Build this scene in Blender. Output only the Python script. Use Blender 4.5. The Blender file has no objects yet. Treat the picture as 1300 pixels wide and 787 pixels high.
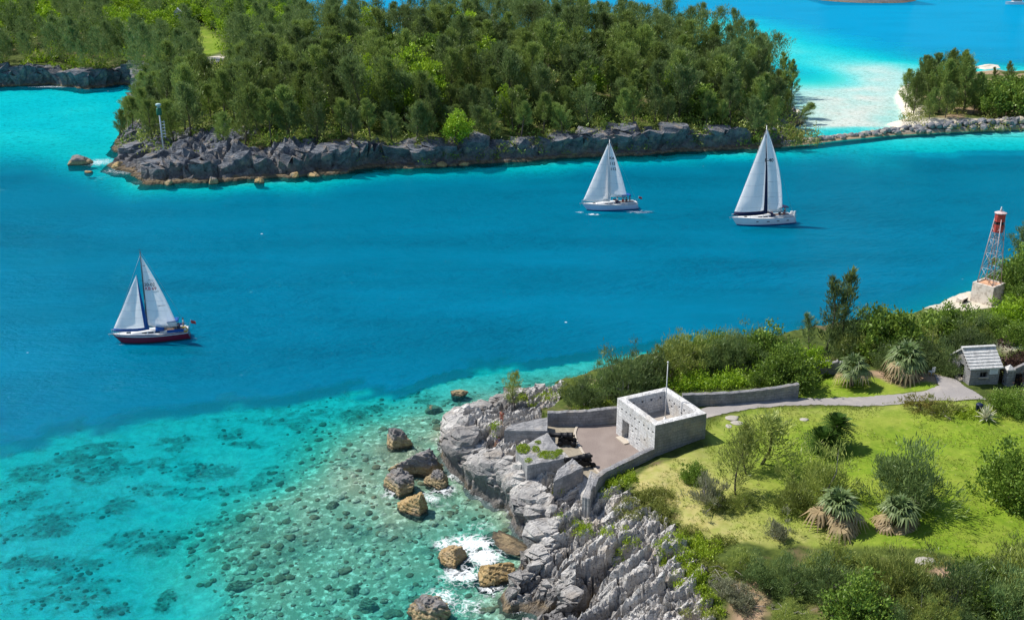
import bpy, bmesh, math, random
import numpy as np
from mathutils import Vector, Matrix

random.seed(7)
rng = np.random.default_rng(7)
scene = bpy.context.scene
COL = scene.collection
R = math.radians

# ------------------------------------------------------------------ camera, sky, sun, exposure
CAM_H, PITCH, FOC = 54.0, R(20.3), 1330.0
cam_data = bpy.data.cameras.new("camera")
cam = bpy.data.objects.new("camera", cam_data)
COL.objects.link(cam)
cam.location = (0, 0, CAM_H)
cam.rotation_euler = (R(90) - PITCH, 0, 0)
cam_data.sensor_width = 36
cam_data.lens = 36 * FOC / 1300
cam_data.clip_start = 1
cam_data.clip_end = 12000
scene.camera = cam

SUN_EL = R(54)
SUN_AZ = math.atan2(-0.93, 0.36)
SUN_DIR = Vector((math.sin(SUN_AZ) * math.cos(SUN_EL), math.cos(SUN_AZ) * math.cos(SUN_EL), math.sin(SUN_EL)))
world = bpy.data.worlds.new("World")
scene.world = world
world.use_nodes = True
wn = world.node_tree
sky = wn.nodes.new("ShaderNodeTexSky")
sky.sky_type = 'NISHITA'
sky.sun_disc = False
sky.sun_elevation = SUN_EL
sky.sun_rotation = SUN_AZ
sky.air_density = 1.0
sky.dust_density = 0.4
sky.ozone_density = 1.5
bgn = wn.nodes["Background"]
bgn.inputs["Strength"].default_value = 0.12
wn.links.new(sky.outputs[0], bgn.inputs["Color"])

sun_data = bpy.data.lights.new("sun", 'SUN')
sun_data.energy = 5.0
sun_data.angle = R(0.5)
sun_data.color = (1.0, 0.955, 0.88)
sun = bpy.data.objects.new("sun", sun_data)
COL.objects.link(sun)
sun.rotation_euler = (-SUN_DIR).to_track_quat('-Z', 'Y').to_euler()
sun.location = (-60, 40, 120)

scene.view_settings.view_transform = 'Standard'
scene.view_settings.look = 'None'
scene.view_settings.exposure = 0.2
scene.view_settings.gamma = 1.0
scene.view_settings.use_curve_mapping = False
scene.render.engine = 'CYCLES'
scene.cycles.max_bounces = 6
scene.cycles.diffuse_bounces = 3
scene.cycles.glossy_bounces = 2
scene.cycles.transmission_bounces = 3
scene.cycles.transparent_max_bounces = 8
scene.cycles.use_denoising = True


# ------------------------------------------------------------------ helpers
def W(px, py, z=0.0):
    """point of the photograph (1300 x 787) standing at height z -> world x, y"""
    u = (px - 650.0) / FOC
    v = (393.5 - py) / FOC
    dy = math.cos(PITCH) + v * math.sin(PITCH)
    dz = -math.sin(PITCH) + v * math.cos(PITCH)
    t = (z - CAM_H) / dz
    return (u * t, dy * t)


def P(x, y, z):
    """world -> photograph, for visibility tests"""
    d = y * math.cos(PITCH) - (z - CAM_H) * math.sin(PITCH)
    v = y * math.sin(PITCH) + (z - CAM_H) * math.cos(PITCH)
    return (650 + FOC * x / d, 393.5 - FOC * v / d)


def WP(pts, z=0.0):
    return [W(p[0], p[1], z) for p in pts]


def _h(ix, iy, iz, seed):
    n = (ix.astype(np.int64) * 374761393 + iy.astype(np.int64) * 668265263 + iz.astype(np.int64) * 2147483647 // 3 + seed * 1274126177) & 0xFFFFFFFF
    n = ((n ^ (n >> 13)) * 1274126177) & 0xFFFFFFFF
    n = n ^ (n >> 16)
    return (n & 0xFFFFFF).astype(np.float64) / 0xFFFFFF


def noise2(x, y, seed=0):
    x = np.asarray(x, float); y = np.asarray(y, float)
    ix = np.floor(x); iy = np.floor(y)
    fx = x - ix; fy = y - iy
    fx = fx * fx * fx * (fx * (fx * 6 - 15) + 10); fy = fy * fy * fy * (fy * (fy * 6 - 15) + 10)
    z = np.zeros_like(ix)
    a = _h(ix, iy, z, seed); b = _h(ix + 1, iy, z, seed); c = _h(ix, iy + 1, z, seed); d = _h(ix + 1, iy + 1, z, seed)
    return (a * (1 - fx) + b * fx) * (1 - fy) + (c * (1 - fx) + d * fx) * fy


def fbm2(x, y, o=4, seed=0, gain=0.5):
    s = 0; a = 1; t = 0
    for i in range(o):
        s = s + a * (noise2(x * 2 ** i + 17.3 * i, y * 2 ** i + 9.1 * i, seed + i) * 2 - 1)
        t += a; a *= gain
    return s / t


def ridged2(x, y, o=4, seed=0):
    s = 0; a = 1; t = 0
    for i in range(o):
        n = 1 - np.abs(noise2(x * 2 ** i + 11.7 * i, y * 2 ** i + 5.3 * i, seed + i) * 2 - 1)
        s = s + a * n * n; t += a; a *= 0.5
    return s / t


def voro2(x, y, seed=0):
    """distance to the nearest cell border (F2 - F1) and a random value per cell"""
    x = np.asarray(x, float); y = np.asarray(y, float)
    ix = np.floor(x); iy = np.floor(y); z = np.zeros_like(ix)
    f1 = np.full(x.shape, 9.0); f2 = np.full(x.shape, 9.0); cid = np.zeros(x.shape)
    for dx in (-1, 0, 1):
        for dy in (-1, 0, 1):
            jx, jy = ix + dx, iy + dy
            d = np.hypot(jx + 0.1 + 0.8 * _h(jx, jy, z, seed) - x, jy + 0.1 + 0.8 * _h(jx, jy, z, seed + 5) - y)
            near = d < f1
            f2 = np.where(near, f1, np.minimum(f2, d)); cid = np.where(near, _h(jx, jy, z, seed + 9), cid); f1 = np.where(near, d, f1)
    return f2 - f1, cid


def noise3(x, y, z, seed=0):
    ix = np.floor(x); iy = np.floor(y); iz = np.floor(z)
    f = [x - ix, y - iy, z - iz]
    f = [q * q * (3 - 2 * q) for q in f]
    r = 0
    for dx in (0, 1):
        for dy in (0, 1):
            for dz in (0, 1):
                w = (f[0] if dx else 1 - f[0]) * (f[1] if dy else 1 - f[1]) * (f[2] if dz else 1 - f[2])
                r = r + w * _h(ix + dx, iy + dy, iz + dz, seed)
    return r


def fbm3(p, s=1.0, o=4, seed=0):
    r = 0; a = 1; t = 0
    for i in range(o):
        q = p * s * 2 ** i + 3.7 * i
        r = r + a * (noise3(q[:, 0], q[:, 1], q[:, 2], seed + i) * 2 - 1); t += a; a *= 0.5
    return r / t


def sstep(a, b, x):
    t = np.clip((x - a) / (b - a), 0, 1)
    return t * t * (3 - 2 * t)


def psdf(X, Y, poly):
    """signed distance to a polygon, positive inside"""
    X = np.asarray(X, float); Y = np.asarray(Y, float)
    d = np.full(X.shape, 1e18); inside = np.zeros(X.shape, bool)
    n = len(poly)
    for i in range(n):
        x0, y0 = poly[i]; x1, y1 = poly[(i + 1) % n]
        ex, ey = x1 - x0, y1 - y0
        wx, wy = X - x0, Y - y0
        t = np.clip((wx * ex + wy * ey) / (ex * ex + ey * ey + 1e-12), 0, 1)
        d = np.minimum(d, (wx - ex * t) ** 2 + (wy - ey * t) ** 2)
        c = ((y0 <= Y) & (y1 > Y)) | ((y1 <= Y) & (y0 > Y))
        with np.errstate(divide='ignore', invalid='ignore'):
            xi = x0 + (Y - y0) / (y1 - y0 + 1e-30) * ex
        inside ^= c & (X < xi)
    d = np.sqrt(d)
    return np.where(inside, d, -d)


def pline(X, Y, pts):
    d = np.full(np.shape(X), 1e18)
    for (x0, y0), (x1, y1) in zip(pts[:-1], pts[1:]):
        ex, ey = x1 - x0, y1 - y0
        t = np.clip(((X - x0) * ex + (Y - y0) * ey) / (ex * ex + ey * ey + 1e-12), 0, 1)
        d = np.minimum(d, (X - x0 - ex * t) ** 2 + (Y - y0 - ey * t) ** 2)
    return np.sqrt(d)


def mesh_np(name, verts, faces, mats, smooth=False, attrs=None):
    """faces: (n,3) or (n,4) int array"""
    me = bpy.data.meshes.new(name)
    v = np.ascontiguousarray(verts, dtype=np.float32); f = np.ascontiguousarray(faces, dtype=np.int32)
    k = f.shape[1]
    me.vertices.add(len(v)); me.vertices.foreach_set("co", v.ravel())
    me.loops.add(f.size); me.loops.foreach_set("vertex_index", f.ravel())
    me.polygons.add(len(f))
    me.polygons.foreach_set("loop_start", np.arange(0, f.size, k, dtype=np.int32))
    me.polygons.foreach_set("loop_total", np.full(len(f), k, dtype=np.int32))
    for m in (mats if isinstance(mats, (list, tuple)) else [mats]):
        me.materials.append(m)
    me.update(calc_edges=True)
    me.polygons.foreach_set("use_smooth", np.full(len(f), smooth, dtype=bool))
    for an, (dom, arr) in (attrs or {}).items():
        at = me.attributes.new(an, 'FLOAT', dom)
        at.data.foreach_set("value", np.ascontiguousarray(arr, dtype=np.float32).ravel())
    me.validate()
    return me


def tag(o, label=None, cat=None, group=None, kind=None):
    if label: o["label"] = label
    if cat: o["category"] = cat
    if group: o["group"] = group
    if kind: o["kind"] = kind
    return o


def link(name, me, parent=None, loc=None, rot=None, scale=None):
    o = bpy.data.objects.new(name, me)
    COL.objects.link(o)
    if parent is not None: o.parent = parent
    if loc is not None: o.location = loc
    if rot is not None: o.rotation_euler = rot
    if scale is not None: o.scale = scale if hasattr(scale, '__len__') else (scale,) * 3
    return o


def empty(name, loc=(0, 0, 0), rz=0, label=None, cat=None, group=None, rot=None):
    o = bpy.data.objects.new(name, None)
    COL.objects.link(o)
    o.location = loc
    o.rotation_euler = rot if rot is not None else (0, 0, rz)
    return tag(o, label, cat, group)


def struct(o):
    o["kind"] = "structure"
    return o


class MB:
    """collects shapes, links them as one mesh with metre box-projected UVs"""
    def __init__(s): s.v = []; s.f = []; s.sm = []; s.mi = []; s.cur = 0

    def add(s, vs, fs, smooth=False):
        b = len(s.v)
        s.v += [tuple(v) for v in vs]
        for f in fs:
            s.f.append(tuple(i + b for i in f)); s.sm.append(smooth); s.mi.append(s.cur)

    def box(s, c, size, rot=None):
        x, y, z = [q / 2 for q in size]
        vs = [Vector((sx * x, sy * y, sz * z)) for sz in (-1, 1) for sy in (-1, 1) for sx in (-1, 1)]
        if rot is not None:
            if not isinstance(rot, Matrix): rot = Matrix.Rotation(rot, 3, 'Z')
            vs = [rot @ v for v in vs]
        c = Vector(c)
        s.add([v + c for v in vs], [(0, 2, 3, 1), (4, 5, 7, 6), (0, 1, 5, 4), (2, 6, 7, 3), (0, 4, 6, 2), (1, 3, 7, 5)])

    def prism(s, poly, z0, z1):
        """poly xy counter-clockwise; z0, z1 numbers or lists"""
        n = len(poly)
        a = sum(poly[i][0] * poly[(i + 1) % n][1] - poly[(i + 1) % n][0] * poly[i][1] for i in range(n))
        z0 = z0 if hasattr(z0, '__len__') else [z0] * n
        z1 = z1 if hasattr(z1, '__len__') else [z1] * n
        if a < 0: poly = poly[::-1]; z0 = z0[::-1]; z1 = z1[::-1]
        vs = [(p[0], p[1], z) for p, z in zip(poly, z0)] + [(p[0], p[1], z) for p, z in zip(poly, z1)]
        fs = [tuple(range(n))[::-1], tuple(range(n, 2 * n))] + [(i, (i + 1) % n, n + (i + 1) % n, n + i) for i in range(n)]
        s.add(vs, fs)

    def tube(s, pts, r, n=6, cap=True, smooth=True):
        pts = [Vector(p) for p in pts]
        rs = r if hasattr(r, '__len__') else [r] * len(pts)
        vs = []; fs = []
        up = None
        for i, p in enumerate(pts):
            d = (pts[min(i + 1, len(pts) - 1)] - pts[max(i - 1, 0)])
            d = d.normalized() if d.length > 1e-9 else Vector((0, 0, 1))
            if up is None:
                up = d.orthogonal().normalized()
            up = (up - d * up.dot(d))
            up = up.normalized() if up.length > 1e-6 else d.orthogonal().normalized()
            w = d.cross(up)
            for k in range(n):
                a = 2 * math.pi * k / n
                vs.append(p + (up * math.cos(a) + w * math.sin(a)) * rs[i])
        for i in range(len(pts) - 1):
            for k in range(n):
                fs.append((i * n + k, i * n + (k + 1) % n, (i + 1) * n + (k + 1) % n, (i + 1) * n + k))
        if cap:
            fs.append(tuple(range(n))[::-1]); fs.append(tuple(range((len(pts) - 1) * n, len(pts) * n)))
        s.add(vs, fs, smooth)

    def lathe(s, prof, n=16, origin=(0, 0, 0), axis='Z', smooth=True):
        vs = []; fs = []
        o = Vector(origin)
        for r, h in prof:
            for k in range(n):
                a = 2 * math.pi * k / n
                c, q = r * math.cos(a), r * math.sin(a)
                vs.append(o + (Vector((c, q, h)) if axis == 'Z' else Vector((h, c, q)) if axis == 'X' else Vector((q, h, c))))
        m = len(prof)
        for i in range(m - 1):
            for k in range(n):
                fs.append((i * n + k, i * n + (k + 1) % n, (i + 1) * n + (k + 1) % n, (i + 1) * n + k))
        fs.append(tuple(range(n))[::-1]); fs.append(tuple(range((m - 1) * n, m * n)))
        s.add(vs, fs, smooth)

    def mesh(s, name, mat):
        me = bpy.data.meshes.new(name)
        me.from_pydata(s.v, [], s.f)
        for m in (mat if isinstance(mat, (list, tuple)) else [mat]): me.materials.append(m)
        me.polygons.foreach_set("use_smooth", s.sm)
        if len(s.mi) == len(s.f): me.polygons.foreach_set("material_index", s.mi)
        me.update()
        uv = me.uv_layers.new(name="UVMap")
        for p in me.polygons:
            n = p.normal
            for li in p.loop_indices:
                c = me.vertices[me.loops[li].vertex_index].co
                if abs(n.z) > 0.75: uv.data[li].uv = (c.x, c.y)
                else:
                    t = Vector((-n.y, n.x, 0)).normalized()
                    uv.data[li].uv = (c.x * t.x + c.y * t.y, c.z)
        return me

    def build(s, name, mat, parent=None, loc=None, rot=None):
        return link(name, s.mesh(name, mat), parent, loc, rot)


# ------------------------------------------------------------------ material helpers
def srgb(r, g, b):
    f = lambda c: c / 12.92 if c <= 0.04045 else ((c + 0.055) / 1.055) ** 2.4
    return (f(r / 255), f(g / 255), f(b / 255), 1)


class N:
    def __init__(s, name):
        s.m = bpy.data.materials.new(name); s.m.use_nodes = True
        s.t = s.m.node_tree; s.t.nodes.clear()
        s.out = s.t.nodes.new("ShaderNodeOutputMaterial")

    def n(s, typ, **kw):
        nd = s.t.nodes.new(typ)
        for k, v in kw.items():
            if k.startswith("_"): setattr(nd, k[1:], v)
        for k, v in kw.items():
            if not k.startswith("_"):
                key = int(k[1:]) if k[0] == 'i' and k[1:].isdigit() else k.replace("__", " ")
                s.set(nd.inputs[key], v)
        return nd

    def set(s, sock, v):
        if isinstance(v, bpy.types.NodeSocket): s.t.links.new(v, sock)
        elif isinstance(v, bpy.types.Node): s.t.links.new(v.outputs[0], sock)
        else: sock.default_value = v

    def math(s, op, a, b=0.0, clamp=False):
        return s.n("ShaderNodeMath", _operation=op, _use_clamp=clamp, i0=a, i1=b).outputs[0]

    def vmath(s, op, a, b=(0, 0, 0)):
        return s.n("ShaderNodeVectorMath", _operation=op, i0=a, i1=b).outputs[0]

    def mix(s, f, a, b, blend='MIX'):
        nd = s.t.nodes.new("ShaderNodeMix"); nd.data_type = 'RGBA'; nd.blend_type = blend
        s.set(nd.inputs[0], f); s.set(nd.inputs[6], a); s.set(nd.inputs[7], b)
        return nd.outputs[2]

    def ramp(s, f, stops, interp='LINEAR'):
        nd = s.t.nodes.new("ShaderNodeValToRGB"); cr = nd.color_ramp; cr.interpolation = interp
        while len(cr.elements) > 1: cr.elements.remove(cr.elements[-1])
        cr.elements[0].position = stops[0][0]; cr.elements[0].color = stops[0][1]
        for p, c in stops[1:]:
            e = cr.elements.new(p); e.color = c
        s.set(nd.inputs[0], f)
        return nd.outputs[0]

    def fr(s, f, a, b, lo=0.0, hi=1.0):
        nd = s.t.nodes.new("ShaderNodeMapRange"); nd.clamp = True
        s.set(nd.inputs[0], f); nd.inputs[1].default_value = a; nd.inputs[2].default_value = b
        nd.inputs[3].default_value = lo; nd.inputs[4].default_value = hi
        return nd.outputs[0]

    def attr(s, name): return s.n("ShaderNodeAttribute", _attribute_name=name).outputs["Fac"]
    def pos(s): return s.n("ShaderNodeNewGeometry").outputs["Position"]
    def obj(s): return s.n("ShaderNodeTexCoord").outputs["Object"]
    def uv(s): return s.n("ShaderNodeTexCoord").outputs["UV"]
    def rand(s): return s.n("ShaderNodeObjectInfo").outputs["Random"]

    def map(s, v, scale=(1, 1, 1), rot=(0, 0, 0), loc=(0, 0, 0)):
        return s.n("ShaderNodeMapping", Vector=v, Location=loc, Rotation=rot, Scale=scale).outputs[0]

    def noise(s, v, scale, detail=4, rough=0.55, dist=0.0):
        return s.n("ShaderNodeTexNoise", Vector=v, Scale=scale, Detail=detail, Roughness=rough, Distortion=dist).outputs["Fac"]

    def vor(s, v, scale, feature='F1', out="Distance"):
        return s.n("ShaderNodeTexVoronoi", _feature=feature, Vector=v, Scale=scale).outputs[out]

    def bump(s, h, strength=0.5, dist=0.1, normal=None):
        nd = s.n("ShaderNodeBump", Strength=strength, Distance=dist, Height=h)
        if normal is not None: s.set(nd.inputs["Normal"], normal)
        return nd.outputs[0]

    def pbr(s, color, rough=0.7, metal=0.0, normal=None, spec=0.3):
        b = s.n("ShaderNodeBsdfPrincipled")
        s.set(b.inputs["Base Color"], color); s.set(b.inputs["Roughness"], rough); s.set(b.inputs["Metallic"], metal)
        s.set(b.inputs["Specular IOR Level"], spec)
        if normal is not None: s.set(b.inputs["Normal"], normal)
        s.t.links.new(b.outputs[0], s.out.inputs[0])
        return s.m


def C(r, g, b): return (r, g, b, 1)


def paint(name, col, rough=0.5, metal=0.0, wear=0.15, scale=3.0):
    n = N(name)
    f = n.noise(n.obj(), scale, 5, 0.6)
    d = tuple(c * (1 - wear * 1.6) for c in col[:3]) + (1,)
    return n.pbr(n.mix(n.fr(f, 0.35, 0.7), col, d), rough, metal, n.bump(f, 0.15, 0.02))


def leaf_mat(name, col, col2, trans=0.3, var=0.25):
    n = N(name)
    t = n.attr("tint")
    c = n.mix(t, C(*col), C(*col2))
    rv = n.fr(n.rand(), 0, 1, 1 - var, 1 + var)
    c = n.vmath('MULTIPLY', c, n.n("ShaderNodeCombineXYZ", X=rv, Y=rv, Z=rv).outputs[0])
    d = n.n("ShaderNodeBsdfDiffuse", Color=c)
    tr = n.n("ShaderNodeBsdfTranslucent", Color=c)
    mx = n.n("ShaderNodeMixShader", i0=trans, i1=d, i2=tr)
    gl = n.n("ShaderNodeBsdfGlossy", Color=C(1, 1, 1), Roughness=0.45)
    mx2 = n.n("ShaderNodeMixShader", i0=0.02, i1=mx, i2=gl)
    n.t.links.new(mx2.outputs[0], n.out.inputs[0])
    return n.m

# ------------------------------------------------------------------ materials of the setting
def rock_nodes(n, lite=(0.76, 0.725, 0.675), mid=(0.44, 0.42, 0.40), dark=(0.075, 0.075, 0.085), strike=(0.8, 0.6), ochre=True, yscale=1.0):
    p = n.pos()
    ang = math.atan2(strike[1], strike[0])
    st = n.map(p, (1, 1, 1), (0, 0, -ang))
    st = n.map(st, (0.22 * yscale, 1.9 * yscale, 1.4 * yscale))
    s1 = n.noise(st, 1.0, 6, 0.62, 0.4)
    s2 = n.noise(st, 3.1, 5, 0.65, 0.6)
    big = n.noise(p, 0.22 * yscale, 4, 0.6)
    fine = n.noise(p, 2.4 * yscale, 6, 0.7)
    pit = n.vor(p, 3.2 * yscale)
    c = n.mix(n.fr(s1, 0.38, 0.62), C(*mid), C(*lite))
    c = n.mix(n.fr(fine, 0.5, 0.75, 0, 0.55), c, C(*mid))
    c = n.mix(n.fr(big, 0.55, 0.72, 0, 0.6), c, C(*mid))
    c = n.mix(n.fr(s2, 0.44, 0.33, 0, 0.9), c, C(*dark))
    c = n.mix(n.fr(n.noise(p, 5.5 * yscale, 4, 0.75), 0.42, 0.30, 0, 0.8), c, C(*dark))
    warm = n.noise(p, 0.5, 3)
    c = n.mix(n.fr(warm, 0.52, 0.68, 0, 0.55), c, C(0.44, 0.345, 0.25))
    c = n.mix(n.fr(n.noise(p, 1.1 * yscale, 5, 0.7), 0.60, 0.72, 0, 0.6), c, C(0.20, 0.19, 0.19))
    if ochre:
        z0 = n.n("ShaderNodeSeparateXYZ", Vector=p).outputs[2]
        zd = n.math('ADD', z0, n.math('MULTIPLY', n.math('SUBTRACT', n.noise(p, 0.45, 4, 0.6), 0.5), 4.0))
        c = n.mix(n.fr(zd, 3.3, 1.6, 0, 0.62), c, n.mix(n.fr(fine, 0.35, 0.65), C(0.20, 0.185, 0.175), C(0.085, 0.08, 0.08)))
        z = n.n("ShaderNodeSeparateXYZ", Vector=p).outputs[2]
        zz = n.math('ADD', z, n.math('MULTIPLY', n.math('SUBTRACT', n.noise(p, 0.6, 4), 0.5), 1.9))
        oc = n.mix(n.fr(fine, 0.35, 0.65), C(0.30, 0.215, 0.11), C(0.13, 0.10, 0.065))
        c = n.mix(n.fr(zz, 0.85, 0.45, 0, 0.85), c, oc)
        c = n.mix(n.fr(zz, 0.35, 0.0), c, C(0.085, 0.07, 0.05))
    h = n.math('ADD', n.math('MULTIPLY', s1, 1.2), n.math('MULTIPLY', s2, 0.7))
    h = n.math('ADD', h, n.math('MULTIPLY', fine, 0.5))
    h = n.math('ADD', h, n.math('MULTIPLY', n.fr(pit, 0.0, 0.35), 0.25))
    return c, h


def grass_nodes(n, dry):
    p = n.pos()
    a = n.noise(p, 0.16, 4, 0.6); b = n.noise(p, 1.3, 5, 0.7); f = n.noise(p, 9.0, 3, 0.7)
    c = n.mix(n.fr(b, 0.35, 0.68), C(0.135, 0.225, 0.014), C(0.235, 0.32, 0.028))
    c = n.mix(n.fr(f, 0.42, 0.72, 0, 0.65), c, C(0.07, 0.125, 0.010))
    c = n.mix(n.fr(a, 0.48, 0.68, 0, 0.55), c, C(0.29, 0.31, 0.055))
    c = n.mix(n.fr(n.noise(p, 0.45, 5, 0.7), 0.54, 0.68, 0, 0.7), c, C(0.10, 0.165, 0.015))
    c = n.mix(n.fr(n.noise(p, 2.6, 4, 0.7), 0.60, 0.72, 0, 0.6), c, C(0.36, 0.32, 0.12))
    d = n.math('MULTIPLY', dry, n.fr(n.noise(p, 0.7, 5, 0.65), 0.3, 0.62, 0.45, 1.0))
    c = n.mix(d, c, n.mix(n.fr(b, 0.3, 0.7), C(0.36, 0.31, 0.10), C(0.44, 0.38, 0.17)))
    h = n.math('ADD', n.math('MULTIPLY', f, 0.5), b)
    return c, h


def ground_mat(name, far=False):
    n = N(name)
    p = n.pos()
    if far:
        rc, rh = rock_nodes(n, (0.24, 0.25, 0.27), (0.10, 0.115, 0.14), (0.03, 0.034, 0.042), (0.75, -0.4), True, 0.45)
    else:
        rc, rh = rock_nodes(n)
        pt_ = n.vor(n.vmath('ADD', p, n.vmath('MULTIPLY', n.n("ShaderNodeTexNoise", Vector=p, Scale=1.5).outputs["Color"], (0.6, 0.6, 0.6))), 2.1)
        rc = n.mix(n.fr(pt_, 0.20, 0.06, 0, 0.75), rc, C(0.07, 0.068, 0.07))
        rh = n.math('ADD', rh, n.math('MULTIPLY', n.fr(pt_, 0.0, 0.25), 0.5))
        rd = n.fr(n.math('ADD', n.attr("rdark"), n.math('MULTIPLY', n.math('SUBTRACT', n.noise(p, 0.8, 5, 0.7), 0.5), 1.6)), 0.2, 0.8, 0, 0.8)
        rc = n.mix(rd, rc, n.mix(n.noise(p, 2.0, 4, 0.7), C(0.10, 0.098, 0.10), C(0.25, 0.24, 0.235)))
    gc, gh = grass_nodes(n, n.attr("dry"))
    sc = n.noise(p, 0.9, 5, 0.7)
    scrub = n.mix(n.fr(sc, 0.35, 0.65), C(0.035, 0.055, 0.012), C(0.10, 0.13, 0.025))
    scrub = n.mix(n.fr(n.noise(p, 0.35, 4), 0.55, 0.7, 0, 0.7), scrub, C(0.19, 0.13, 0.08))
    dn = n.noise(p, 1.6, 5, 0.65)
    dirt = n.mix(n.fr(dn, 0.3, 0.7), C(0.46, 0.31, 0.20), C(0.30, 0.21, 0.14))
    sand = n.mix(n.fr(dn, 0.3, 0.7), C(0.72, 0.66, 0.57), C(0.54, 0.47, 0.37))
    c = n.mix(n.attr("grass"), scrub, gc)
    c = n.mix(n.attr("dirt"), c, dirt)
    c = n.mix(n.attr("sand"), c, sand)
    rk = n.attr("rock")
    rkn = n.fr(n.math('ADD', rk, n.math('MULTIPLY', n.math('SUBTRACT', sc, 0.5), 0.9)), 0.42, 0.58)
    c = n.mix(rkn, c, rc)
    b1 = n.bump(n.math('MULTIPLY', rh, rkn), 1.0, 0.30 if not far else 0.8)
    b2 = n.bump(gh, 0.5, 0.05, b1)
    return n.pbr(c, 0.9, 0, b2, 0.12)


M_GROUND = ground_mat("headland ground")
M_GROUND_FAR = ground_mat("island ground", True)


def sub_mat(name, a, b):
    n = N(name); p = n.pos(); f = n.noise(p, 2.2, 6, 0.75); v = n.vor(p, 3.0)
    return n.pbr(n.mix(n.fr(v, 0.1, 0.6, 0, 0.5), n.mix(n.fr(f, 0.35, 0.65), C(*a), C(*b)), C(0.10, 0.09, 0.06)), 0.95, 0, n.bump(f, 0.9, 0.2), 0.05)


def boulder_mat(name, lite, ochre_all=False, strike=(0.8, 0.6)):
    n = N(name)
    if ochre_all:
        c, h = rock_nodes(n, (0.50, 0.37, 0.19), (0.36, 0.24, 0.10), (0.14, 0.10, 0.055), strike, False, 1.6)
        z = n.n("ShaderNodeSeparateXYZ", Vector=n.pos()).outputs[2]
        c = n.mix(n.fr(z, 0.30, 0.05), c, C(0.07, 0.06, 0.045))
    else:
        c, h = rock_nodes(n, lite, tuple(q * 0.55 for q in lite), (0.07, 0.065, 0.065), strike, True, 1.3)
        zq = n.n("ShaderNodeSeparateXYZ", Vector=n.pos()).outputs[2]
        zq = n.math('ADD', zq, n.math('MULTIPLY', n.math('SUBTRACT', n.noise(n.pos(), 1.1, 5, 0.7), 0.5), 1.6))
        fq = n.noise(n.pos(), 3.0, 5, 0.7)
        c = n.mix(n.math('MULTIPLY', n.fr(zq, 1.25, 0.75), n.fr(n.n("ShaderNodeSeparateXYZ", Vector=n.pos()).outputs[2], 0.12, 0.3)), c, n.mix(n.fr(fq, 0.35, 0.65), C(0.47, 0.365, 0.21), C(0.24, 0.18, 0.10)))
    return n.pbr(c, 0.85, 0, n.bump(h, 0.9, 0.16), 0.15)


M_BOULDER = boulder_mat("dark shore rock", (0.42, 0.40, 0.385))
M_OCHRE = boulder_mat("ochre shore rock", None, True)
M_SUBM = sub_mat("submerged reef rock", (0.34, 0.29, 0.19), (0.17, 0.16, 0.10))
n = N("breakwater rock")
p_ = n.obj()
f_ = n.noise(p_, 1.5, 5, 0.65)
rv_ = n.rand()
c_ = n.mix(n.fr(f_, 0.35, 0.65), C(0.11, 0.115, 0.13), C(0.27, 0.265, 0.27))
c_ = n.mix(n.fr(rv_, 0.72, 0.86), c_, C(0.48, 0.41, 0.31))
z_ = n.n("ShaderNodeSeparateXYZ", Vector=n.pos()).outputs[2]
c_ = n.mix(n.fr(z_, 0.9, 0.2, 0, 0.8), c_, C(0.40, 0.29, 0.16))
M_BREAK = n.pbr(c_, 0.85, 0, n.bump(f_, 0.8, 0.2), 0.15)

# gravel, paths
n = N("gravel"); p_ = n.pos()
g1 = n.noise(p_, 14, 3, 0.8); g2 = n.noise(p_, 0.5, 4)
c_ = n.mix(n.fr(g1, 0.3, 0.7), C(0.17, 0.135, 0.118), C(0.315, 0.26, 0.232))
c_ = n.mix(n.fr(g2, 0.45, 0.7, 0, 0.45), c_, C(0.34, 0.285, 0.25))
M_GRAVEL = n.pbr(c_, 0.95, 0, n.bump(g1, 0.6, 0.03), 0.1)
n = N("asphalt path"); p_ = n.pos()
g1 = n.noise(p_, 12, 3, 0.8); g2 = n.noise(p_, 0.6, 4)
c_ = n.mix(n.fr(g1, 0.3, 0.7), C(0.255, 0.235, 0.225), C(0.35, 0.325, 0.31))
c_ = n.mix(n.fr(g2, 0.5, 0.7, 0, 0.6), c_, C(0.42, 0.38, 0.34))
M_PATH = n.pbr(c_, 0.95, 0, n.bump(g1, 0.4, 0.02), 0.1)
n = N("paving"); p_ = n.pos()
g1 = n.noise(p_, 3, 5, 0.7)
c_ = n.mix(n.fr(g1, 0.3, 0.7), C(0.36, 0.315, 0.24), C(0.24, 0.205, 0.155))
M_PAVE = n.pbr(c_, 0.9, 0, n.bump(g1, 0.5, 0.04), 0.15)


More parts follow.
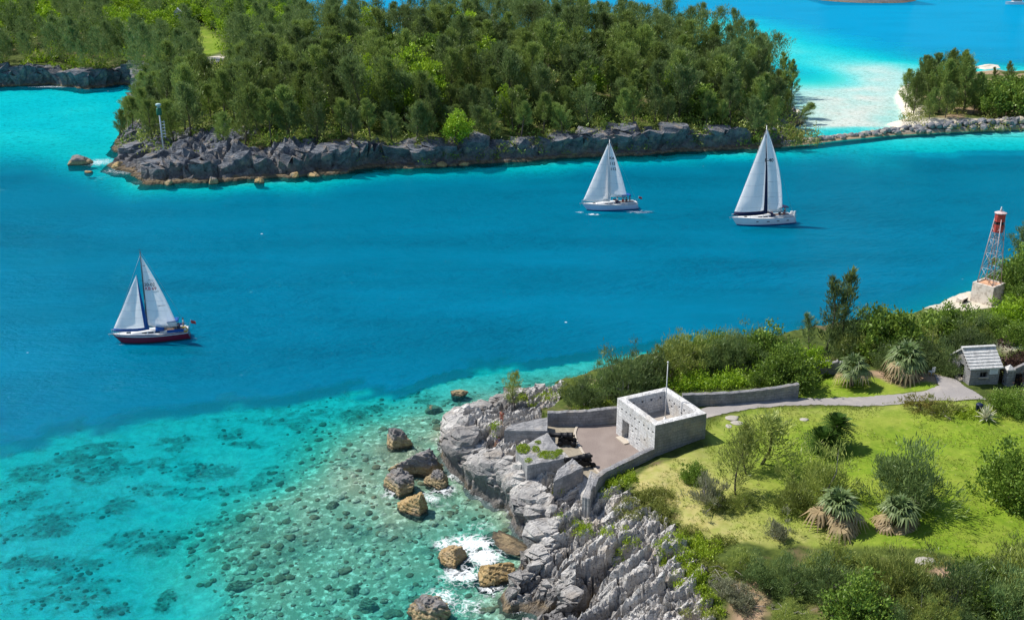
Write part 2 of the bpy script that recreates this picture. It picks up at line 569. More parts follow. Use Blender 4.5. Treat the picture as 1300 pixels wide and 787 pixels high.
def masonry(name, lite, mid, bw=0.75, bh=0.32, stain=0.5, pits=0.5):
    n = N(name)
    uv = n.uv()
    w = n.n("ShaderNodeVectorMath", _operation='ADD', i0=uv)
    nz = n.n("ShaderNodeTexNoise", Vector=uv, Scale=1.3, Detail=3)
    w2 = n.vmath('MULTIPLY', n.vmath('SUBTRACT', nz.outputs["Color"], (0.5, 0.5, 0.5)), (0.14, 0.10, 0))
    t = n.vmath('ADD', uv, w2)
    br = n.n("ShaderNodeTexBrick", Vector=t, Scale=1.0, Color1=C(*lite), Color2=C(*[q * 0.82 for q in lite]), Mortar=C(*[q * 0.62 for q in lite]))
    br.inputs["Mortar Size"].default_value = 0.022
    br.inputs["Mortar Smooth"].default_value = 0.5
    br.inputs["Brick Width"].default_value = bw
    br.inputs["Row Height"].default_value = bh
    br.offset = 0.42; br.squash = 0.8
    p = n.pos()
    a = n.noise(p, 0.9, 6, 0.68); b = n.noise(p, 4.5, 5, 0.7); d = n.noise(p, 11.0, 3, 0.7)
    c = n.mix(n.fr(a, 0.4, 0.66, 0, stain * 1.3), br.outputs[0], C(*mid))
    c = n.mix(n.fr(b, 0.54, 0.74, 0, 0.75), c, C(*[q * 0.62 for q in mid]))
    c = n.mix(n.fr(d, 0.58, 0.68, 0, pits), c, C(0.07, 0.068, 0.07))
    c = n.mix(n.fr(n.noise(p, 2.0, 5, 0.75), 0.58, 0.70, 0, 0.7), c, C(0.13, 0.13, 0.135))
    c = n.mix(n.fr(n.noise(p, 0.5, 4, 0.6), 0.54, 0.68, 0, 0.35), c, C(0.46, 0.38, 0.28))
    # weather streaks running down
    stv = n.map(uv, (2.6, 0.25, 1))
    c = n.mix(n.fr(n.noise(stv, 1.0, 4, 0.6), 0.55, 0.75, 0, 0.45), c, C(0.12, 0.12, 0.125))
    h = n.math('ADD', n.math('MULTIPLY', br.outputs[1], -0.6), n.math('ADD', b, n.math('MULTIPLY', d, 0.6)))
    return n.pbr(c, 0.92, 0, n.bump(h, 0.8, 0.06), 0.1)


M_STONE = masonry("whitewashed stone", (0.80, 0.785, 0.76), (0.50, 0.495, 0.49), stain=0.55, pits=0.9)
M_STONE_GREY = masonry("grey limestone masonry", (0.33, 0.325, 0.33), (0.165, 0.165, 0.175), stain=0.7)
M_STONE_BLOCK = masonry("parapet stone", (0.40, 0.39, 0.385), (0.20, 0.20, 0.205), 1.1, 0.5, 0.8, 0.6)
n = N("dark hollow")
M_DARK = n.pbr(C(0.022, 0.022, 0.025), 0.95, 0, None, 0.05)
n = N("weathered planks")
uv_ = n.uv()
w_ = n.n("ShaderNodeTexWave", Vector=n.map(uv_, (1, 1, 1), (0, 0, R(90))), Scale=1.9, Distortion=0.3, Detail=2)
g_ = n.noise(n.map(n.obj(), (1, 9, 1)), 2, 4, 0.7)
c_ = n.mix(n.fr(g_, 0.3, 0.7), C(0.50, 0.45, 0.39), C(0.36, 0.32, 0.28))
c_ = n.mix(n.fr(w_.outputs["Fac"], 0.12, 0.02), c_, C(0.12, 0.10, 0.085))
M_PLANK = n.pbr(c_, 0.85, 0, n.bump(w_.outputs["Fac"], 0.3, 0.02), 0.15)

# ------------------------------------------------------------------ land outlines (world metres at sea level)
NEAR = WP([(655, 860), (640, 812), (700, 786), (668, 774), (646, 777), (640, 758), (652, 734), (668, 716), (672, 704), (664, 684), (650, 666), (640, 650),
           (612, 634), (590, 618), (575, 600), (562, 580), (554, 560), (572, 542), (600, 530), (626, 516), (655, 512), (690, 508), (740, 500),
           (800, 490), (870, 478), (940, 466), (1010, 456), (1080, 446), (1140, 432), (1172, 416), (1215, 402), (1250, 390), (1275, 377),
           (1310, 357), (1420, 335), (1650, 330), (1750, 900), (660, 930)])
ISLE = WP([(-330, 122), (-120, 116), (0, 110), (60, 108), (110, 113), (150, 107), (172, 109), (168, 130), (158, 160), (141, 190), (150, 212), (184, 235),
           (232, 232), (300, 231), (370, 226), (430, 221), (480, 214), (540, 212), (600, 209), (660, 207), (720, 201), (800, 196), (880, 193),
           (955, 191), (1000, 188), (1022, 178), (1012, 166), (1030, 153), (1012, 146), (1000, 132), (985, 112)])
ISLE += [(88, 372), (70, 392), (30, 400), (-40, 405), (-90, 430), (-100, 520), (-140, 640), (-520, 680), (-560, 480)]
RIGHT = WP([(1136, 124), (1144, 112), (1170, 102), (1230, 95), (1310, 93), (1500, 93), (1500, 166), (1300, 162), (1230, 163), (1176, 162),
            (1140, 165), (1128, 158), (1152, 150), (1142, 138)])
SPIT = WP([(1234, 86), (1250, 82), (1268, 83), (1270, 87), (1250, 89)])

# water shoals
SHELF = WP([(-220, 606), (0, 556), (50, 541), (100, 530), (180, 521), (240, 515), (300, 514), (350, 506), (400, 498), (440, 490), (500, 478), (560, 470),
            (620, 464), (700, 462), (760, 452), (840, 446), (900, 432), (990, 420), (1060, 404), (1100, 415), (1100, 560), (1000, 900), (-220, 900)])
FLAT = WP([(268, 800), (232, 730), (246, 670), (300, 620), (360, 580), (400, 552), (440, 528), (490, 508), (540, 495), (600, 488), (660, 482), (760, 478),
           (850, 600), (850, 900), (300, 900)])
BAY = WP([(-200, 120), (0, 112), (170, 108), (160, 150), (140, 185), (120, 205), (60, 200), (-20, 190), (-200, 190)])
LAGOON = WP([(1000, 190), (1008, 130), (1020, 112), (1040, 96), (1080, 86), (1120, 84), (1150, 95), (1160, 175), (1080, 180)])
TURQ = WP([(870, 18), (930, 24), (1000, 40), (1060, 58), (1140, 72), (1240, 82), (1420, 88), (1420, 150), (1150, 150), (1050, 150), (900, 150), (860, 60)])


def water_depth(X, Y):
    nz = fbm2(X * 0.09, Y * 0.09, 4, 3)
    nf = fbm2(X * 0.35, Y * 0.35, 4, 5)
    far = sstep(380, 480, Y)
    d = 28 * (1 - far) + 15 * far
    s = psdf(X, Y, SHELF)
    t = sstep(-1.6, 1.4, s + nz * 6 + nf * 3.5)
    left = sstep(-18, -48, X)
    d = d * (1 - t) + (3.9 + left * 1.2 + nz * 1.0 + nf * 0.6) * t
    s = psdf(X, Y, FLAT)
    t = sstep(-5, 5, s + nz * 6 + nf * 2)
    d = d * (1 - t) + (np.clip(0.42 + 0.045 * np.hypot(X - W(520, 600)[0], (Y - W(520, 600)[1]) * 0.8), 0, 1.9) + nz * 0.4 + nf * 0.35) * t
    s = psdf(X, Y, NEAR)
    d = np.where(s > -12, np.minimum(d, 0.25 + np.maximum(-s, 0) * (0.22 + 1.6 * sstep(28, 42, X)) + 0.3 * nf), d)
    # island waters
    s = -psdf(X, Y, ISLE)
    rim = 1.2 + np.maximum(s, 0) ** 1.25 * (0.75 - 0.5 * sstep(60, 90, X)) * (1 + 0.6 * nz) + 0.6 * nz
    d = np.minimum(d, np.maximum(rim, 0.15))
    s = psdf(X, Y, BAY)
    t = sstep(-30, 10, s + nz * 10)
    d = d * (1 - t) + (4.8 + nz * 1.8) * t
    # lagoon behind the breakwater
    s = psdf(X, Y, TURQ)
    t = sstep(-45, 26, s + nz * 16)
    back = sstep(288, 296, Y)
    d = d * (1 - t * back) + (2.3 + nz * 1.2) * t * back
    s = psdf(X, Y, LAGOON)
    t = sstep(-34, 10, s + nz * 14) * back
    d = d * (1 - t) + (0.26 + nz * 0.45 + 0.1 * nf) * t
    s = psdf(X, Y, RIGHT)
    d = np.where(s > -30, np.minimum(d, 0.2 + np.maximum(-s, 0) * 0.2), d)
    # dark pool beside the isle
    cx, cy = W(1012, 92)
    e = np.exp(-(((X - cx) / 13) ** 2 + ((Y - cy) / 26) ** 2))
    d = d + 5.0 * e
    return np.maximum(d, 0.08)


def foam_mask(X, Y, depth):
    f = np.zeros_like(X)
    for px, py, rx, ry, a in [(598, 690, 2.9, 2.2, 1.0), (615, 706, 2.2, 2.4, 1.0), (588, 730, 2.8, 2.2, 0.85), (565, 690, 1.8, 1.6, 0.8), (612, 668, 2.4, 1.6, 0.55),
                              (620, 745, 1.8, 2.0, 0.75), (560, 758, 2.2, 2.0, 0.8), (590, 770, 2.6, 2.0, 0.7), (545, 632, 2.0, 1.8, 0.7), (566, 622, 1.8, 2.0, 0.75),
                              (498, 625, 1.6, 2.2, 0.7), (574, 605, 1.2, 1.4, 0.7), (612, 520, 2.6, 1.8, 0.75), (585, 530, 2.0, 1.5, 0.4), (560, 640, 2.2, 1.4, 0.5),
                              (535, 570, 1.5, 1.2, 0.4), (640, 690, 1.5, 2.0, 0.35), (600, 640, 2.4, 1.5, 0.35), (510, 660, 1.6, 1.2, 0.35),
                              (126, 206, 5.0, 6.0, 0.75), (160, 218, 6.0, 5.0, 0.6), (178, 232, 5.0, 4.0, 0.5), (128, 226, 6, 6, 0.4), (145, 216, 4, 6, 0.6),
                              (930, 288, 1.3, .8, .75), (965, 287.5, 3.0, .5, .45), (1010, 283, 2.4, .9, .6), (156, 437, 1.0, .6, .6), (245, 429, 2.0, .8, .5), (735, 269, 1.2, .8, .8), (812, 269, 3.4, 1.6, 0.85), (795, 270, 3.0, 1.0, 0.5), (752, 272, 1.6, 0.9, 0.9), (70, 110, 14, 3.0, 0.8), (110, 114, 10, 3, 0.5), (180, 109, 8, 3, 0.6)]:
        cx, cy = W(px, py)
        f = np.maximum(f, a * np.exp(-(((X - cx) / rx) ** 2 + ((Y - cy) / ry) ** 2)))
    f = np.maximum(f, 0.36 * np.exp(-(((X - W(595, 700)[0]) / 5.0) ** 2 + ((Y - W(595, 715)[1]) / 8.0) ** 2)))
    s = -psdf(X, Y, NEAR)
    f = np.maximum(f, 0.50 * np.exp(-(np.maximum(s, 0) / 0.8) ** 2) * (s > -1.5))
    return f


def grow(a, b, step, k):
    out = [a]; s = step
    sgn = 1 if b > a else -1
    while (b - out[-1]) * sgn > 0:
        out.append(out[-1] + sgn * s); s *= k
    return out


xs = np.array(sorted(set([round(q, 3) for q in list(np.arange(-34, 24, 0.4)) + list(np.arange(24, 74, 1.0)) + list(np.arange(-84, -34, 0.9)) + grow(-84, -4000, 1.2, 1.03) + grow(74, 4000, 1.2, 1.03)])))
ys = np.array(sorted(set([round(q, 3) for q in list(np.arange(62, 114, 0.4)) + list(np.arange(114, 160, 0.8)) + grow(160, 7000, 1.2, 1.013) + grow(62, 20, 2, 1.2)])))
GX, GY = np.meshgrid(xs, ys)
nX, nY = len(xs), len(ys)
DEP = water_depth(GX, GY)
idx = np.arange(nX * nY).reshape(nY, nX)
gf = np.stack([idx[:-1, :-1].ravel(), idx[:-1, 1:].ravel(), idx[1:, 1:].ravel(), idx[1:, :-1].ravel()], 1)

# ---- sea bed
reef = np.zeros_like(GX)
wx = GX + 2.2 * fbm2(GX * 0.25, GY * 0.25, 3, 31); wy = GY + 2.2 * fbm2(GX * 0.25 + 40, GY * 0.25, 3, 32)
for px, py, rx, ry, a in [(40, 588, 34, 13, .9), (95, 572, 30, 12, .9), (140, 580, 26, 11, .9), (128, 560, 40, 10, .8), (22, 625, 34, 20, .8), (60, 655, 34, 18, .9), (38, 700, 44, 20, .9),
                          (132, 590, 30, 10, .8), (150, 632, 26, 13, .9), (186, 685, 21, 9, 1), (207, 752, 24, 15, 1), (133, 760, 24, 12, .9), (112, 738, 14, 8, .5), (240, 580, 50, 12, .75), (200, 608, 30, 10, .7),
                          (270, 586, 34, 12, .75), (225, 548, 34, 9, .8), (300, 552, 30, 9, .6), (330, 598, 20, 14, .7), (290, 536, 26, 8, .8), (360, 590, 22, 10, .6), (350, 560, 20, 8, .55), (290, 612, 26, 9, .7),
                          (455, 520, 28, 11, .95), (470, 512, 22, 9, .8), (405, 508, 30, 8, .7), (375, 560, 22, 10, .5), (300, 655, 24, 8, .5), (545, 500, 26, 10, .8), (590, 505, 24, 9, .7), (525, 495, 14, 8, .7),
                          (640, 480, 26, 9, .6), (700, 478, 24, 8, .7), (600, 493, 24, 9, .7), (655, 486, 20, 6, .6), (500, 540, 20, 9, .5), (20, 670, 40, 14, .8), (10, 740, 28, 14, .5), (300, 735, 20, 10, .8), (455, 755, 14, 10, .6), (330, 690, 22, 10, .4)]:
    cx, cy = W(px, py)
    kx = W(px + rx, py)[0] - cx; ky = abs(W(px, py - ry)[1] - cy)
    q = ((wx - cx) / kx) ** 2 + ((wy - cy) / ky) ** 2
    reef = np.maximum(reef, a * np.clip(1.35 - q, 0, 1))
inshelf = sstep(-6, 6, psdf(GX, GY, SHELF))
n_a = fbm2(GX * 0.13 - GY * 0.05, GY * 0.22, 5, 77)
reef = np.maximum(reef, inshelf * sstep(0.10, 0.34, n_a) * 0.65)
flat = sstep(-5, 5, psdf(GX, GY, FLAT) + 4 * fbm2(GX * 0.12, GY * 0.12, 3, 8))
bedz = -1.3 * (1 - np.exp(-DEP / 1.3)) + 0.12 * reef * inshelf * (1 + fbm2(GX * 1.1, GY * 1.1, 3, 4)) * sstep(0.8, 1.4, DEP)
chan = sstep(9, 20, DEP)
bed_me = mesh_np("seabed", np.stack([GX.ravel(), GY.ravel(), bedz.ravel()], 1), gf, None or [], True,
                 {"reef": ('POINT', reef), "flat": ('POINT', flat), "chan": ('POINT', chan)})
n = N("seabed")
p_ = n.pos()
rf = n.attr("reef"); fl = n.attr("flat"); ch = n.attr("chan")
n1 = n.noise(p_, 0.8, 6, 0.68); n2 = n.noise(p_, 3.0, 5, 0.7); n3 = n.noise(p_, 0.25, 4, 0.6)
vo = n.vor(n.vmath('ADD', p_, n.vmath('MULTIPLY', n.n("ShaderNodeTexNoise", Vector=p_, Scale=2.0).outputs["Color"], (0.5, 0.5, 0))), 1.5)
sand = n.mix(n.fr(n1, 0.35, 0.65), C(0.31, 0.335, 0.285), C(0.50, 0.51, 0.44))
yb_ = n.n("ShaderNodeSeparateXYZ", Vector=p_).outputs[1]
sand = n.mix(n.fr(yb_, 200, 290), sand, n.mix(n.fr(n1, 0.35, 0.65), C(0.56, 0.54, 0.48), C(0.70, 0.68, 0.62)))
peb = n.mix(n.fr(vo, 0.05, 0.7), C(0.80, 0.76, 0.56), C(0.30, 0.29, 0.19))
peb = n.mix(n.fr(n2, 0.45, 0.62), peb, C(0.84, 0.81, 0.66))
peb = n.mix(n.fr(n.noise(p_, 1.5, 4, 0.7), 0.50, 0.41), C(0.22, 0.23, 0.15), peb)
peb = n.mix(n.fr(n1, 0.57, 0.70, 0, 0.6), peb, C(0.24, 0.17, 0.10))
peb = n.mix(n.fr(n3, 0.52, 0.68, 0, 0.4), peb, C(0.30, 0.31, 0.22))
n4 = n.noise(p_, 0.9, 5, 0.7)
sand = n.mix(n.fr(n.noise(p_, 0.6, 8, 0.75, 1.2), 0.50, 0.62, 0, 0.6), sand, C(0.20, 0.23, 0.18))
c_ = n.mix(n.math('MULTIPLY', fl, 0.92), sand, peb)
rfn = n.fr(n.math('ADD', rf, n.math('MULTIPLY', n.math('SUBTRACT', n.noise(p_, 0.42, 9, 0.74, 1.6), 0.5), 3.2)), 0.34, 0.95)
c_ = n.mix(n.math('MULTIPLY', rfn, 0.92), c_, n.mix(n.fr(n2, 0.4, 0.62), C(0.05, 0.07, 0.055), C(0.19, 0.20, 0.14)))
c_ = n.mix(ch, c_, C(0.42, 0.44, 0.40))
n.pbr(c_, 0.95, 0, n.bump(n.math('ADD', n1, n2), 0.7, 0.25), 0.0)
bed_me.materials.append(n.m)
struct(link("seabed", bed_me))

# ---- water surface
FOAM = foam_mask(GX, GY, DEP)
wat_me = mesh_np("water", np.stack([GX.ravel(), GY.ravel(), np.zeros(GX.size)], 1), gf, [], True,
                 {"depth": ('POINT', DEP), "foam": ('POINT', FOAM)})
n = N("sea water")
p_ = n.pos()
d = n.attr("depth")
T = n.n("ShaderNodeCombineXYZ",
        X=n.math('EXPONENT', n.math('MULTIPLY', d, -0.62)),
        Y=n.math('EXPONENT', n.math('MULTIPLY', d, -0.056)),
        Z=n.math('EXPONENT', n.math('MULTIPLY', d, -0.040))).outputs[0]
body = n.mix(n.fr(n.noise(n.map(p_, (0.02, 0.06, 1), (0, 0, R(-12))), 1, 5, 0.65), 0.38, 0.62), C(0.0, 0.128, 0.238), C(0.0, 0.162, 0.312))
yy_ = n.n("ShaderNodeSeparateXYZ", Vector=p_).outputs[1]
body = n.mix(n.fr(yy_, 165, 235), body, C(0.0, 0.135, 0.235))  # darker towards the island: reflection of cliff and trees painted into the water colour
body = n.mix(n.fr(yy_, 262, 300), body, C(0.0, 0.155, 0.33))
body = n.mix(n.fr(yy_, 330, 520), body, C(0.0, 0.27, 0.66))
bc = n.vmath('MULTIPLY', n.vmath('SUBTRACT', (1, 1, 1), T), body)
w1 = n.noise(n.map(p_, (0.55, 1.0, 1), (0, 0, R(-20))), 0.55, 5, 0.62)
w2 = n.noise(n.map(p_, (0.7, 1.0, 1), (0, 0, R(25))), 2.1, 4, 0.6)
w3 = n.noise(n.map(p_, (0.5, 1.2, 1), (0, 0, R(-8))), 0.09, 4, 0.6)
wh = n.math('ADD', n.math('ADD', n.math('MULTIPLY', w1, 0.5), n.math('MULTIPLY', w2, 0.16)), n.math('MULTIPLY', w3, 0.45))
bmp = n.bump(wh, 1.0, 1.0)
gust = n.fr(n.noise(n.map(p_, (0.02, 0.05, 1), (0, 0, R(15))), 1.0, 4, 0.6), 0.36, 0.64, 0.25, 1.0)
bmp_soft = n.bump(wh, gust, 3.2)
tr = n.n("ShaderNodeBsdfTransparent", Color=T)
df = n.n("ShaderNodeBsdfDiffuse", Color=bc, Normal=bmp_soft)
ad = n.n("ShaderNodeAddShader", i0=tr, i1=df)
fo = n.attr("foam")
fw = n.n("ShaderNodeTexNoise", Vector=p_, Scale=0.9, Detail=3).outputs["Color"]
pw = n.vmath('ADD', p_, n.vmath('MULTIPLY', n.vmath('SUBTRACT', fw, (0.5, 0.5, 0.5)), (1.9, 1.9, 0)))
fn = n.noise(pw, 1.5, 7, 0.72, 1.0)
fv = n.vor(pw, 1.35, 'DISTANCE_TO_EDGE')
lace = n.math('MAXIMUM', n.fr(fv, 0.14, 0.01), n.fr(fn, 0.46, 0.62))
thr = n.math('ADD', n.math('MULTIPLY', fn, 0.75), n.math('MULTIPLY', lace, 0.42))
ff = n.fr(n.math('ADD', n.math('MULTIPLY', n.noise(pw, 6.0, 4, 0.75), 0.35), n.math('ADD', thr, n.math('MULTIPLY', n.math('SUBTRACT', fo, 0.5), 1.15))), 0.82, 1.30)
ff = n.math('MULTIPLY', ff, n.fr(fo, 0.06, 0.3))
fd = n.n("ShaderNodeBsdfDiffuse", Color=C(0.80, 0.83, 0.84))
gv = n.n("ShaderNodeTexVoronoi", Vector=n.map(p_, (0.11, 0.11, 0)), Scale=1.0)
gq = n.math('MULTIPLY', n.fr(gv.outputs["Distance"], 0.028, 0.012), n.fr(n.n("ShaderNodeSeparateXYZ", Vector=gv.outputs["Color"]).outputs[0], 0.80, 0.86))
ff = n.math('MAXIMUM', ff, n.math('MULTIPLY', gq, 0.85))  # white specks painted in for sun glints and small whitecaps
mx = n.n("ShaderNodeMixShader", i0=ff, i1=ad, i2=fd)
fre = n.n("ShaderNodeFresnel", IOR=1.33, Normal=bmp).outputs[0]
gl = n.n("ShaderNodeBsdfGlossy", Color=C(0.45, 0.85, 1.0), Roughness=0.06, Normal=bmp)
mx2 = n.n("ShaderNodeMixShader", i0=n.math('MULTIPLY', n.math('MINIMUM', fre, 0.16), 0.42), i1=mx, i2=gl)
n.t.links.new(mx2.outputs[0], n.out.inputs[0])
wat_me.materials.append(n.m)
struct(link("water", wat_me))

# ------------------------------------------------------------------ near headland
def idw(X, Y, ctrl, power=3.2, soft=2.0):
    num = 0; den = 0
    for px, py, z in ctrl:
        cx, cy = W(px, py, z)
        w = 1.0 / (((X - cx) ** 2 + (Y - cy) ** 2 + soft) ** (power / 2))
        num = num + w * z; den = den + w
    return num / den


PLAZA_Z = 4.2
HC = [(785, 560, 4.2), (720, 540, 4.2), (760, 590, 4.2), (690, 580, 4.4), (655, 575, 3.9), (612, 556, 3.3), (600, 588, 3.5), (580, 565, 3.2), (660, 612, 3.7), (690, 640, 3.1),
      (705, 662, 3.0), (745, 650, 4.0), (690, 700, 2.3), (680, 735, 1.9), (740, 715, 3.3), (800, 680, 4.6), (800, 740, 4.1), (870, 700, 5.0), (860, 780, 4.4), (750, 780, 2.8), (665, 755, 1.6),
      (636, 548, 4.0), (665, 530, 4.6), (640, 515, 2.2), (690, 490, 2.6), (720, 492, 3.4), (665, 500, 2.4),
      (830, 605, 5.1), (880, 572, 5.3), (950, 540, 5.5), (950, 620, 5.5), (1050, 560, 5.9), (1150, 600, 6.2), (1250, 620, 6.4), (1250, 540, 6.4), (1050, 660, 5.8), (950, 700, 5.4),
      (1150, 720, 6.0), (950, 780, 4.6), (1100, 787, 5.4), (1300, 787, 5.8), (905, 518, 5.4), (960, 508, 5.5), (1012, 506, 5.6),
      (740, 505, 4.0), (800, 495, 4.5), (900, 492, 5.1), (1000, 488, 5.5), (900, 470, 4.2), (1100, 480, 5.9), (1200, 488, 6.3), (1250, 490, 6.4), (1150, 445, 5.0), (1200, 425, 4.6),
      (1250, 382, 4.0), (1290, 400, 5.0), (1200, 395, 3.6), (1185, 388, 3.0), (1300, 440, 6.2), (1060, 450, 4.6), (1000, 465, 4.4)]
ROCKPOLY = WP([(520, 560), (560, 500), (640, 470), (712, 470), (722, 494), (690, 520), (692, 545), (735, 560), (752, 612), (790, 622), (812, 640), (850, 662), (872, 690),
               (884, 720), (888, 760), (930, 830), (600, 860), (560, 720)], 4.0)
LAWN = WP([(826, 585), (897, 566), (897, 540), (915, 527), (955, 519), (1030, 515), (1100, 517), (1160, 514), (1230, 516), (1300, 520), (1450, 522), (1450, 715), (1300, 716), (1210, 706),
           (1130, 695), (1040, 690), (960, 686), (905, 676), (872, 664), (862, 640), (838, 622), (806, 612), (812, 598)], 5.6)
LAWN2 = WP([(1012, 482), (1060, 474), (1190, 486), (1186, 498), (1110, 502), (1016, 505)], 5.9)
LAWN3 = WP([(1288, 462), (1290, 440), (1330, 436), (1400, 470), (1330, 480)], 6.2)
PLAZA = WP([(694, 540), (783, 538), (800, 560), (826, 575), (800, 592), (782, 604), (764, 612), (752, 620), (738, 600), (722, 588), (702, 562)], PLAZA_Z)
EMBR = WP([(692, 552), (728, 549), (722, 572), (700, 568)], PLAZA_Z)
EARTH = WP([(1092, 470), (1135, 464), (1190, 476), (1194, 490), (1150, 487)], 6.1)
TOWERG = WP([(1176, 388), (1225, 372), (1275, 362), (1340, 372), (1340, 396), (1260, 392), (1225, 392)], 4.0)
DIRT2 = WP([(926, 790), (935, 742), (958, 738), (968, 760), (966, 800)], 4.8)
DIRT3 = WP([(1180, 720), (1215, 712), (1212, 745), (1196, 760)], 5.9)
SANDS = WP([(610, 566), (626, 548), (640, 540), (652, 536), (650, 556), (628, 566), (645, 590), (632, 592)], 3.9)
CREV = WP([(712, 772), (738, 748), (756, 728), (778, 716), (806, 704), (838, 690)], 3.4)
CREV2 = WP([(672, 648), (690, 660), (708, 655), (730, 640)], 2.8)

txs = np.array(sorted(set(np.round(np.concatenate([np.arange(-13, 24, 0.15), np.arange(24, 98, 0.42)]), 3))))
tys = np.array(sorted(set(np.round(np.concatenate([np.arange(52, 112, 0.15), np.arange(112, 182, 0.42)]), 3))))
TX, TY = np.meshgrid(txs, tys)
sd = psdf(TX, TY, NEAR)
sdn = sd + 0.75 * fbm2(TX * 0.35, TY * 0.35, 4, 21) + 0.25 * fbm2(TX * 1.5, TY * 1.5, 3, 22)
HT = idw(TX, TY, HC)
rockm = sstep(-0.8, 0.8, psdf(TX, TY, ROCKPOLY) + 0.9 * fbm2(TX * 0.5, TY * 0.5, 3, 41))
rockm = np.maximum(rockm, sstep(1.6, 0.4, sd))
wc = 1.7 + 1.2 * noise2(TX * 0.2, TY * 0.2, 9)
slab = sstep(0, 5, psdf(TX, TY, WP([(640, 800), (640, 700), (700, 650), (760, 640), (880, 700), (900, 830)], 3)))
wc = wc + slab * 2.0
prof = 1 - (1 - np.clip(sdn / wc, 0, 1)) ** 2.3
# bedded relief along the strike of the strata
ca, sa = math.cos(0.6435), math.sin(0.6435)
A = TX * ca + TY * sa; B = -TX * sa + TY * ca
B2 = B + 0.55 * fbm2(A * 0.28, B * 0.35, 3, 13)
st1 = ridged2(A * 0.11, B2 * 0.55, 4, 51)
st2 = ridged2(A * 0.22, B2 * 1.45, 3, 52)
blk = fbm2(TX * 0.42, TY * 0.42, 4, 53)
fine = fbm2(TX * 1.6, TY * 1.6, 3, 54)
saw = lambda q: (q - np.floor(q))
q1 = B2 * 0.62 + 0.5 * fbm2(A * 0.22, B * 0.5, 3, 57); q2 = B2 * 1.75 + 0.8 * fbm2(A * 0.4, B * 0.9, 3, 58)
am = 0.35 + 0.9 * noise2(A * 0.25, B * 0.4, 59)
crk, cid = voro2(A * 0.42 + 0.5 * fbm2(TX, TY, 2, 81), B2 * 0.8, 82)
crk2, cid2 = voro2(A * 1.1, B2 * 1.9, 83)
relief = (st1 - 0.55) * 1.6 + blk * 0.8 - am * 1.2 * (saw(q1) ** 1.6 - 0.4) - am * 0.32 * (saw(q2) ** 1.5 - 0.4) + (cid - 0.5) * 0.6 + (cid2 - 0.5) * 0.22 \
    - 1.25 * np.exp(-(crk / 0.085) ** 2) - 0.3 * np.exp(-(crk2 / 0.10) ** 2) + fine * 0.28
keep = np.ones_like(TX)
flatz = HT.copy()
for poly, z, bl in [(PLAZA, PLAZA_Z, 0.5), (EMBR, PLAZA_Z, 0.3)]:
    s = psdf(TX, TY, poly)
    m = sstep(-bl, 0.1, s)
    flatz = flatz * (1 - m) + z * m
    keep = keep * (1 - sstep(-2.2, -0.3, s))
H = flatz * prof + relief * rockm * keep * sstep(0.1, 1.3, sdn)
soft = fbm2(TX * 0.15, TY * 0.15, 3, 61) * 0.35 + fbm2(TX * 0.6, TY * 0.6, 3, 62) * 0.10
H = H + soft * (1 - rockm) * keep
cv = pline(TX, TY, CREV) + 0.35 * fbm2(TX * 0.8, TY * 0.8, 3, 71)
H = H - 3.0 * np.exp(-(cv / 0.75) ** 2) * prof
cv = pline(TX, TY, CREV2) + 0.4 * fbm2(TX * 0.8, TY * 0.8, 3, 72)
H = H - 1.3 * np.exp(-(cv / 0.5) ** 2) * prof
H = np.where(sdn < 0, np.maximum(sdn * 0.8, -1.6), np.maximum(H, 0.02 + 0 * H))
grass = np.maximum(sstep(-0.5, 0.5, psdf(TX, TY, LAWN) + 0.5 * fbm2(TX * 0.6, TY * 0.6, 3, 42)), np.maximum(sstep(-0.3, 0.3, psdf(TX, TY, LAWN2)), sstep(-0.5, 0.5, psdf(TX, TY, LAWN3))))
dcx, dcy = W(820, 625, 5.2)
dry = np.exp(-(((TX - dcx) / 8.5) ** 2 + ((TY - dcy) / 12.0) ** 2)) * 1.15 + 0.5 * np.exp(-pline(TX, TY, WP([(905, 668), (960, 680), (1040, 684)], 5.4)) / 2.0)
dry = np.clip(dry + 0.35 * np.exp(-pline(TX, TY, WP([(915, 530), (1030, 519), (1150, 517), (1300, 524)], 5.8)) / 1.6), 0, 1)
dirt = np.zeros_like(TX)
for pl in (EARTH, DIRT2, DIRT3): dirt = np.maximum(dirt, sstep(-0.7, 0.7, psdf(TX, TY, pl) + 0.8 * fbm2(TX * 0.7, TY * 0.7, 3, 43)))
sand_ = sstep(-0.6, 0.6, psdf(TX, TY, TOWERG) + 0.8 * fbm2(TX * 0.7, TY * 0.7, 3, 44)) * 0.8
sand_ = np.maximum(sand_, 0.8 * np.exp(-(((TX - W(1283, 440, 6)[0]) / 1.6) ** 2 + ((TY - W(1283, 440, 6)[1]) / 2.2) ** 2)))
rockm = rockm * (1 - 0.9 * (sand_ > 0.5))
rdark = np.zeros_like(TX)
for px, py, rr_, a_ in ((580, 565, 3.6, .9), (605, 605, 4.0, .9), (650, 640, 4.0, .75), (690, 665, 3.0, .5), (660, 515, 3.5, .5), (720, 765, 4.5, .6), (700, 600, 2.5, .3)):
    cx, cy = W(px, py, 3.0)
    rdark = np.maximum(rdark, a_ * np.exp(-((TX - cx) ** 2 + (TY - cy) ** 2) / rr_ ** 2))
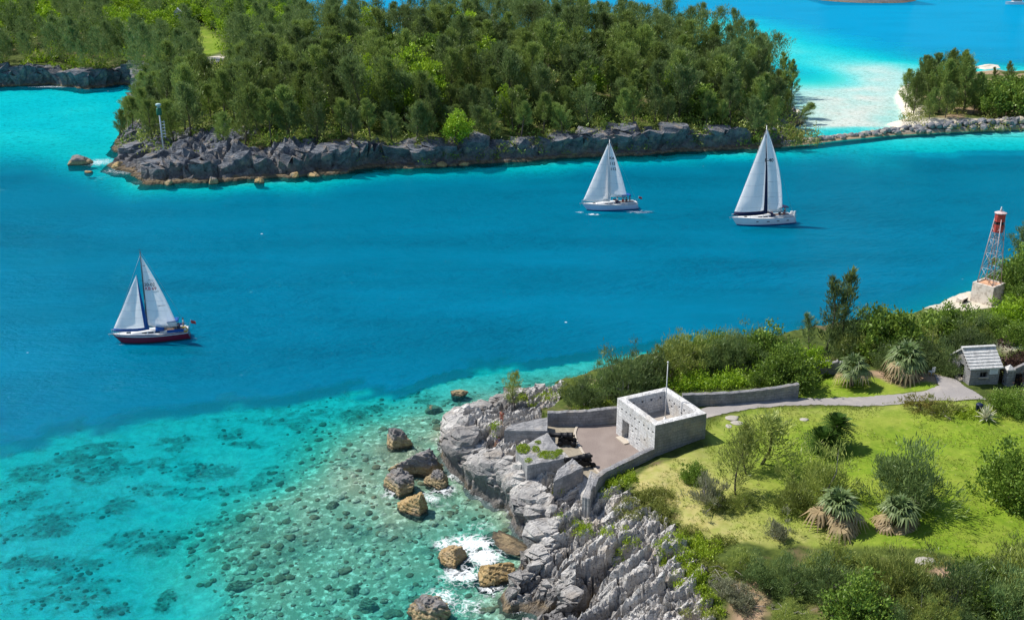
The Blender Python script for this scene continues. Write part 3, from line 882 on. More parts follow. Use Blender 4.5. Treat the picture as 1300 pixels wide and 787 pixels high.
# undercut: lean the cliffs outward towards their tops
gy, gx = np.gradient(H, tys, txs)
gl_ = np.sqrt(gx ** 2 + gy ** 2) + 1e-6
near_edge = sstep(3.5, 1.0, sd) * sstep(-0.3, 0.6, sdn)
oh = 1.35 * near_edge * sstep(0.6, 3.0, H)
VX = TX - gx / gl_ * oh; VY = TY - gy / gl_ * oh
ti = np.arange(TX.size).reshape(TX.shape)
okc = (np.maximum.reduce([sdn[:-1, :-1], sdn[1:, :-1], sdn[:-1, 1:], sdn[1:, 1:]]) > -1.3)
tf = np.stack([ti[:-1, :-1][okc], ti[:-1, 1:][okc], ti[1:, 1:][okc], ti[1:, :-1][okc]], 1)
used = np.zeros(TX.size, bool); used[tf.ravel()] = True
rem = np.cumsum(used) - 1
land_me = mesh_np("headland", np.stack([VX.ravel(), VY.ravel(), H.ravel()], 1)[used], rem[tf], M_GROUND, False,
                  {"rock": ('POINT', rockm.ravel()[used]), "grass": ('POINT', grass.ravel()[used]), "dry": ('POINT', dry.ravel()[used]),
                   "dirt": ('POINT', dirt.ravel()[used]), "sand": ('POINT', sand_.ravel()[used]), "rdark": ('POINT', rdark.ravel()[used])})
struct(link("headland_ground", land_me))


def bil(gx_, gy_, A_, x, y):
    i = int(np.clip(np.searchsorted(gx_, x) - 1, 0, len(gx_) - 2)); j = int(np.clip(np.searchsorted(gy_, y) - 1, 0, len(gy_) - 2))
    u = (x - gx_[i]) / (gx_[i + 1] - gx_[i]); v = (y - gy_[j]) / (gy_[j + 1] - gy_[j])
    u = min(max(u, 0), 1); v = min(max(v, 0), 1)
    return float(A_[j, i] * (1 - u) * (1 - v) + A_[j, i + 1] * u * (1 - v) + A_[j + 1, i] * (1 - u) * v + A_[j + 1, i + 1] * u * v)


def gz(x, y): return bil(txs, tys, H, x, y)


def G(px, py, z=5.0):
    """point of the near headland seen at px, py"""
    for _ in range(8):
        x, y = W(px, py, z)
        z = 0.5 * z + 0.5 * gz(x, y)
    return (x, y, gz(x, y))


# ------------------------------------------------------------------ the wooded island and the far shore
ixs = np.array(sorted(set(np.round(np.concatenate([np.arange(-180, 108, 0.9), np.arange(-540, -180, 4)]), 3))))
iys = np.array(sorted(set(np.round(np.concatenate([np.arange(222, 310, 0.7), np.arange(310, 400, 1.3), np.arange(400, 690, 4)]), 3))))
IX, IY = np.meshgrid(ixs, iys)
si = psdf(IX, IY, ISLE)
sin_ = si + 3.2 * fbm2(IX * 0.09, IY * 0.09, 4, 121) + 0.9 * fbm2(IX * 0.5, IY * 0.5, 3, 122)
IC = [(-84, 250, 3.2), (-88, 262, 3.4), (-70, 252, 4.4), (-58, 263, 8.2), (-66, 258, 5.6), (-75, 285, 7), (-85, 310, 7), (-105, 290, 2.4), (-100, 320, 3), (-100, 350, 3.5), (-46, 257, 7.2), (-25, 251, 4.0), (-8, 252, 5.2), (8, 254, 3.9), (22, 255, 5.2), (38, 258, 4.2), (52, 262, 4.4), (70, 272, 2.8), (82, 288, 2.6), (90, 300, 1.4), (86, 325, 1.6),
      (-50, 290, 12), (-20, 290, 14), (10, 290, 14), (40, 290, 11), (62, 300, 7), (-60, 330, 15), (-20, 325, 19), (20, 325, 19), (45, 325, 14), (70, 340, 8), (-60, 370, 17), (0, 370, 19), (50, 370, 13),
      (-88, 340, 8), (-104, 375, 6), (-125, 400, 7), (-128, 440, 10), (-115, 480, 13), (-150, 386, 4), (-200, 386, 4.5), (-250, 392, 5), (-170, 430, 14), (-220, 440, 20), (-300, 450, 20), (-180, 500, 24), (-140, 520, 18), (-130, 600, 12), (-300, 560, 24), (-450, 560, 20)]


def idw_w(X, Y, ctrl, power=3.0, soft=60.0):
    num = 0; den = 0
    for cx, cy, z in ctrl:
        w = 1.0 / (((X - cx) ** 2 + (Y - cy) ** 2 + soft) ** (power / 2))
        num = num + w * z; den = den + w
    return num / den


IH = idw_w(IX, IY, IC)
wci = 2.6 + 4.0 * noise2(IX * 0.06, IY * 0.06, 19) ** 2 + 9 * sstep(-34, -52, IX) * sstep(285, 265, IY)
wci = np.where((IX > 68) & (IY > 268), 14, wci)
pi_ = 1 - (1 - np.clip(sin_ / wci, 0, 1)) ** 2.4
rki = sstep(8.5, 5.0, si - 5 * sstep(-36, -52, IX) * sstep(285, 265, IY) + 2.5 * fbm2(IX * 0.1, IY * 0.1, 3, 131))
pt = np.exp(-(((IX + 84) / 22) ** 2 + ((IY - 252) / 13) ** 2))
rki = np.clip(np.maximum(rki, sstep(0.25, 0.45, pt)), 0, 1)
rki = np.where((IX > 84) & (IY > 276), rki * 0.25, rki)
A2 = IX * 0.85 - IY * 0.2; B3 = IX * 0.3 + IY * 0.95
ck, ci = voro2(IX * 0.16 + 0.4 * fbm2(IX * 0.3, IY * 0.3, 2, 145), IY * 0.22 - IX * 0.08, 146)
ck2, ci2 = voro2(IX * 0.5, IY * 0.6 - IX * 0.25, 147)
rel = (ridged2(A2 * 0.05 + 3, B3 * 0.22, 4, 141) - 0.5) * 2.6 + fbm2(IX * 0.16, IY * 0.16, 4, 142) * 1.6 + (ci - 0.5) * 2.3 + (ci2 - 0.5) * 1.5 - 2.2 * (saw(IX * 0.16 - IY * 0.12 + 0.6 * fbm2(IX * 0.08, IY * 0.08, 3, 149)) - 0.5) - 1.6 * np.exp(-(ck / 0.10) ** 2) - 0.6 * np.exp(-(ck2 / 0.12) ** 2) + fbm2(IX * 0.6, IY * 0.6, 3, 143) * 0.6
IH2 = IH * pi_ + rel * rki * sstep(0.3, 3.0, sin_) * np.clip(IH / 6, 0.25, 1) + fbm2(IX * 0.05, IY * 0.05, 3, 144) * 1.5 * (1 - rki) * sstep(0, 8, sin_)
# pale wave-cut ledge at the foot of the cliff
led = sstep(2.6, 1.2, sin_) * sstep(0.0, 0.6, sin_)
IH2 = np.where(sin_ < 0, np.maximum(sin_ * 0.8, -1.6), np.maximum(IH2 * (1 - 0.75 * led), 0.35 + 0.25 * noise2(IX * 0.5, IY * 0.5, 3)))
ig = np.zeros_like(IX)
gcx, gcy = -124, 432
ig = sstep(1.2, 0.7, ((IX + 124 + 0.35 * (IY - 432)) / 7) ** 2 + ((IY - 432) / 30) ** 2)
isand = sstep(1.25, 0.6, ((IX + 110) / 4.5) ** 2 + ((IY - 392) / 8) ** 2) + 0.8 * sstep(80, 88, IX) * sstep(278, 284, IY) * sstep(8, 3, si)
isand = np.clip(isand + 0.35 * led * sstep(-75, -40, IX), 0, 1)
rki = np.where(isand > 0.4, 0.2, rki)
gyi, gxi = np.gradient(IH2, iys, ixs)
gli = np.sqrt(gxi ** 2 + gyi ** 2) + 1e-6
ohi = 3.4 * sstep(8, 3, si) * sstep(1.0, 2.0, sin_) * sstep(1.2, 6, IH2)
ii = np.arange(IX.size).reshape(IX.shape)
okc = (np.maximum.reduce([sin_[:-1, :-1], sin_[1:, :-1], sin_[:-1, 1:], sin_[1:, 1:]]) > -1.6)
if_ = np.stack([ii[:-1, :-1][okc], ii[:-1, 1:][okc], ii[1:, 1:][okc], ii[1:, :-1][okc]], 1)
used = np.zeros(IX.size, bool); used[if_.ravel()] = True
rem = np.cumsum(used) - 1
isl_me = mesh_np("island", np.stack([(IX - gxi / gli * ohi).ravel(), (IY - gyi / gli * ohi).ravel(), IH2.ravel()], 1)[used], rem[if_], M_GROUND_FAR, False,
                 {"rock": ('POINT', rki.ravel()[used]), "grass": ('POINT', ig.ravel()[used]), "dry": ('POINT', 0 * ig.ravel()[used]),
                  "dirt": ('POINT', 0 * ig.ravel()[used]), "sand": ('POINT', isand.ravel()[used])})
struct(link("island_ground", isl_me))


def iz(x, y): return bil(ixs, iys, IH2, x, y)


# right-hand islet behind the breakwater, its sand spit, and the far islet
def small_land(name, poly, hmax, wedge, res, seed, sandy, rocky=0.0, dirt_=0.0):
    xa = [p[0] for p in poly]; ya = [p[1] for p in poly]
    gx1 = np.arange(min(xa) - 4, min(max(xa) + 4, 330), res); gy1 = np.arange(min(ya) - 4, max(ya) + 4, res)
    X, Y = np.meshgrid(gx1, gy1)
    s = psdf(X, Y, poly) + 0.8 * res * fbm2(X / (6 * res), Y / (6 * res), 4, seed)
    h = np.where(s > 0, hmax * (1 - (1 - np.clip(s / wedge, 0, 1)) ** 2) + 0.3 * hmax * fbm2(X * 0.15, Y * 0.15, 3, seed + 1) * sstep(0, 3, s), np.maximum(s * 0.35, -0.9))
    i1 = np.arange(X.size).reshape(X.shape)
    f = np.stack([i1[:-1, :-1].ravel(), i1[:-1, 1:].ravel(), i1[1:, 1:].ravel(), i1[1:, :-1].ravel()], 1)
    sa_ = np.clip(sandy * sstep(7, 2, s + 2 * fbm2(X * 0.2, Y * 0.2, 3, seed + 2)), 0, 1)
    rr = np.clip(rocky * sstep(9, 3, s), 0, 1)
    dd = dirt_ * sstep(0.0, 0.3, fbm2(X * 0.12, Y * 0.12, 3, seed + 3) + 0.1)
    me = mesh_np(name, np.stack([X.ravel(), Y.ravel(), h.ravel()], 1), f, M_GROUND_FAR, True,
                 {"rock": ('POINT', rr), "grass": ('POINT', 0 * h), "dry": ('POINT', 0 * h), "dirt": ('POINT', dd), "sand": ('POINT', sa_)})
    struct(link(name, me))
    return gx1, gy1, h


RI = small_land("islet_ground", RIGHT, 2.0, 6, 1.0, 201, 1.0, 0.0, 0.8)
small_land("sand_spit", SPIT, 0.5, 4, 0.8, 211, 1.0)
FARI = [(262 + 34 * math.cos(a) * (1 + 0.1 * math.sin(3 * a)) , 800 + 26 * math.sin(a)) for a in np.linspace(0, 2 * math.pi, 24, endpoint=False)]
FI = small_land("far_islet_ground", FARI, 3.0, 9, 2.0, 221, 0.5, 0.8)

# far islet lies in front of the sand bar at the top edge
# ------------------------------------------------------------------ sheets draped on the headland
def resample(pl, nseg):
    pl = [Vector((p[0], p[1])) for p in pl]
    L = [0]
    for a, b in zip(pl[:-1], pl[1:]): L.append(L[-1] + (b - a).length)
    out = []
    for k in range(nseg + 1):
        t = L[-1] * k / nseg
        i = max(0, min(len(L) - 2, int(np.searchsorted(L, t) - 1)))
        u = (t - L[i]) / max(1e-9, L[i + 1] - L[i])
        out.append(pl[i].lerp(pl[i + 1], u))
    return out


def drape_strip(name, ea, eb, mat, off=0.03, nl=80, nw=10, wob=0.0, z=None):
    a = resample(ea, nl); b = resample(eb, nl)
    vs = []
    for i in range(nl + 1):
        for j in range(nw + 1):
            p = a[i].lerp(b[i], j / nw)
            if wob and j in (0, nw):
                p = p + Vector((random.uniform(-wob, wob), random.uniform(-wob, wob)))
            vs.append((p.x, p.y, (gz(p.x, p.y) if z is None else z) + off))
    fs = [(i * (nw + 1) + j, i * (nw + 1) + j + 1, (i + 1) * (nw + 1) + j + 1, (i + 1) * (nw + 1) + j) for i in range(nl) for j in range(nw)]
    me = mesh_np(name, np.array(vs), np.array(fs), mat, True)
    return struct(link(name, me))


def gpts(pts, z=5.6): return [G(p[0], p[1], z)[:2] for p in pts]


drape_strip("path", gpts([(890, 519), (950, 511), (1012, 506), (1060, 505), (1110, 503), (1150, 500), (1178, 496), (1196, 489)]),
            gpts([(897, 531), (955, 519), (1030, 514), (1080, 515), (1120, 515), (1150, 513), (1185, 509), (1222, 508)]), M_PATH, 0.05, 90, 10, 0.10)
drape_strip("shed_path", gpts([(1186, 476), (1190, 486), (1196, 497), (1204, 510)]), gpts([(1214, 482), (1224, 491), (1234, 496), (1252, 508)]), M_PATH, 0.09, 30, 12, 0.05)
# gravel floor of the gun platform with its tan paved rim
drape_strip("gravel_yard", WP([(695, 541), (735, 541), (783, 538), (800, 552)], PLAZA_Z), WP([(700, 556), (760, 612), (790, 601), (830, 574)], PLAZA_Z), M_GRAVEL, 0.02, 60, 40, 0, PLAZA_Z)
drape_strip("gun_platform", WP([(695, 541.5), (700, 556), (726, 584), (752, 617)], PLAZA_Z), WP([(732, 541.5), (729, 556), (741, 577), (765, 606)], PLAZA_Z), M_PAVE, 0.028, 60, 12, 0, PLAZA_Z)
mb = MB()
kb = resample(WP([(732.5, 541.5), (729.5, 550), (731, 559), (741, 577), (752, 592), (765, 606)], PLAZA_Z), 24)
for a, b in zip(kb[:-1], kb[1:]):
    m = (a + b) / 2; d = b - a
    mb.box((m.x, m.y, PLAZA_Z + 0.06), (d.length - 0.02, 0.24, 0.14), math.atan2(d.y, d.x))
n = N("pale kerb"); f_ = n.noise(n.pos(), 6, 4)
M_KERB = n.pbr(n.mix(f_, C(0.56, 0.49, 0.40), C(0.44, 0.38, 0.31)), 0.9, 0, n.bump(f_, 0.3, 0.02))
tag(mb.build("stone_kerb", M_KERB), "curved pale stone kerb between the gravel yard and the gun platform", "kerb")


# ------------------------------------------------------------------ guardhouse
def wall_holes(mb, dark, p0, p1, z0, z1, t, outer=(), inner=(), through=()):
    """wall p0->p1, outside on the right-hand side; holes (u0,u1,v0,v1) in metres from p0, z0"""
    p0 = Vector((p0[0], p0[1], 0)); p1 = Vector((p1[0], p1[1], 0))
    L = (p1 - p0).length; e = (p1 - p0) / L; nrm = Vector((e.y, -e.x, 0))
    Q = lambda u, v, s: p0 + e * u + nrm * (-s) + Vector((0, 0, z0 + v))
    Hh = z1 - z0
    for side, holes in ((0.0, list(outer) + list(through)), (t, list(inner) + list(through))):
        us = sorted(set([0, L] + [q for h in holes for q in h[:2]])); vs = sorted(set([0, Hh] + [q for h in holes for q in h[2:4]]))
        for i in range(len(us) - 1):
            for j in range(len(vs) - 1):
                uc, vc = (us[i] + us[i + 1]) / 2, (vs[j] + vs[j + 1]) / 2
                if any(h[0] < uc < h[1] and h[2] < vc < h[3] for h in holes): continue
                q = [Q(us[i], vs[j], side), Q(us[i + 1], vs[j], side), Q(us[i + 1], vs[j + 1], side), Q(us[i], vs[j + 1], side)]
                mb.add(q, [(0, 1, 2, 3) if side == 0 else (3, 2, 1, 0)])
    for holes, s0, s1, back in ((outer, 0.0, 0.3, True), (inner, t, t - 0.3, True), (through, 0.0, t, False)):
        for h in holes:
            a = [Q(h[0], h[2], s0), Q(h[1], h[2], s0), Q(h[1], h[3], s0), Q(h[0], h[3], s0)]
            b = [Q(h[0], h[2], s1), Q(h[1], h[2], s1), Q(h[1], h[3], s1), Q(h[0], h[3], s1)]
            mb.add(a + b, [(0, 4, 5, 1), (1, 5, 6, 2), (2, 6, 7, 3), (3, 7, 4, 0)])
            if back:
                mb.cur = 1; mb.add(b, [(0, 1, 2, 3)]); mb.cur = 0


GT = 8.25
gL, gF, gR = [Vector(W(*p, GT)) for p in ((784, 505), (832, 540), (897, 524.5))]
gF_ = gF
e1 = (gL - gF_); e2 = (gR - gF_)
ang = math.atan2(e2.y, e2.x); a1 = math.atan2(e1.y, e1.x)
ang = (ang + (a1 - math.pi / 2)) / 2
eu = Vector((math.cos(ang), math.sin(ang))); ev = Vector((-eu.y, eu.x))
LU, LV = e2.length, e1.length
print("guardhouse", LU, LV, math.degrees(math.atan2(e2.y, e2.x)), math.degrees(a1) - 90)
g0 = gF_; gu = gF_ + eu * LU; gv = gF_ + ev * LV; guv = gF_ + eu * LU + ev * LV
gh = empty("guardhouse", (0, 0, 0), 0, "roofless square stone guardhouse beside the gravel yard, lit white on its left wall", "guardhouse")
mb = MB(); dk = MB()
t = 0.72
Z0 = PLAZA_Z - 0.3
rs = random.Random(3)
# left (yard) wall runs gv -> g0 with outside on the right-hand side
sock = lambda us, v: [(u, u + 0.26, v, v + 0.24) for u in us]
row = [LV * k / 8.6 for k in range(1, 9)]
door = (LV * 0.16, LV * 0.16 + 1.25, 0.35, 2.45)
low = [(LV * 0.42 + rs.uniform(0, LV * 0.5), rs.uniform(0.5, 2.1)) for _ in range(15)]
lowh = []
for u, v in low:
    if all(abs(u - a) > 0.42 or abs(v - b) > 0.36 for a, b, _, _ in lowh): lowh.append((u, v, 0, 0))
outer_l = sock(row, 3.35) + [(u, u + 0.24, v, v + 0.2) for u, v, _, _ in lowh] + sock([LV * 0.40, LV * 0.43 + 0.5], 2.35)
wall_holes(mb, dk, gv, g0, Z0, GT, t, outer_l, sock(row[1:-1], 3.6), [door])
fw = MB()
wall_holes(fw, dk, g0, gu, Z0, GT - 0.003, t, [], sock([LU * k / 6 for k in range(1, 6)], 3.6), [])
fo_ = fw.build("front_wall", [M_STONE_GREY, M_DARK], gh); fo_["label"] = "front wall facing away from the sun, its shade painted in with darker stone"  # darker stone than the other walls: shade put into the colour
wall_holes(mb, dk, gu, guv, Z0, GT, t, [], sock([LV * k / 8 for k in range(1, 8)], 3.5) + sock([LV * (k + .5) / 8 for k in (1, 3, 5)], 3.0), [])
wall_holes(mb, dk, guv, gv, Z0, GT, t, [], sock([LU * k / 5.5 for k in range(1, 5)], 3.55), [])
# wall tops
iu = lambda a, b: g0 + eu * a + ev * b
o4 = [iu(0, 0), iu(LU, 0), iu(LU, LV), iu(0, LV)]; i4 = [iu(t, t), iu(LU - t, t), iu(LU - t, LV - t), iu(t, LV - t)]
for k in range(4):
    k2 = (k + 1) % 4
    nn = 14
    vs = []
    for q in range(nn + 1):
        for w in range(4):
            p = o4[k].lerp(o4[k2], q / nn).lerp(i4[k].lerp(i4[k2], q / nn), w / 3)
            edge = 0 if w in (0, 3) or q in (0, nn) else rs.uniform(0.0, 0.10)
            vs.append((p.x, p.y, GT + edge))
    mb.add(vs, [(q * 4 + w, (q + 1) * 4 + w, (q + 1) * 4 + w + 1, q * 4 + w + 1) for q in range(nn) for w in range(3)])
mb.build("wall", [M_STONE, M_DARK], gh)
ft = MB()
ft.prism([tuple(iu(t, t)), tuple(iu(LU - t, t)), tuple(iu(LU - t, LV - t)), tuple(iu(t, LV - t))], 5.7, 6.05)
ft.build("timber_floor", M_PLANK, gh)
st_ = MB()
dp = gv.lerp(g0, (door[0] + 0.62) / LV)
st_.box((dp.x - ev.y * 0.0 - eu.x * 0.25, dp.y - eu.y * 0.25, PLAZA_Z + 0.06), (0.7, 1.7, 0.16), ang)
st_.build("door_step", M_KERB, gh)
# flagpole inside
fx, fy = W(844, 532, 6.06)
fp = empty("flagpole", (fx, fy, 6.05), 0, "bare pale flagpole standing inside the roofless guardhouse", "flagpole")
M_POLE = paint("pale pole paint", C(0.72, 0.71, 0.70), 0.4, 0, 0.1)
mb = MB(); mb.tube([(0, 0, 0), (0, 0, 3), (0, 0, 6.3)], [0.062, 0.055, 0.042], 10); mb.build("pole", M_POLE, fp)
mb = MB(); mb.lathe([(0.02, 6.29), (0.10, 6.33), (0.11, 6.40), (0.05, 6.46), (0.02, 6.48)], 12); mb.build("finial", M_POLE, fp)
mb = MB(); mb.lathe([(0.2, 0), (0.2, 0.08), (0.1, 0.1), (0.09, 0.3)], 12); mb.build("base_plate", M_POLE, fp)


# ------------------------------------------------------------------ walls and parapet blocks
def coping_wall(name, pts, w, ztop, zbot, mat, label, rough=0.05):
    """pts: world polyline of the wall's front face foot; ztop list or number"""
    nseg = 26
    pl = resample(pts, nseg)
    vs = []; rr = random.Random(len(pts) * 7 + nseg)
    for i, p in enumerate(pl):
        d = (pl[min(i + 1, nseg)] - pl[max(i - 1, 0)]).normalized()
        nr = Vector((-d.y, d.x))
        zt = ztop[0] + (ztop[1] - ztop[0]) * i / nseg if hasattr(ztop, '__len__') else ztop
        zt2 = zt + rr.uniform(-rough, rough)
        zb = zbot if zbot is not None else min(gz(p.x, p.y), zt - 0.5) - 0.5
        q = p + nr * w
        vs += [(p.x, p.y, zb), (p.x, p.y, zt2), ((p.x + q.x) / 2, (p.y + q.y) / 2, zt2 + 0.06 + rr.uniform(-rough, rough)), (q.x, q.y, zt2), (q.x, q.y, zb)]
    fs = []
    for i in range(nseg):
        for k in range(4):
            fs.append((i * 5 + k, (i + 1) * 5 + k, (i + 1) * 5 + k + 1, i * 5 + k + 1))
    fs += [(0, 1, 2, 3, 4), tuple(nseg * 5 + k for k in (4, 3, 2, 1, 0))]
    mb = MB(); mb.add(vs, fs)
    o = mb.build(name, mat)
    bm = bmesh.new(); bm.from_mesh(o.data); bmesh.ops.recalc_face_normals(bm, faces=bm.faces); bm.to_mesh(o.data); bm.free()
    return tag(o, label, "wall")


coping_wall("stone_wall", WP([(695, 541), (740, 541), (784, 537)], PLAZA_Z), 0.55, (5.75, 5.95), PLAZA_Z - 0.4, M_STONE_GREY, "low grey stone wall between the left parapet and the guardhouse, shading the gravel yard")
coping_wall("stone_wall", gpts([(866, 519), (925, 514), (970, 510), (1013, 506)]), 0.55, (6.75, 7.15), None, M_STONE_GREY, "long low grey stone wall running right from the guardhouse along the path")
coping_wall("stone_wall", [W(*p, 5.45) for p in [(756, 616), (760, 606), (770, 599), (782, 594), (800, 586), (818, 578), (831, 573)]], 0.55, (5.35, 5.75), PLAZA_Z - 0.6, M_STONE_GREY,
            "curved low wall with flat coping below the guardhouse's front corner", 0.03)


def block(name, top, z, zb, label, rough=0.06, mat=None, grid=9):
    """parapet block: top polygon of four px corners at height z (or four heights)"""
    zs = z if hasattr(z, '__len__') else [z] * 4
    c = [Vector((*W(p[0], p[1], q), q)) for p, q in zip(top, zs)]
    rr = random.Random(int(top[0][0]))
    vs = []; g = grid
    for i in range(g + 1):
        for j in range(g + 1):
            p = c[0].lerp(c[1], i / g).lerp(c[3].lerp(c[2], i / g), j / g)
            edge = i in (0, g) or j in (0, g)
            vs.append(p + Vector((rr.uniform(-.03, .03), rr.uniform(-.03, .03), rr.uniform(-rough, rough) + (0 if edge else 0.08))))
    fs = [(i * (g + 1) + j, (i + 1) * (g + 1) + j, (i + 1) * (g + 1) + j + 1, i * (g + 1) + j + 1) for i in range(g) for j in range(g)]
    ring = [i * (g + 1) for i in range(g + 1)] + [g * (g + 1) + j for j in range(1, g + 1)] + [i * (g + 1) + g for i in range(g - 1, -1, -1)] + [j for j in range(g - 1, 0, -1)]
    b = len(vs)
    cen = sum(c, Vector()) / 4
    for k in ring:
        p = vs[k]; out = (p - cen) * 0.03
        vs.append(Vector((p.x + out.x, p.y + out.y, zb)))
    m = len(ring)
    for k in range(m):
        fs.append((ring[k], ring[(k + 1) % m], b + (k + 1) % m, b + k))
    mb = MB(); mb.add(vs, fs)
    o = mb.build(name, mat or M_STONE_BLOCK)
    bm = bmesh.new(); bm.from_mesh(o.data); bmesh.ops.recalc_face_normals(bm, faces=bm.faces); bm.to_mesh(o.data); bm.free()
    return tag(o, label, "parapet block", "stone parapet blocks around the gun platform")


block("parapet_block", [(640.5, 546), (694.5, 547), (695, 529), (646, 540)], [5.3, 5.45, 5.5, 5.35], 3.0, "long low parapet block beside the two people on the rocks")
block("parapet_block", [(669.5, 591), (718, 581), (695, 549), (655, 571)], [5.4, 5.4, 5.45, 5.3], 2.8, "widest parapet block, bright green plants growing on its top between the two cannons")
block("parapet_block", [(702.5, 611), (740.5, 592.5), (727, 582), (708, 596)], [5.2, 5.5, 5.6, 5.3], 2.5, "wedge-shaped parapet block just below the lower cannon's barrel")
block("parapet_block", [(739.5, 631), (748.5, 633), (758, 602), (750, 597)], [5.25, 5.3, 5.4, 5.4], 3.2, "narrow pale parapet block at the lower end of the curved wall", 0.04)
# rocky crest next to the first block
# ------------------------------------------------------------------ cannons
M_IRON = paint("black cast iron", C(0.018, 0.018, 0.02), 0.55, 0.3, 0.3)


def cannon(px0, px1, label, z=PLAZA_Z):
    ax, ay = W(px0[0], px0[1], z + 1.05); bx, by = W(px1[0], px1[1], z + 1.05)
    d = Vector((ax - bx, ay - by)); L = d.length; rz = math.atan2(d.y, d.x)
    t = empty("cannon", (bx, by, z + 0.03), rz, label, "cannon", "cannons on the gun platform")
    mb = MB()
    k = L / 2.6
    prof = [(0.02, -0.34), (0.10, -0.33), (0.12, -0.27), (0.06, -0.22), (0.08, -0.16), (0.27, -0.1), (0.30, -0.05), (0.30, 0.02), (0.275, 0.04), (0.265, 0.5), (0.285, 0.52), (0.285, 0.60), (0.245, 0.62), (0.225, 1.2), (0.24, 1.22), (0.24, 1.28),
            (0.21, 1.3), (0.175, 2.3), (0.19, 2.36), (0.235, 2.5), (0.235, 2.58), (0.19, 2.62), (0.10, 2.62), (0.095, 2.3)]
    mb.lathe([(r * 1.25, h * k) for r, h in prof], 18, (0, 0, 1.02), 'X')
    mb.build("barrel", M_IRON, t)
    tr = MB(); tr.tube([(1.05 * k, -0.46, 0.98), (1.05 * k, 0.46, 0.98)], 0.085, 8); tr.build("trunnion", M_IRON, t)
    for s in (-1, 1):
        ch = MB()
        pts = [(-0.45, 0.22), (1.5 * k, 0.22), (1.5 * k, 0.55), (1.32 * k, 0.92), (0.9 * k, 0.92), (0.7 * k, 0.74), (0.45 * k, 0.74), (0.3 * k, 0.56), (0.02, 0.56), (-0.15, 0.40), (-0.45, 0.40)]
        y0, y1 = (0.32, 0.44) if s > 0 else (-0.44, -0.32)
        n_ = len(pts)
        ch.add([(x, y0, zz) for x, zz in pts] + [(x, y1, zz) for x, zz in pts],
               [tuple(range(n_)), tuple(range(2 * n_ - 1, n_ - 1, -1))] + [((i + 1) % n_, i, n_ + i, n_ + (i + 1) % n_) for i in range(n_)])
        ch.build("carriage_cheek", M_IRON, t)
        for x in (-0.22, 1.25 * k):
            w = MB(); w.lathe([(0.07, s * 0.46), (0.26, s * 0.46), (0.28, s * 0.48), (0.28, s * 0.58), (0.26, s * 0.60), (0.12, s * 0.60), (0.10, s * 0.66), (0.02, s * 0.66)] if s > 0 else
                             [(0.02, -0.66), (0.10, -0.66), (0.12, -0.60), (0.26, -0.60), (0.28, -0.58), (0.28, -0.48), (0.26, -0.46), (0.07, -0.46)], 16, (x, 0, 0.28), 'Y')
            w.build("wheel", M_IRON, t)
    for x in (-0.22, 1.25 * k):
        axl = MB(); axl.tube([(x, -0.5, 0.28), (x, 0.5, 0.28)], 0.06, 8); axl.build("axle", M_IRON, t)
    return t


cannon((696, 551.5), (726, 553), "upper black cannon on its iron carriage, pointing out between two parapet blocks")
cannon((717, 584), (748, 579), "lower black cannon on its iron carriage, nearest the curved wall")


# ------------------------------------------------------------------ slate-roofed shed
SZ = 6.35
s_f0 = Vector(W(1229.5, 489.5, SZ)); s_f1 = Vector(W(1269, 489.5, SZ)); s_b0 = Vector(W(1211.5, 478, SZ))
du = (s_f1 - s_f0); SU = du.length; du.normalize(); bd_ = (s_b0 - s_f0); ra_ = 0.45 * math.atan2(du.y, du.x) + 0.55 * (math.atan2(bd_.y, bd_.x) - math.pi / 2); du = Vector((math.cos(ra_), math.sin(ra_))); dv = Vector((-du.y, du.x)); SV = 3.9
srz = math.atan2(du.y, du.x)
print("shed", SU, (s_b0 - s_f0).length)
sh = empty("stone_shed", (s_f0.x, s_f0.y, SZ), srz, "small grey stone shed with a white stepped slab roof at the end of the path", "shed")
mb = MB(); dk = MB()
wt = 0.35; eh = 2.05; rh = 3.55
wall_holes(mb, dk, (0, 0), (SU, 0), -0.3, eh, wt, [(1.15, 2.0, 0.95, 1.85)], [], [])
wall_holes(mb, dk, (SU, 0), (SU, SV), -0.3, eh, wt, [], [], [])
wall_holes(mb, dk, (SU, SV), (0, SV), -0.3, eh, wt, [], [], [])
wall_holes(mb, dk, (0, SV), (0, 0), -0.3, eh, wt, [], [], [(SV * 0.42, SV * 0.42 + 0.95, 0.3, 2.15)])
for x, s in ((0.0, -1), (SU, 1)):
    a = (x, 0, eh); b = (x, SV, eh); c = (x, SV / 2, rh)
    x2 = x - s * wt
    mb.add([a, b, c, (x2, 0, eh), (x2, SV, eh), (x2, SV / 2, rh)], [(0, 2, 1) if s < 0 else (0, 1, 2), (3, 4, 5) if s < 0 else (3, 5, 4)])
mb.build("wall", [masonry("shed stone", (0.34, 0.335, 0.33), (0.18, 0.18, 0.19), 0.6, 0.28, 0.6, 0.4), M_DARK], sh)
mb = MB(); mb.box((1.575, 0.22, 1.4), (0.06, 0.06, 0.88)); mb.box((1.575, 0.215, 1.4), (0.84, 0.05, 0.06)); mb.build("window_bars", paint("window bars", C(0.12, 0.11, 0.10)), sh)
mb = MB(); mb.box((1.575, -0.06, 0.89), (1.1, 0.22, 0.11)); mb.build("sill", M_KERB, sh)
n = N("whitewashed slate"); f_ = n.noise(n.pos(), 2.6, 6, 0.7); f2_ = n.noise(n.pos(), 9, 4, 0.7)
c_ = n.mix(n.fr(f_, 0.42, 0.7), C(0.62, 0.61, 0.59), C(0.34, 0.33, 0.32)); c_ = n.mix(n.fr(f2_, 0.52, 0.68, 0, 0.75), c_, C(0.16, 0.16, 0.155))
M_SLATE = n.pbr(c_, 0.9, 0, n.bump(f2_, 0.5, 0.04), 0.1)
mb = MB()
K = 7
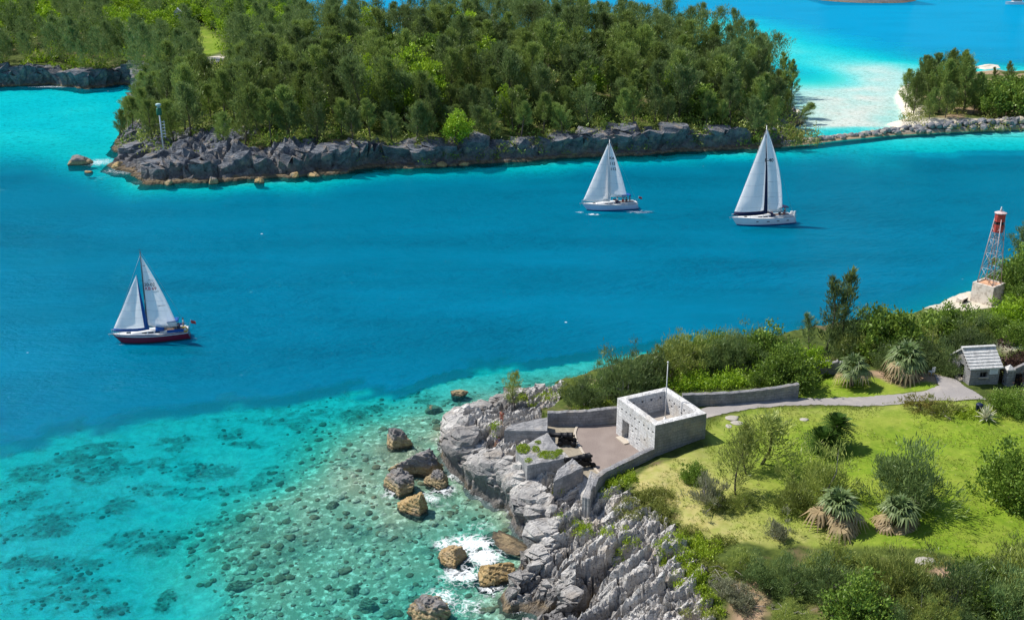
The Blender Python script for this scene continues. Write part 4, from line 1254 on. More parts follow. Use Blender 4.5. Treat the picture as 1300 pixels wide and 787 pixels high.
for side in (0, 1):
    for k in range(K):
        y0 = -0.22 + (SV / 2 + 0.22) * k / K; y1 = -0.22 + (SV / 2 + 0.22) * (k + 1.18) / K
        z0 = eh - 0.12 + (rh - eh + 0.16) * k / K; z1 = z0 + (rh - eh + 0.1) / K * 0.8
        vs = [(-0.24 - 0.02 * (k % 2), y0, z0), (SU + 0.24 + 0.02 * (k % 2), y0, z0), (SU + 0.24, y1, z1), (-0.24, y1, z1)]
        if side: vs = [(x, SV - y, z) for x, y, z in vs][::-1]
        top = [(x, y, z + 0.16) for x, y, z in vs]
        mb.add(vs + top, [(3, 2, 1, 0), (4, 5, 6, 7), (0, 1, 5, 4), (1, 2, 6, 5), (2, 3, 7, 6), (3, 0, 4, 7)])
mb.box((SU / 2, SV / 2, rh + 0.18), (SU + 0.5, 0.42, 0.16))
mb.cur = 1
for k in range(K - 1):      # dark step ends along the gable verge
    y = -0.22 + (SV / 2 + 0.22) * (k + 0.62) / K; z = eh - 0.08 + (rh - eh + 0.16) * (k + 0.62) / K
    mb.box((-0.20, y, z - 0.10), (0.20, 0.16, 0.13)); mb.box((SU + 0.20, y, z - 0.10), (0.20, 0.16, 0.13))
mb.build("roof", [M_SLATE, M_DARK], sh)
mb = MB(); mb.box((SU - 0.72, -0.03, 1.55), (1.0, 0.05, 0.62))
sg = mb.build("sign_board", paint("white notice", C(0.62, 0.66, 0.70), 0.5, 0, 0.08), sh)
mb = MB()
for k, (w, x) in enumerate([(0.8, 0), (0.9, 0), (0.7, -0.05), (0.85, 0)]):
    mb.box((SU - 0.72 + x, -0.058, 1.76 - 0.13 * k), (w * .85, 0.006, 0.035))
mb.build("text_lines", paint("faded notice print", C(0.42, 0.47, 0.52), 0.6), sg)
mb = MB(); mb.box((-0.02, SV * 0.58 - 0.47, 0.06), (0.5, 1.2, 0.18)); mb.build("door_step", M_KERB, sh)

# gate pillar, gable stone and rail at the right edge
gx_, gy_, gz_ = G(1278, 489, 6.3)
gp = empty("gate_pillar", (gx_, gy_, gz_), 0.1, "pointed grey stone gate pillar right of the shed", "gate pillar")
mb = MB(); mb.box((0, 0, 0.8), (0.75, 0.75, 2.2)); mb.build("shaft", M_STONE_GREY, gp)
mb = MB(); mb.prism([(-.45, -.45), (.45, -.45), (.45, .45), (-.45, .45)], 1.9, 2.05); mb.add([(-.4, -.4, 2.05), (.4, -.4, 2.05), (.4, .4, 2.05), (-.4, .4, 2.05), (0, 0, 2.5)], [(0, 1, 4), (1, 2, 4), (2, 3, 4), (3, 0, 4)]); mb.build("cap", M_SLATE, gp)
gx_, gy_, gz_ = G(1297, 490, 6.3)
gp = empty("gable_wall", (gx_, gy_, gz_), 0.05, "grey stone wall with a gabled top and dark doorway cut by the right edge of the photo", "wall")
mb = MB(); dk = MB()
wall_holes(mb, dk, (-1.2, 0), (1.8, 0), -0.4, 2.0, 0.4, [(0.3, 1.2, 0.2, 1.9)], [], [])
mb.add([(-1.2, 0, 2.0), (1.8, 0, 2.0), (0.3, 0, 2.8), (-1.2, .4, 2.0), (1.8, .4, 2.0), (0.3, .4, 2.8)], [(0, 1, 2), (5, 4, 3), (1, 4, 5, 2), (3, 0, 2, 5)])
mb.add([(-1.2, 0, -.4), (-1.2, 0, 2), (-1.2, .4, 2), (-1.2, .4, -.4)], [(0, 1, 2, 3)])
mb.build("masonry", [M_STONE_GREY, M_DARK], gp)
gx_, gy_, gz_ = G(1283, 452, 6.3)
rl = empty("handrail", (gx_, gy_, gz_), 0, "dark green horizontal rail above the grass behind the gate pillar", "rail")
M_RAIL = paint("dark green rail paint", C(0.02, 0.07, 0.05), 0.5)
mb = MB(); mb.tube([(0, 0, 0.95), (5, 0.3, 1.0)], 0.05, 8); mb.build("top_rail", M_RAIL, rl)
for x in (0.05, 2.4, 4.9):
    mb = MB(); mb.tube([(x, 0.06 * x, -0.3), (x, 0.06 * x, 0.97)], 0.045, 8); mb.build("post", M_RAIL, rl)

# low ruined wall behind the palms
coping_wall("ruined_wall", gpts([(1026, 481), (1050, 477), (1076, 474)]), 0.5, (6.9, 7.0), None, M_STONE_GREY, "short broken grey stone wall in the shade left of the palms", 0.18)
# garden chair
cx, cy, cz = G(1182, 476, 6.2)
ch = empty("garden_chair", (cx, cy, cz), R(200), "small white garden chair on bare earth left of the shed", "chair")
M_WHITE = paint("white plastic", C(0.78, 0.78, 0.78), 0.4, 0, 0.06)
mb = MB(); mb.box((0, 0, 0.42), (0.5, 0.5, 0.05)); mb.build("seat", M_WHITE, ch)
mb = MB()
for k in range(5): mb.box((-0.2 + 0.1 * k, 0.26 + 0.02, 0.72), (0.06, 0.03, 0.55))
mb.box((0, 0.29, 1.0), (0.5, 0.04, 0.08)); mb.build("backrest", M_WHITE, ch)
for x in (-0.22, 0.22):
    for y in (-0.22, 0.24):
        mb = MB(); mb.tube([(x, y, 0.42), (x * 1.1, y * 1.15, 0)], 0.025, 6); mb.build("leg", M_WHITE, ch)

# small blue bin by the agave
cx, cy, cz = G(1242, 524, 6.4)
bn = empty("litter_bin", (cx, cy, cz), 0, "dark navy litter bin behind the pale agave", "bin")
M_NAVY = paint("navy plastic", C(0.012, 0.02, 0.06), 0.5)
mb = MB(); mb.lathe([(0.26, 0), (0.3, 0.05), (0.34, 0.85), (0.36, 0.88)], 14); mb.build("body", M_NAVY, bn)
mb = MB(); mb.lathe([(0.37, 0.88), (0.37, 0.95), (0.3, 1.05), (0.1, 1.1)], 14); mb.build("lid", M_NAVY, bn)

# flat stones set in the lawn
n = N("bleached lawn stone"); f_ = n.noise(n.pos(), 3, 5, 0.65)
M_FLAT = n.pbr(n.mix(f_, C(0.50, 0.46, 0.40), C(0.26, 0.24, 0.20)), 0.9, 0, n.bump(f_, 0.7, 0.05))


def ico(sub, seed, sx=1, sy=1, sz=1, amp=0.28, s=0.9, cuts=7, rad=1.0):
    bm = bmesh.new(); bmesh.ops.create_icosphere(bm, subdivisions=sub, radius=1.0)
    v = np.array([w.co[:] for w in bm.verts]); f = np.array([[q.index for q in p.verts] for p in bm.faces]); bm.free()
    r_ = np.random.default_rng(seed)
    r = 1 + amp * fbm3(v + seed * 1.7, s, 4, seed)
    for _ in range(cuts):     # chop with planes: broken faces
        d = r_.normal(size=3); d /= np.linalg.norm(d)
        dot = v @ d; lim = r_.uniform(0.62, 0.9)
        r = np.where(dot > 1e-3, np.minimum(r, lim / np.maximum(dot, 1e-3)), r)
    r = r * (1 + amp * 0.22 * fbm3(v + 5, 3.5, 3, seed + 9))
    return v * r[:, None] * np.array([sx, sy, sz]) * rad, f


for px, py, sc, lab in [(1021, 533, 0.5, "flat white stone flush with the open lawn left of the cycad"), (930, 531, 0.75, "pale flat rock at the lawn corner nearest the guardhouse and path"),
                        (936, 537, 0.55, "small pale flat rock just below the path-side lawn rock"), (925, 541, 0.4, "smallest pale flat rock in the lawn beside the guardhouse shadow"), (1172, 712, 0.8, "white rock among weeds at the lawn's lower edge")]:
    x, y, z = G(px, py, 5.6)
    v, f = ico(3, int(px), 1.2, 0.85, 0.22)
    tag(link("flat_stone", mesh_np("flat_stone", v * sc, f, M_FLAT, True), None, (x, y, z + 0.02), (0, 0, px)), lab, "stone", "pale stones in the lawn")

# ------------------------------------------------------------------ red and white light tower
tx, ty, tz = G(1249, 379, 4.0)
c0 = Vector(W(1252, 381.5, 4.0)); 
tw = empty("light_tower", (c0.x, c0.y, gz(c0.x, c0.y)), R(38), "red and white lattice light tower on a white block at the point", "light tower")
n = N("peeling whitewash"); f_ = n.noise(n.pos(), 1.6, 6, 0.7); g_ = n.noise(n.pos(), 5, 4, 0.7)
c_ = n.mix(n.fr(f_, 0.48, 0.68), C(0.70, 0.62, 0.54), C(0.36, 0.29, 0.23)); c_ = n.mix(n.fr(g_, 0.6, 0.75, 0, 0.7), c_, C(0.16, 0.13, 0.11))
M_PEEL = n.pbr(c_, 0.9, 0, n.bump(f_, 0.3, 0.03), 0.1)
n = N("rust stained concrete"); f_ = n.noise(n.pos(), 2.5, 5, 0.65)
M_RUST = n.pbr(n.mix(f_, C(0.62, 0.26, 0.10), C(0.62, 0.46, 0.34)), 0.9, 0, n.bump(f_, 0.3, 0.03), 0.1)
hw = 1.55; BH = 2.5
mb = MB(); mb.prism([(-hw, -hw), (hw, -hw), (hw, hw), (-hw, hw)], -0.9, BH); mb.build("plinth", M_PEEL, tw)
mb = MB(); mb.prism([(-hw + .3, -hw + .3), (hw - .3, -hw + .3), (hw - .3, hw - .3), (-hw + .3, hw - .3)], BH, BH + 0.06)
mb.build("plinth_floor", M_RUST, tw)
mb = MB()
for a_, b_ in (((-hw, -hw), (hw, -hw + .3)), ((-hw, hw - .3), (hw, hw)), ((-hw, -hw + .3), (-hw + .3, hw - .3)), ((hw - .3, -hw + .3), (hw, hw - .3))):
    mb.prism([a_, (b_[0], a_[1]), b_, (a_[0], b_[1])], BH, BH + 0.22)
mb.build("plinth_rim", M_PEEL, tw)
M_TW = paint("white tower paint", C(0.66, 0.66, 0.68), 0.5, 0.1, 0.25, 1.2)
M_TR = paint("red tower paint", C(0.50, 0.075, 0.06), 0.55, 0.1, 0.2, 2)
M_TG = paint("galvanised bracing", C(0.42, 0.43, 0.46), 0.5, 0.4, 0.2)
M_LEG = paint('pinkish worn leg paint', C(0.60, 0.46, 0.44), 0.6, 0.1, 0.3, 1.0)
TH = 10.2
bw_, tw_ = 1.15, 0.42
leg_at = lambda sx, sy, h: Vector((sx * (bw_ + (tw_ - bw_) * h / TH), sy * (bw_ + (tw_ - bw_) * h / TH), BH + h))
for sx in (-1, 1):
    for sy in (-1, 1):
        mb = MB(); mb.tube([leg_at(sx, sy, 0), leg_at(sx, sy, TH)], 0.06, 6); mb.build("leg", M_LEG, tw)
lv = [0.1, 2.4, 4.6, 6.6, 8.2, TH]
crn = [(-1, -1), (1, -1), (1, 1), (-1, 1)]
br = MB()
for h in lv[1:]:
    for k in range(4): br.tube([leg_at(*crn[k], h), leg_at(*crn[(k + 1) % 4], h)], 0.042, 5)
for a, b in zip(lv[:-1], lv[1:]):
    for k in range(4):
        br.tube([leg_at(*crn[k], a), leg_at(*crn[(k + 1) % 4], b)], 0.028, 5); br.tube([leg_at(*crn[(k + 1) % 4], a), leg_at(*crn[k], b)], 0.028, 5)
br.build("lattice", M_TG, tw)
ld = MB()
for s in (-.16, .16): ld.tube([(s, 0, BH), (s, 0, BH + 8)], 0.03, 5)
for k in range(26): ld.tube([(-.16, 0, BH + .3 + k * .3), (.16, 0, BH + .3 + k * .3)], 0.018, 4)
ld.build("ladder", paint("rusty ladder", C(0.34, 0.16, 0.10)), tw)
for z0, z1 in ((TH - 2.6, TH - 1.55), (TH - 1.1, TH - 0.05)):
    r_ = 0.72
    mb = MB(); mb.lathe([(r_ - .04, BH + z0), (r_, BH + z0), (r_, BH + z1), (r_ - .04, BH + z1)], 8, smooth=False); mb.build("daymark_band", M_TR, tw)
mb = MB(); mb.lathe([(0.62, BH + TH - 1.55), (0.62, BH + TH - 1.1)], 8, smooth=False); mb.build("window_band", M_DARK, tw)
mb = MB(); mb.lathe([(0.80, BH + TH), (0.80, BH + TH + .1), (0.5, BH + TH + .22), (0.12, BH + TH + .28)], 10, smooth=False); mb.build("cap", paint("faded pink cap", C(0.66, 0.50, 0.48), 0.5), tw)
mb = MB(); mb.lathe([(0.12, BH + TH + .27), (0.16, BH + TH + .45), (0.10, BH + TH + .7), (0.03, BH + TH + .95)], 10); mb.build("lamp", M_TW, tw)
# broken box beside it
x, y, z = G(1221, 383, 4.0)
ob = empty("concrete_box", (x, y, z), R(30), "tilted weathered concrete box lying left of the light tower", "box", rot=(R(12), R(-14), R(30)))
mb = MB(); mb.box((0, 0, 0.35), (1.3, 0.9, 0.9)); mb.build("body", M_PEEL, ob)
mb = MB(); mb.box((0.05, -0.46, 0.4), (0.8, 0.04, 0.5)); mb.build("opening", M_DARK, ob)

# ------------------------------------------------------------------ channel beacon on the island point
bx, by = W(207.5, 190, 4.6)
bz = iz(bx, by)
bc_ = empty("channel_beacon", (bx, by, bz), 0, "slim white beacon pole with a green lantern on the rocky island point", "beacon")
PX, PY = P(bx, by, bz); print("beacon base px", PX, PY, bz)
BHt = 10.2
mb = MB(); mb.tube([(0, 0, -1), (0, 0, BHt)], 0.17, 8); mb.build("pole", paint("white beacon", C(0.70, 0.74, 0.80), 0.4), bc_)
mb = MB(); mb.lathe([(0.55, BHt - 2.0), (0.6, BHt - 1.9), (0.6, BHt - 0.5), (0.5, BHt - .4)], 12); mb.build("lantern_housing", paint("green lantern", C(0.02, 0.16, 0.09), 0.4), bc_)
mb = MB(); mb.lathe([(0.3, BHt - .4), (0.3, BHt + .1), (0.62, BHt + .1), (0.62, BHt + .5), (0.4, BHt + .6)], 12); mb.build("lamp", paint("pale lamp", C(0.45, 0.62, 0.62), 0.3), bc_)
mb = MB()
for k in range(6): mb.box((0.62, 0, 3.2 + k * 0.68), (0.75, 0.12, 0.14))
mb.tube([(0.85, 0, 2.8), (0.85, 0, 7)], 0.05, 5); mb.build("ladder_rungs", paint("pale rungs", C(0.55, 0.62, 0.68), 0.5), bc_)

# ------------------------------------------------------------------ boulders
def boulder(px, py, wpx, hm, seed, mat, label, rz=0, z0=-0.5, dep=0.8, cuts=9):
    x, y = W(px, py, 0)
    s = (W(px + wpx / 2, py, 0)[0] - x)
    v, f = ico(5, seed, 1, 1, 1, 0.42, 1.0, cuts)
    tl = v[:, 2] * 4.5 + 1.6 * v[:, 0] + 0.9 * fbm3(v, 1.5, 3, seed + 3)      # bedding ledges and cracks
    k_ = 1 - 0.085 * ((tl - np.floor(tl)) ** 2) + 0.10 * fbm3(v, 3.0, 4, seed + 4) - 0.10 * np.exp(-(fbm3(v, 2.2, 2, seed + 6) / 0.05) ** 2)
    v = v * k_[:, None] * np.array([s, s * dep, hm])
    o = link("boulder", mesh_np("boulder", v, f, mat, False), None, (x, y, z0), (0, 0, rz))
    return tag(o, label, "boulder", "boulders in the water off the fort")


boulder(506, 564, 44, 2.1, 301, M_BOULDER, "dark boulder farthest out, standing alone above the others in the clear water", 0.3, -0.2, 0.9)
boulder(527, 598, 66, 2.6, 302, M_BOULDER, "widest boulder, dark on top with an ochre foot, touching its neighbour", 0.15, -0.2, 0.55)
boulder(507, 618, 48, 2.3, 303, M_BOULDER, "dark-topped boulder directly above the smooth ochre boulder", 0.9, -0.1, 0.95)
boulder(525, 646, 40, 1.8, 304, M_OCHRE, "smooth pale ochre boulder at the lower tip of the boulder cluster", 0.5, -0.2, 1.3)
boulder(557, 613, 34, 1.5, 305, M_BOULDER, "small boulder between the wide dark boulder and the cliff", 0.2, -0.1, 1.0)
boulder(576, 709, 44, 1.35, 306, M_OCHRE, "low ochre boulder in foam, upper left of the big ochre one", 0.1, -0.05, 0.9)
boulder(625, 732, 54, 1.9, 307, M_OCHRE, "big ochre boulder in white foam close to the layered cliff", 0.6, -0.2, 0.9)
boulder(545, 778, 58, 1.9, 308, M_BOULDER, "brown and grey boulder at the bottom edge of the photo", 0.4, -0.2, 0.9)
boulder(582, 499, 26, 0.75, 309, M_BOULDER, "low pale boulder barely above the turquoise water, farthest toward the deep channel", 0.2, -0.2, 0.8)
boulder(550, 516, 24, 0.7, 310, M_SUBM, "rounded boulder just awash, left of the low pale one", 0.7, -0.62, 0.9)
boulder(606, 512, 30, 0.6, 311, M_BOULDER, "flat boulder awash beside the foaming rocks", 0.7, -0.45, 0.7)
boulder(449, 742, 24, 0.9, 312, M_SUBM, "rounded brown boulder under clear water, left of a paler submerged one", 0.2, -0.95, 0.9)
boulder(468, 760, 26, 0.9, 313, M_SUBM, "rounded submerged boulder, nearer the bottom of the photo", 1.2, -1.0, 1.1)
boulder(302, 735, 36, 0.8, 314, M_SUBM, "long dark submerged boulder far left on the reef", 0.4, -0.95, 0.6)
boulder(422, 636, 20, 0.7, 315, M_SUBM, "small reddish submerged boulder in the middle of the reef flat", 0.2, -0.85, 0.9)
boulder(650, 690, 44, 0.55, 316, M_BOULDER, "low brown wet ledge at the foot of the cliff", 0.9, -0.2, 1.7)

# small loose rubble and coral heads lying on the sea bed
def bedz_at(x, y): return bil(xs, ys, bedz, x, y)


def rubble(name, spots, mat, label, cat, kinds=6):
    base = [ico(2, 600 + k, 1, .85, .7, .4, 1.3, 4) for k in range(kinds)]
    V = []; F = []; o = 0; q = random.Random(len(spots))
    for x, y, r_ in spots:
        v, f = base[q.randrange(kinds)]; a = q.uniform(0, 6.3); c, s_ = math.cos(a), math.sin(a)
        w = np.stack([(v[:, 0] * c - v[:, 1] * s_) * r_ + x, (v[:, 0] * s_ + v[:, 1] * c) * r_ + y, v[:, 2] * r_ * .7 + min(bedz_at(x, y), -.5 * r_ - .08)], 1)
        V.append(w); F.append(f + o); o += len(v)
    return tag(link(name, mesh_np(name, np.concatenate(V), np.concatenate(F), mat, False)), label, cat, None, "stuff")


q_ = random.Random(8); sp_ = []
for _ in range(2600):
    px, py = q_.uniform(235, 660), q_.uniform(485, 787)
    x, y = W(px, py)
    if bil(xs, ys, flat, x, y) > .4 and bil(txs, tys, sd, x, y) < -0.5 and bil(xs, ys, FOAM, x, y) < .5: sp_.append((x, y, q_.choice([.12, .16, .2, .26, .34, .5]) * q_.uniform(.8, 1.3)))
rubble("reef_rubble", sp_[0::3], sub_mat("brown rubble", (0.30, 0.21, 0.12), (0.14, 0.12, 0.08)), "brown stones scattered over the shallow reef flat under clear water", "rubble")
rubble("reef_rubble", sp_[1::3], sub_mat("pale rubble", (0.66, 0.60, 0.44), (0.40, 0.37, 0.27)), "pale stones scattered over the shallow reef flat under clear water", "rubble")
sp_ = []
for _ in range(5000):
    px, py = q_.uniform(-20, 700), q_.uniform(470, 787)
    x, y = W(px, py)
    rf_ = bil(xs, ys, reef, x, y)
    if rf_ > .3 and q_.random() < rf_ and bil(xs, ys, DEP, x, y) > 1.2 and bil(xs, ys, DEP, x, y) < 9 and bil(xs, ys, flat, x, y) < .7: sp_.append((x, y, q_.choice([.10, .14, .2, .3]) * q_.uniform(.7, 1.2)))
rubble("coral_heads", sp_[:700], sub_mat("dark coral", (0.17, 0.17, 0.11), (0.08, 0.085, 0.055)), "dark coral heads in patches on the deeper turquoise shelf", "coral")

for px, py, w, h, sd_, lab, mt in [(102, 208, 32, 2.4, 331, "dark rock alone in the water off the island point", M_BOULDER), (152, 213, 22, 1.6, 332, "small brown rock beside the island point", M_OCHRE),
                                   (113, 219, 12, .8, 333, "tiny rock awash below the lone dark rock", M_OCHRE), (374, 225, 13, 1.3, 334, "small pale rock at the island cliff foot, left one of a pair", M_OCHRE),
                                   (398, 224, 18, 1.2, 335, "pale rock at the island cliff foot, right one of a pair", M_OCHRE), (330, 232, 16, 1.3, 336, "brown rock at the foot of the leaning cliff slab", M_OCHRE),
                                   (270, 233, 15, 1.6, 337, "dark rock at the waterline below the beacon", M_BOULDER), (215, 234, 14, 1.5, 338, "dark rock at the island's lower left waterline", M_BOULDER),
                                   (560, 211, 18, 1.2, 339, "tan rock on the ledge below the cliff cave", M_OCHRE), (590, 210, 16, 1.0, 340, "second tan rock on the ledge, right of the first", M_OCHRE)]:
    x, y = W(px, py, 0); s = W(px + w / 2, py, 0)[0] - x
    v, f = ico(4, sd_, s, s * 0.9, h, 0.42, 1.2, 8)
    tag(link("shore_rock", mesh_np("shore_rock", v, f, mt, False), None, (x, y, -0.2), (0, 0, sd_)), lab, "rock", "rocks along the island shore")

# ------------------------------------------------------------------ breakwater: every stone its own object
bl = resample(WP([(990, 186), (1030, 182), (1060, 178), (1100, 174), (1130, 171), (1165, 169), (1200, 167), (1250, 165), (1320, 162)], 0), 200)
stones = []
for k in range(7):
    v, f = ico(2, 400 + k, 1.0, 0.85, 0.75, 0.3, 1.0, 7)
    stones.append(mesh_np("breakwater_stone", v, f, M_BREAK, False))
rr = random.Random(12)
LBW = sum((b - a).length for a, b in zip(bl[:-1], bl[1:]))
spots = []
for k in range(290):
    i = rr.randint(0, 199); p = bl[i].lerp(bl[i + 1], rr.random())
    lat = rr.uniform(-1.0, 1.0)
    frac = i / 200
    wd = (1.0 + 1.9 * sstep(0.25, 0.7, frac)) if frac < 0.85 else 2.9
    h = (0.45 + 1.55 * sstep(0.3, 0.75, frac)) * (1 - lat * lat) + rr.uniform(-0.1, 0.3)
    spots.append((p.x + rr.uniform(-.3, .3), p.y + lat * wd + 1.0, max(h, 0.0) + 0.05, rr.uniform(0.6, 1.25) * (0.85 + 0.35 * frac)))
for x, y, z, s in spots:
    o = link("breakwater_stone", rr.choice(stones), None, (x, y, z), (rr.uniform(-.4, .4), rr.uniform(-.4, .4), rr.uniform(0, 6.3)), (s, s, s * rr.uniform(.8, 1.1)))
    tag(o, "loose angular stone heaped in the low breakwater between the wooded island and the right islet", "stone", "stones of the breakwater")
# rubble core so that no water shows between the stones
mb = MB()
bl2 = bl[::10]
vs = []
for i, p in enumerate(bl2):
    fr_ = i / (len(bl2) - 1); hh = 0.4 + 1.3 * sstep(0.3, 0.75, fr_)
    for lat, z in ((-1.5, -0.25), (-0.6, hh * .55), (0.9, hh * .75), (2.6, hh * .5), (4.0, -0.4)):
        vs.append((p.x, p.y + lat, z))
mb.add(vs, [(i * 5 + k, (i + 1) * 5 + k, (i + 1) * 5 + k + 1, i * 5 + k + 1) for i in range(len(bl2) - 1) for k in range(4)])
struct(mb.build("breakwater_bed", M_BREAK))

# ------------------------------------------------------------------ vegetation
M_CAS = leaf_mat("casuarina needles", (0.115, 0.180, 0.040), (0.30, 0.385, 0.090), 0.32, 0.34)
M_CAS_D = leaf_mat("dark casuarina needles", (0.085, 0.140, 0.045), (0.22, 0.295, 0.090), 0.32, 0.34)
M_TAM = leaf_mat("tamarisk sprays", (0.175, 0.235, 0.045), (0.40, 0.45, 0.11), 0.36, 0.32)
M_GREY = leaf_mat("grey green twigs", (0.20, 0.21, 0.12), (0.34, 0.34, 0.21), 0.3, 0.15)
M_BROAD = leaf_mat("bright broad leaves", (0.14, 0.27, 0.014), (0.40, 0.56, 0.035), 0.35, 0.22)
M_DKLEAF = leaf_mat("deep green leaves", (0.085, 0.16, 0.020), (0.25, 0.36, 0.055), 0.3, 0.18)
M_LIME = leaf_mat("lime green succulent leaves", (0.20, 0.31, 0.014), (0.40, 0.50, 0.04), 0.3, 0.1)
M_SAGE = leaf_mat("dull olive groundcover", (0.17, 0.205, 0.035), (0.32, 0.33, 0.08), 0.25, 0.12)
M_PURP = leaf_mat("purple brown leaves", (0.055, 0.030, 0.024), (0.115, 0.065, 0.045), 0.25, 0.1)
M_YELL = leaf_mat("yellowing leaves", (0.30, 0.26, 0.06), (0.20, 0.19, 0.06), 0.3, 0.1)
M_PALM = leaf_mat("fan palm leaves", (0.085, 0.15, 0.045), (0.26, 0.32, 0.13), 0.25, 0.1)
M_DEADP = leaf_mat("dead palm skirt", (0.46, 0.36, 0.20), (0.30, 0.22, 0.12), 0.2, 0.08)
M_CYC = leaf_mat("cycad leaves", (0.05, 0.115, 0.018), (0.14, 0.23, 0.04), 0.2, 0.08)
M_AGV = leaf_mat("pale agave leaves", (0.52, 0.52, 0.36), (0.34, 0.38, 0.24), 0.15, 0.05)
n = N("bark"); f_ = n.noise(n.map(n.obj(), (6, 6, 1)), 3, 4, 0.7)
M_BARK = n.pbr(n.mix(f_, C(0.20, 0.165, 0.135), C(0.09, 0.075, 0.062)), 0.95, 0, n.bump(f_, 0.6, 0.03), 0.05)
n = N("bleached twigs"); f_ = n.noise(n.obj(), 5, 4, 0.7)
M_TWIG = n.pbr(n.mix(f_, C(0.40, 0.365, 0.33), C(0.24, 0.215, 0.19)), 0.95, 0, None, 0.05)


def unit(v): return v / (np.linalg.norm(v, axis=-1, keepdims=True) + 1e-9)


class Leaves:
    def __init__(s): s.v = []; s.t = []; s.n = 0

    def tris(s, base, direc, length, width, tint, r):
        """thin pointed sprays"""
        m = len(base)
        side = unit(np.cross(direc, r.normal(size=(m, 3)))) * (np.asarray(width).reshape(-1, 1) / 2)
        mid = base + direc * np.asarray(length).reshape(-1, 1) * 0.45
        tip = base + direc * np.asarray(length).reshape(-1, 1)
        s.v.append(np.stack([base, mid + side, tip, mid - side], 1)); s.t.append(np.broadcast_to(tint, (m,)))

    def quads(s, q, tint): s.v.append(q); s.t.append(np.broadcast_to(tint, (len(q),)))

    def mesh(s, name, mat):
        v = np.concatenate(s.v).reshape(-1, 3); t = np.concatenate(s.t)
        f = np.arange(len(v)).reshape(-1, 4)
        return mesh_np(name, v, f, mat, False, {"tint": ('FACE', t)})


def casuarina(seed, Hh, spread, nl=34, per=80, sl=(0.5, 1.1), sw=0.13, mat=None, lean=0.6, start=0.14, open_=0.35, trunk_r=0.2):
    r = np.random.default_rng(seed)
    L = Leaves(); mb = MB()
    ln = r.normal(size=2) * lean
    tr = lambda t: np.array([ln[0] * t * t + 0.25 * math.sin(4 * t + seed), ln[1] * t * t + 0.25 * math.cos(3.3 * t + seed), Hh * t])
    ts = np.linspace(0, 0.97, 8)
    mb.tube([tr(t) for t in ts], [trunk_r * (1 - 0.85 * t) + 0.01 for t in ts], 6)
    for i in range(nl):
        t = start + (0.96 - start) * ((i + r.random()) / nl) ** 0.85
        az = i * 2.399 + r.normal() * 0.4
        prof = (math.sin(min(1, (1 - t) / 0.72) * math.pi / 2)) ** 0.9 * (0.75 + 0.5 * r.random())
        if t < 0.3: prof *= 0.65 + t
        ll = max(0.35, spread * prof)
        el = R(28 + 34 * t + r.normal() * 9)
        b = tr(t)
        d0 = np.array([math.cos(az) * math.cos(el), math.sin(az) * math.cos(el), math.sin(el)])
        end = b + d0 * ll + np.array([0, 0, 0.28 * ll])
        midp = b + d0 * ll * 0.5
        mb.tube([b, midp, end], [trunk_r * 0.28 * (1 - 0.6 * t), trunk_r * 0.18 * (1 - .5 * t), 0.012], 4, False)
        k = int(per * (0.45 + 0.75 * ll / spread))
        s = open_ * 0.5 + (1 - open_ * 0.5) * r.random(k) ** 0.75
        base = np.where((s < 0.5)[:, None], b + (midp - b) * (s[:, None] * 2), midp + (end - midp) * (s[:, None] * 2 - 1))
        base = base + r.normal(size=(k, 3)) * (0.11 * ll ** 0.7 + 0.05) * np.array([1, 1, 0.8])
        dr = unit(d0 * 0.55 + np.array([0, 0, 0.62]) + r.normal(size=(k, 3)) * 0.48)
        L.tris(base, dr, r.uniform(*sl, size=k), sw * r.uniform(0.7, 1.3, k), np.clip(r.normal(0.35 + 0.3 * r.random(), 0.25, k), 0, 1), r)
    # leader tip
    b = tr(0.97)
    k = per // 2
    L.tris(b + r.normal(size=(k, 3)) * 0.18 + np.array([0, 0, -0.5]) * r.random((k, 1)), unit(np.array([0, 0, 1.0]) + r.normal(size=(k, 3)) * 0.35), r.uniform(*sl, size=k), sw, r.random(k), r)
    return mb.mesh("trunk", M_BARK), L.mesh("crown", mat or M_CAS)


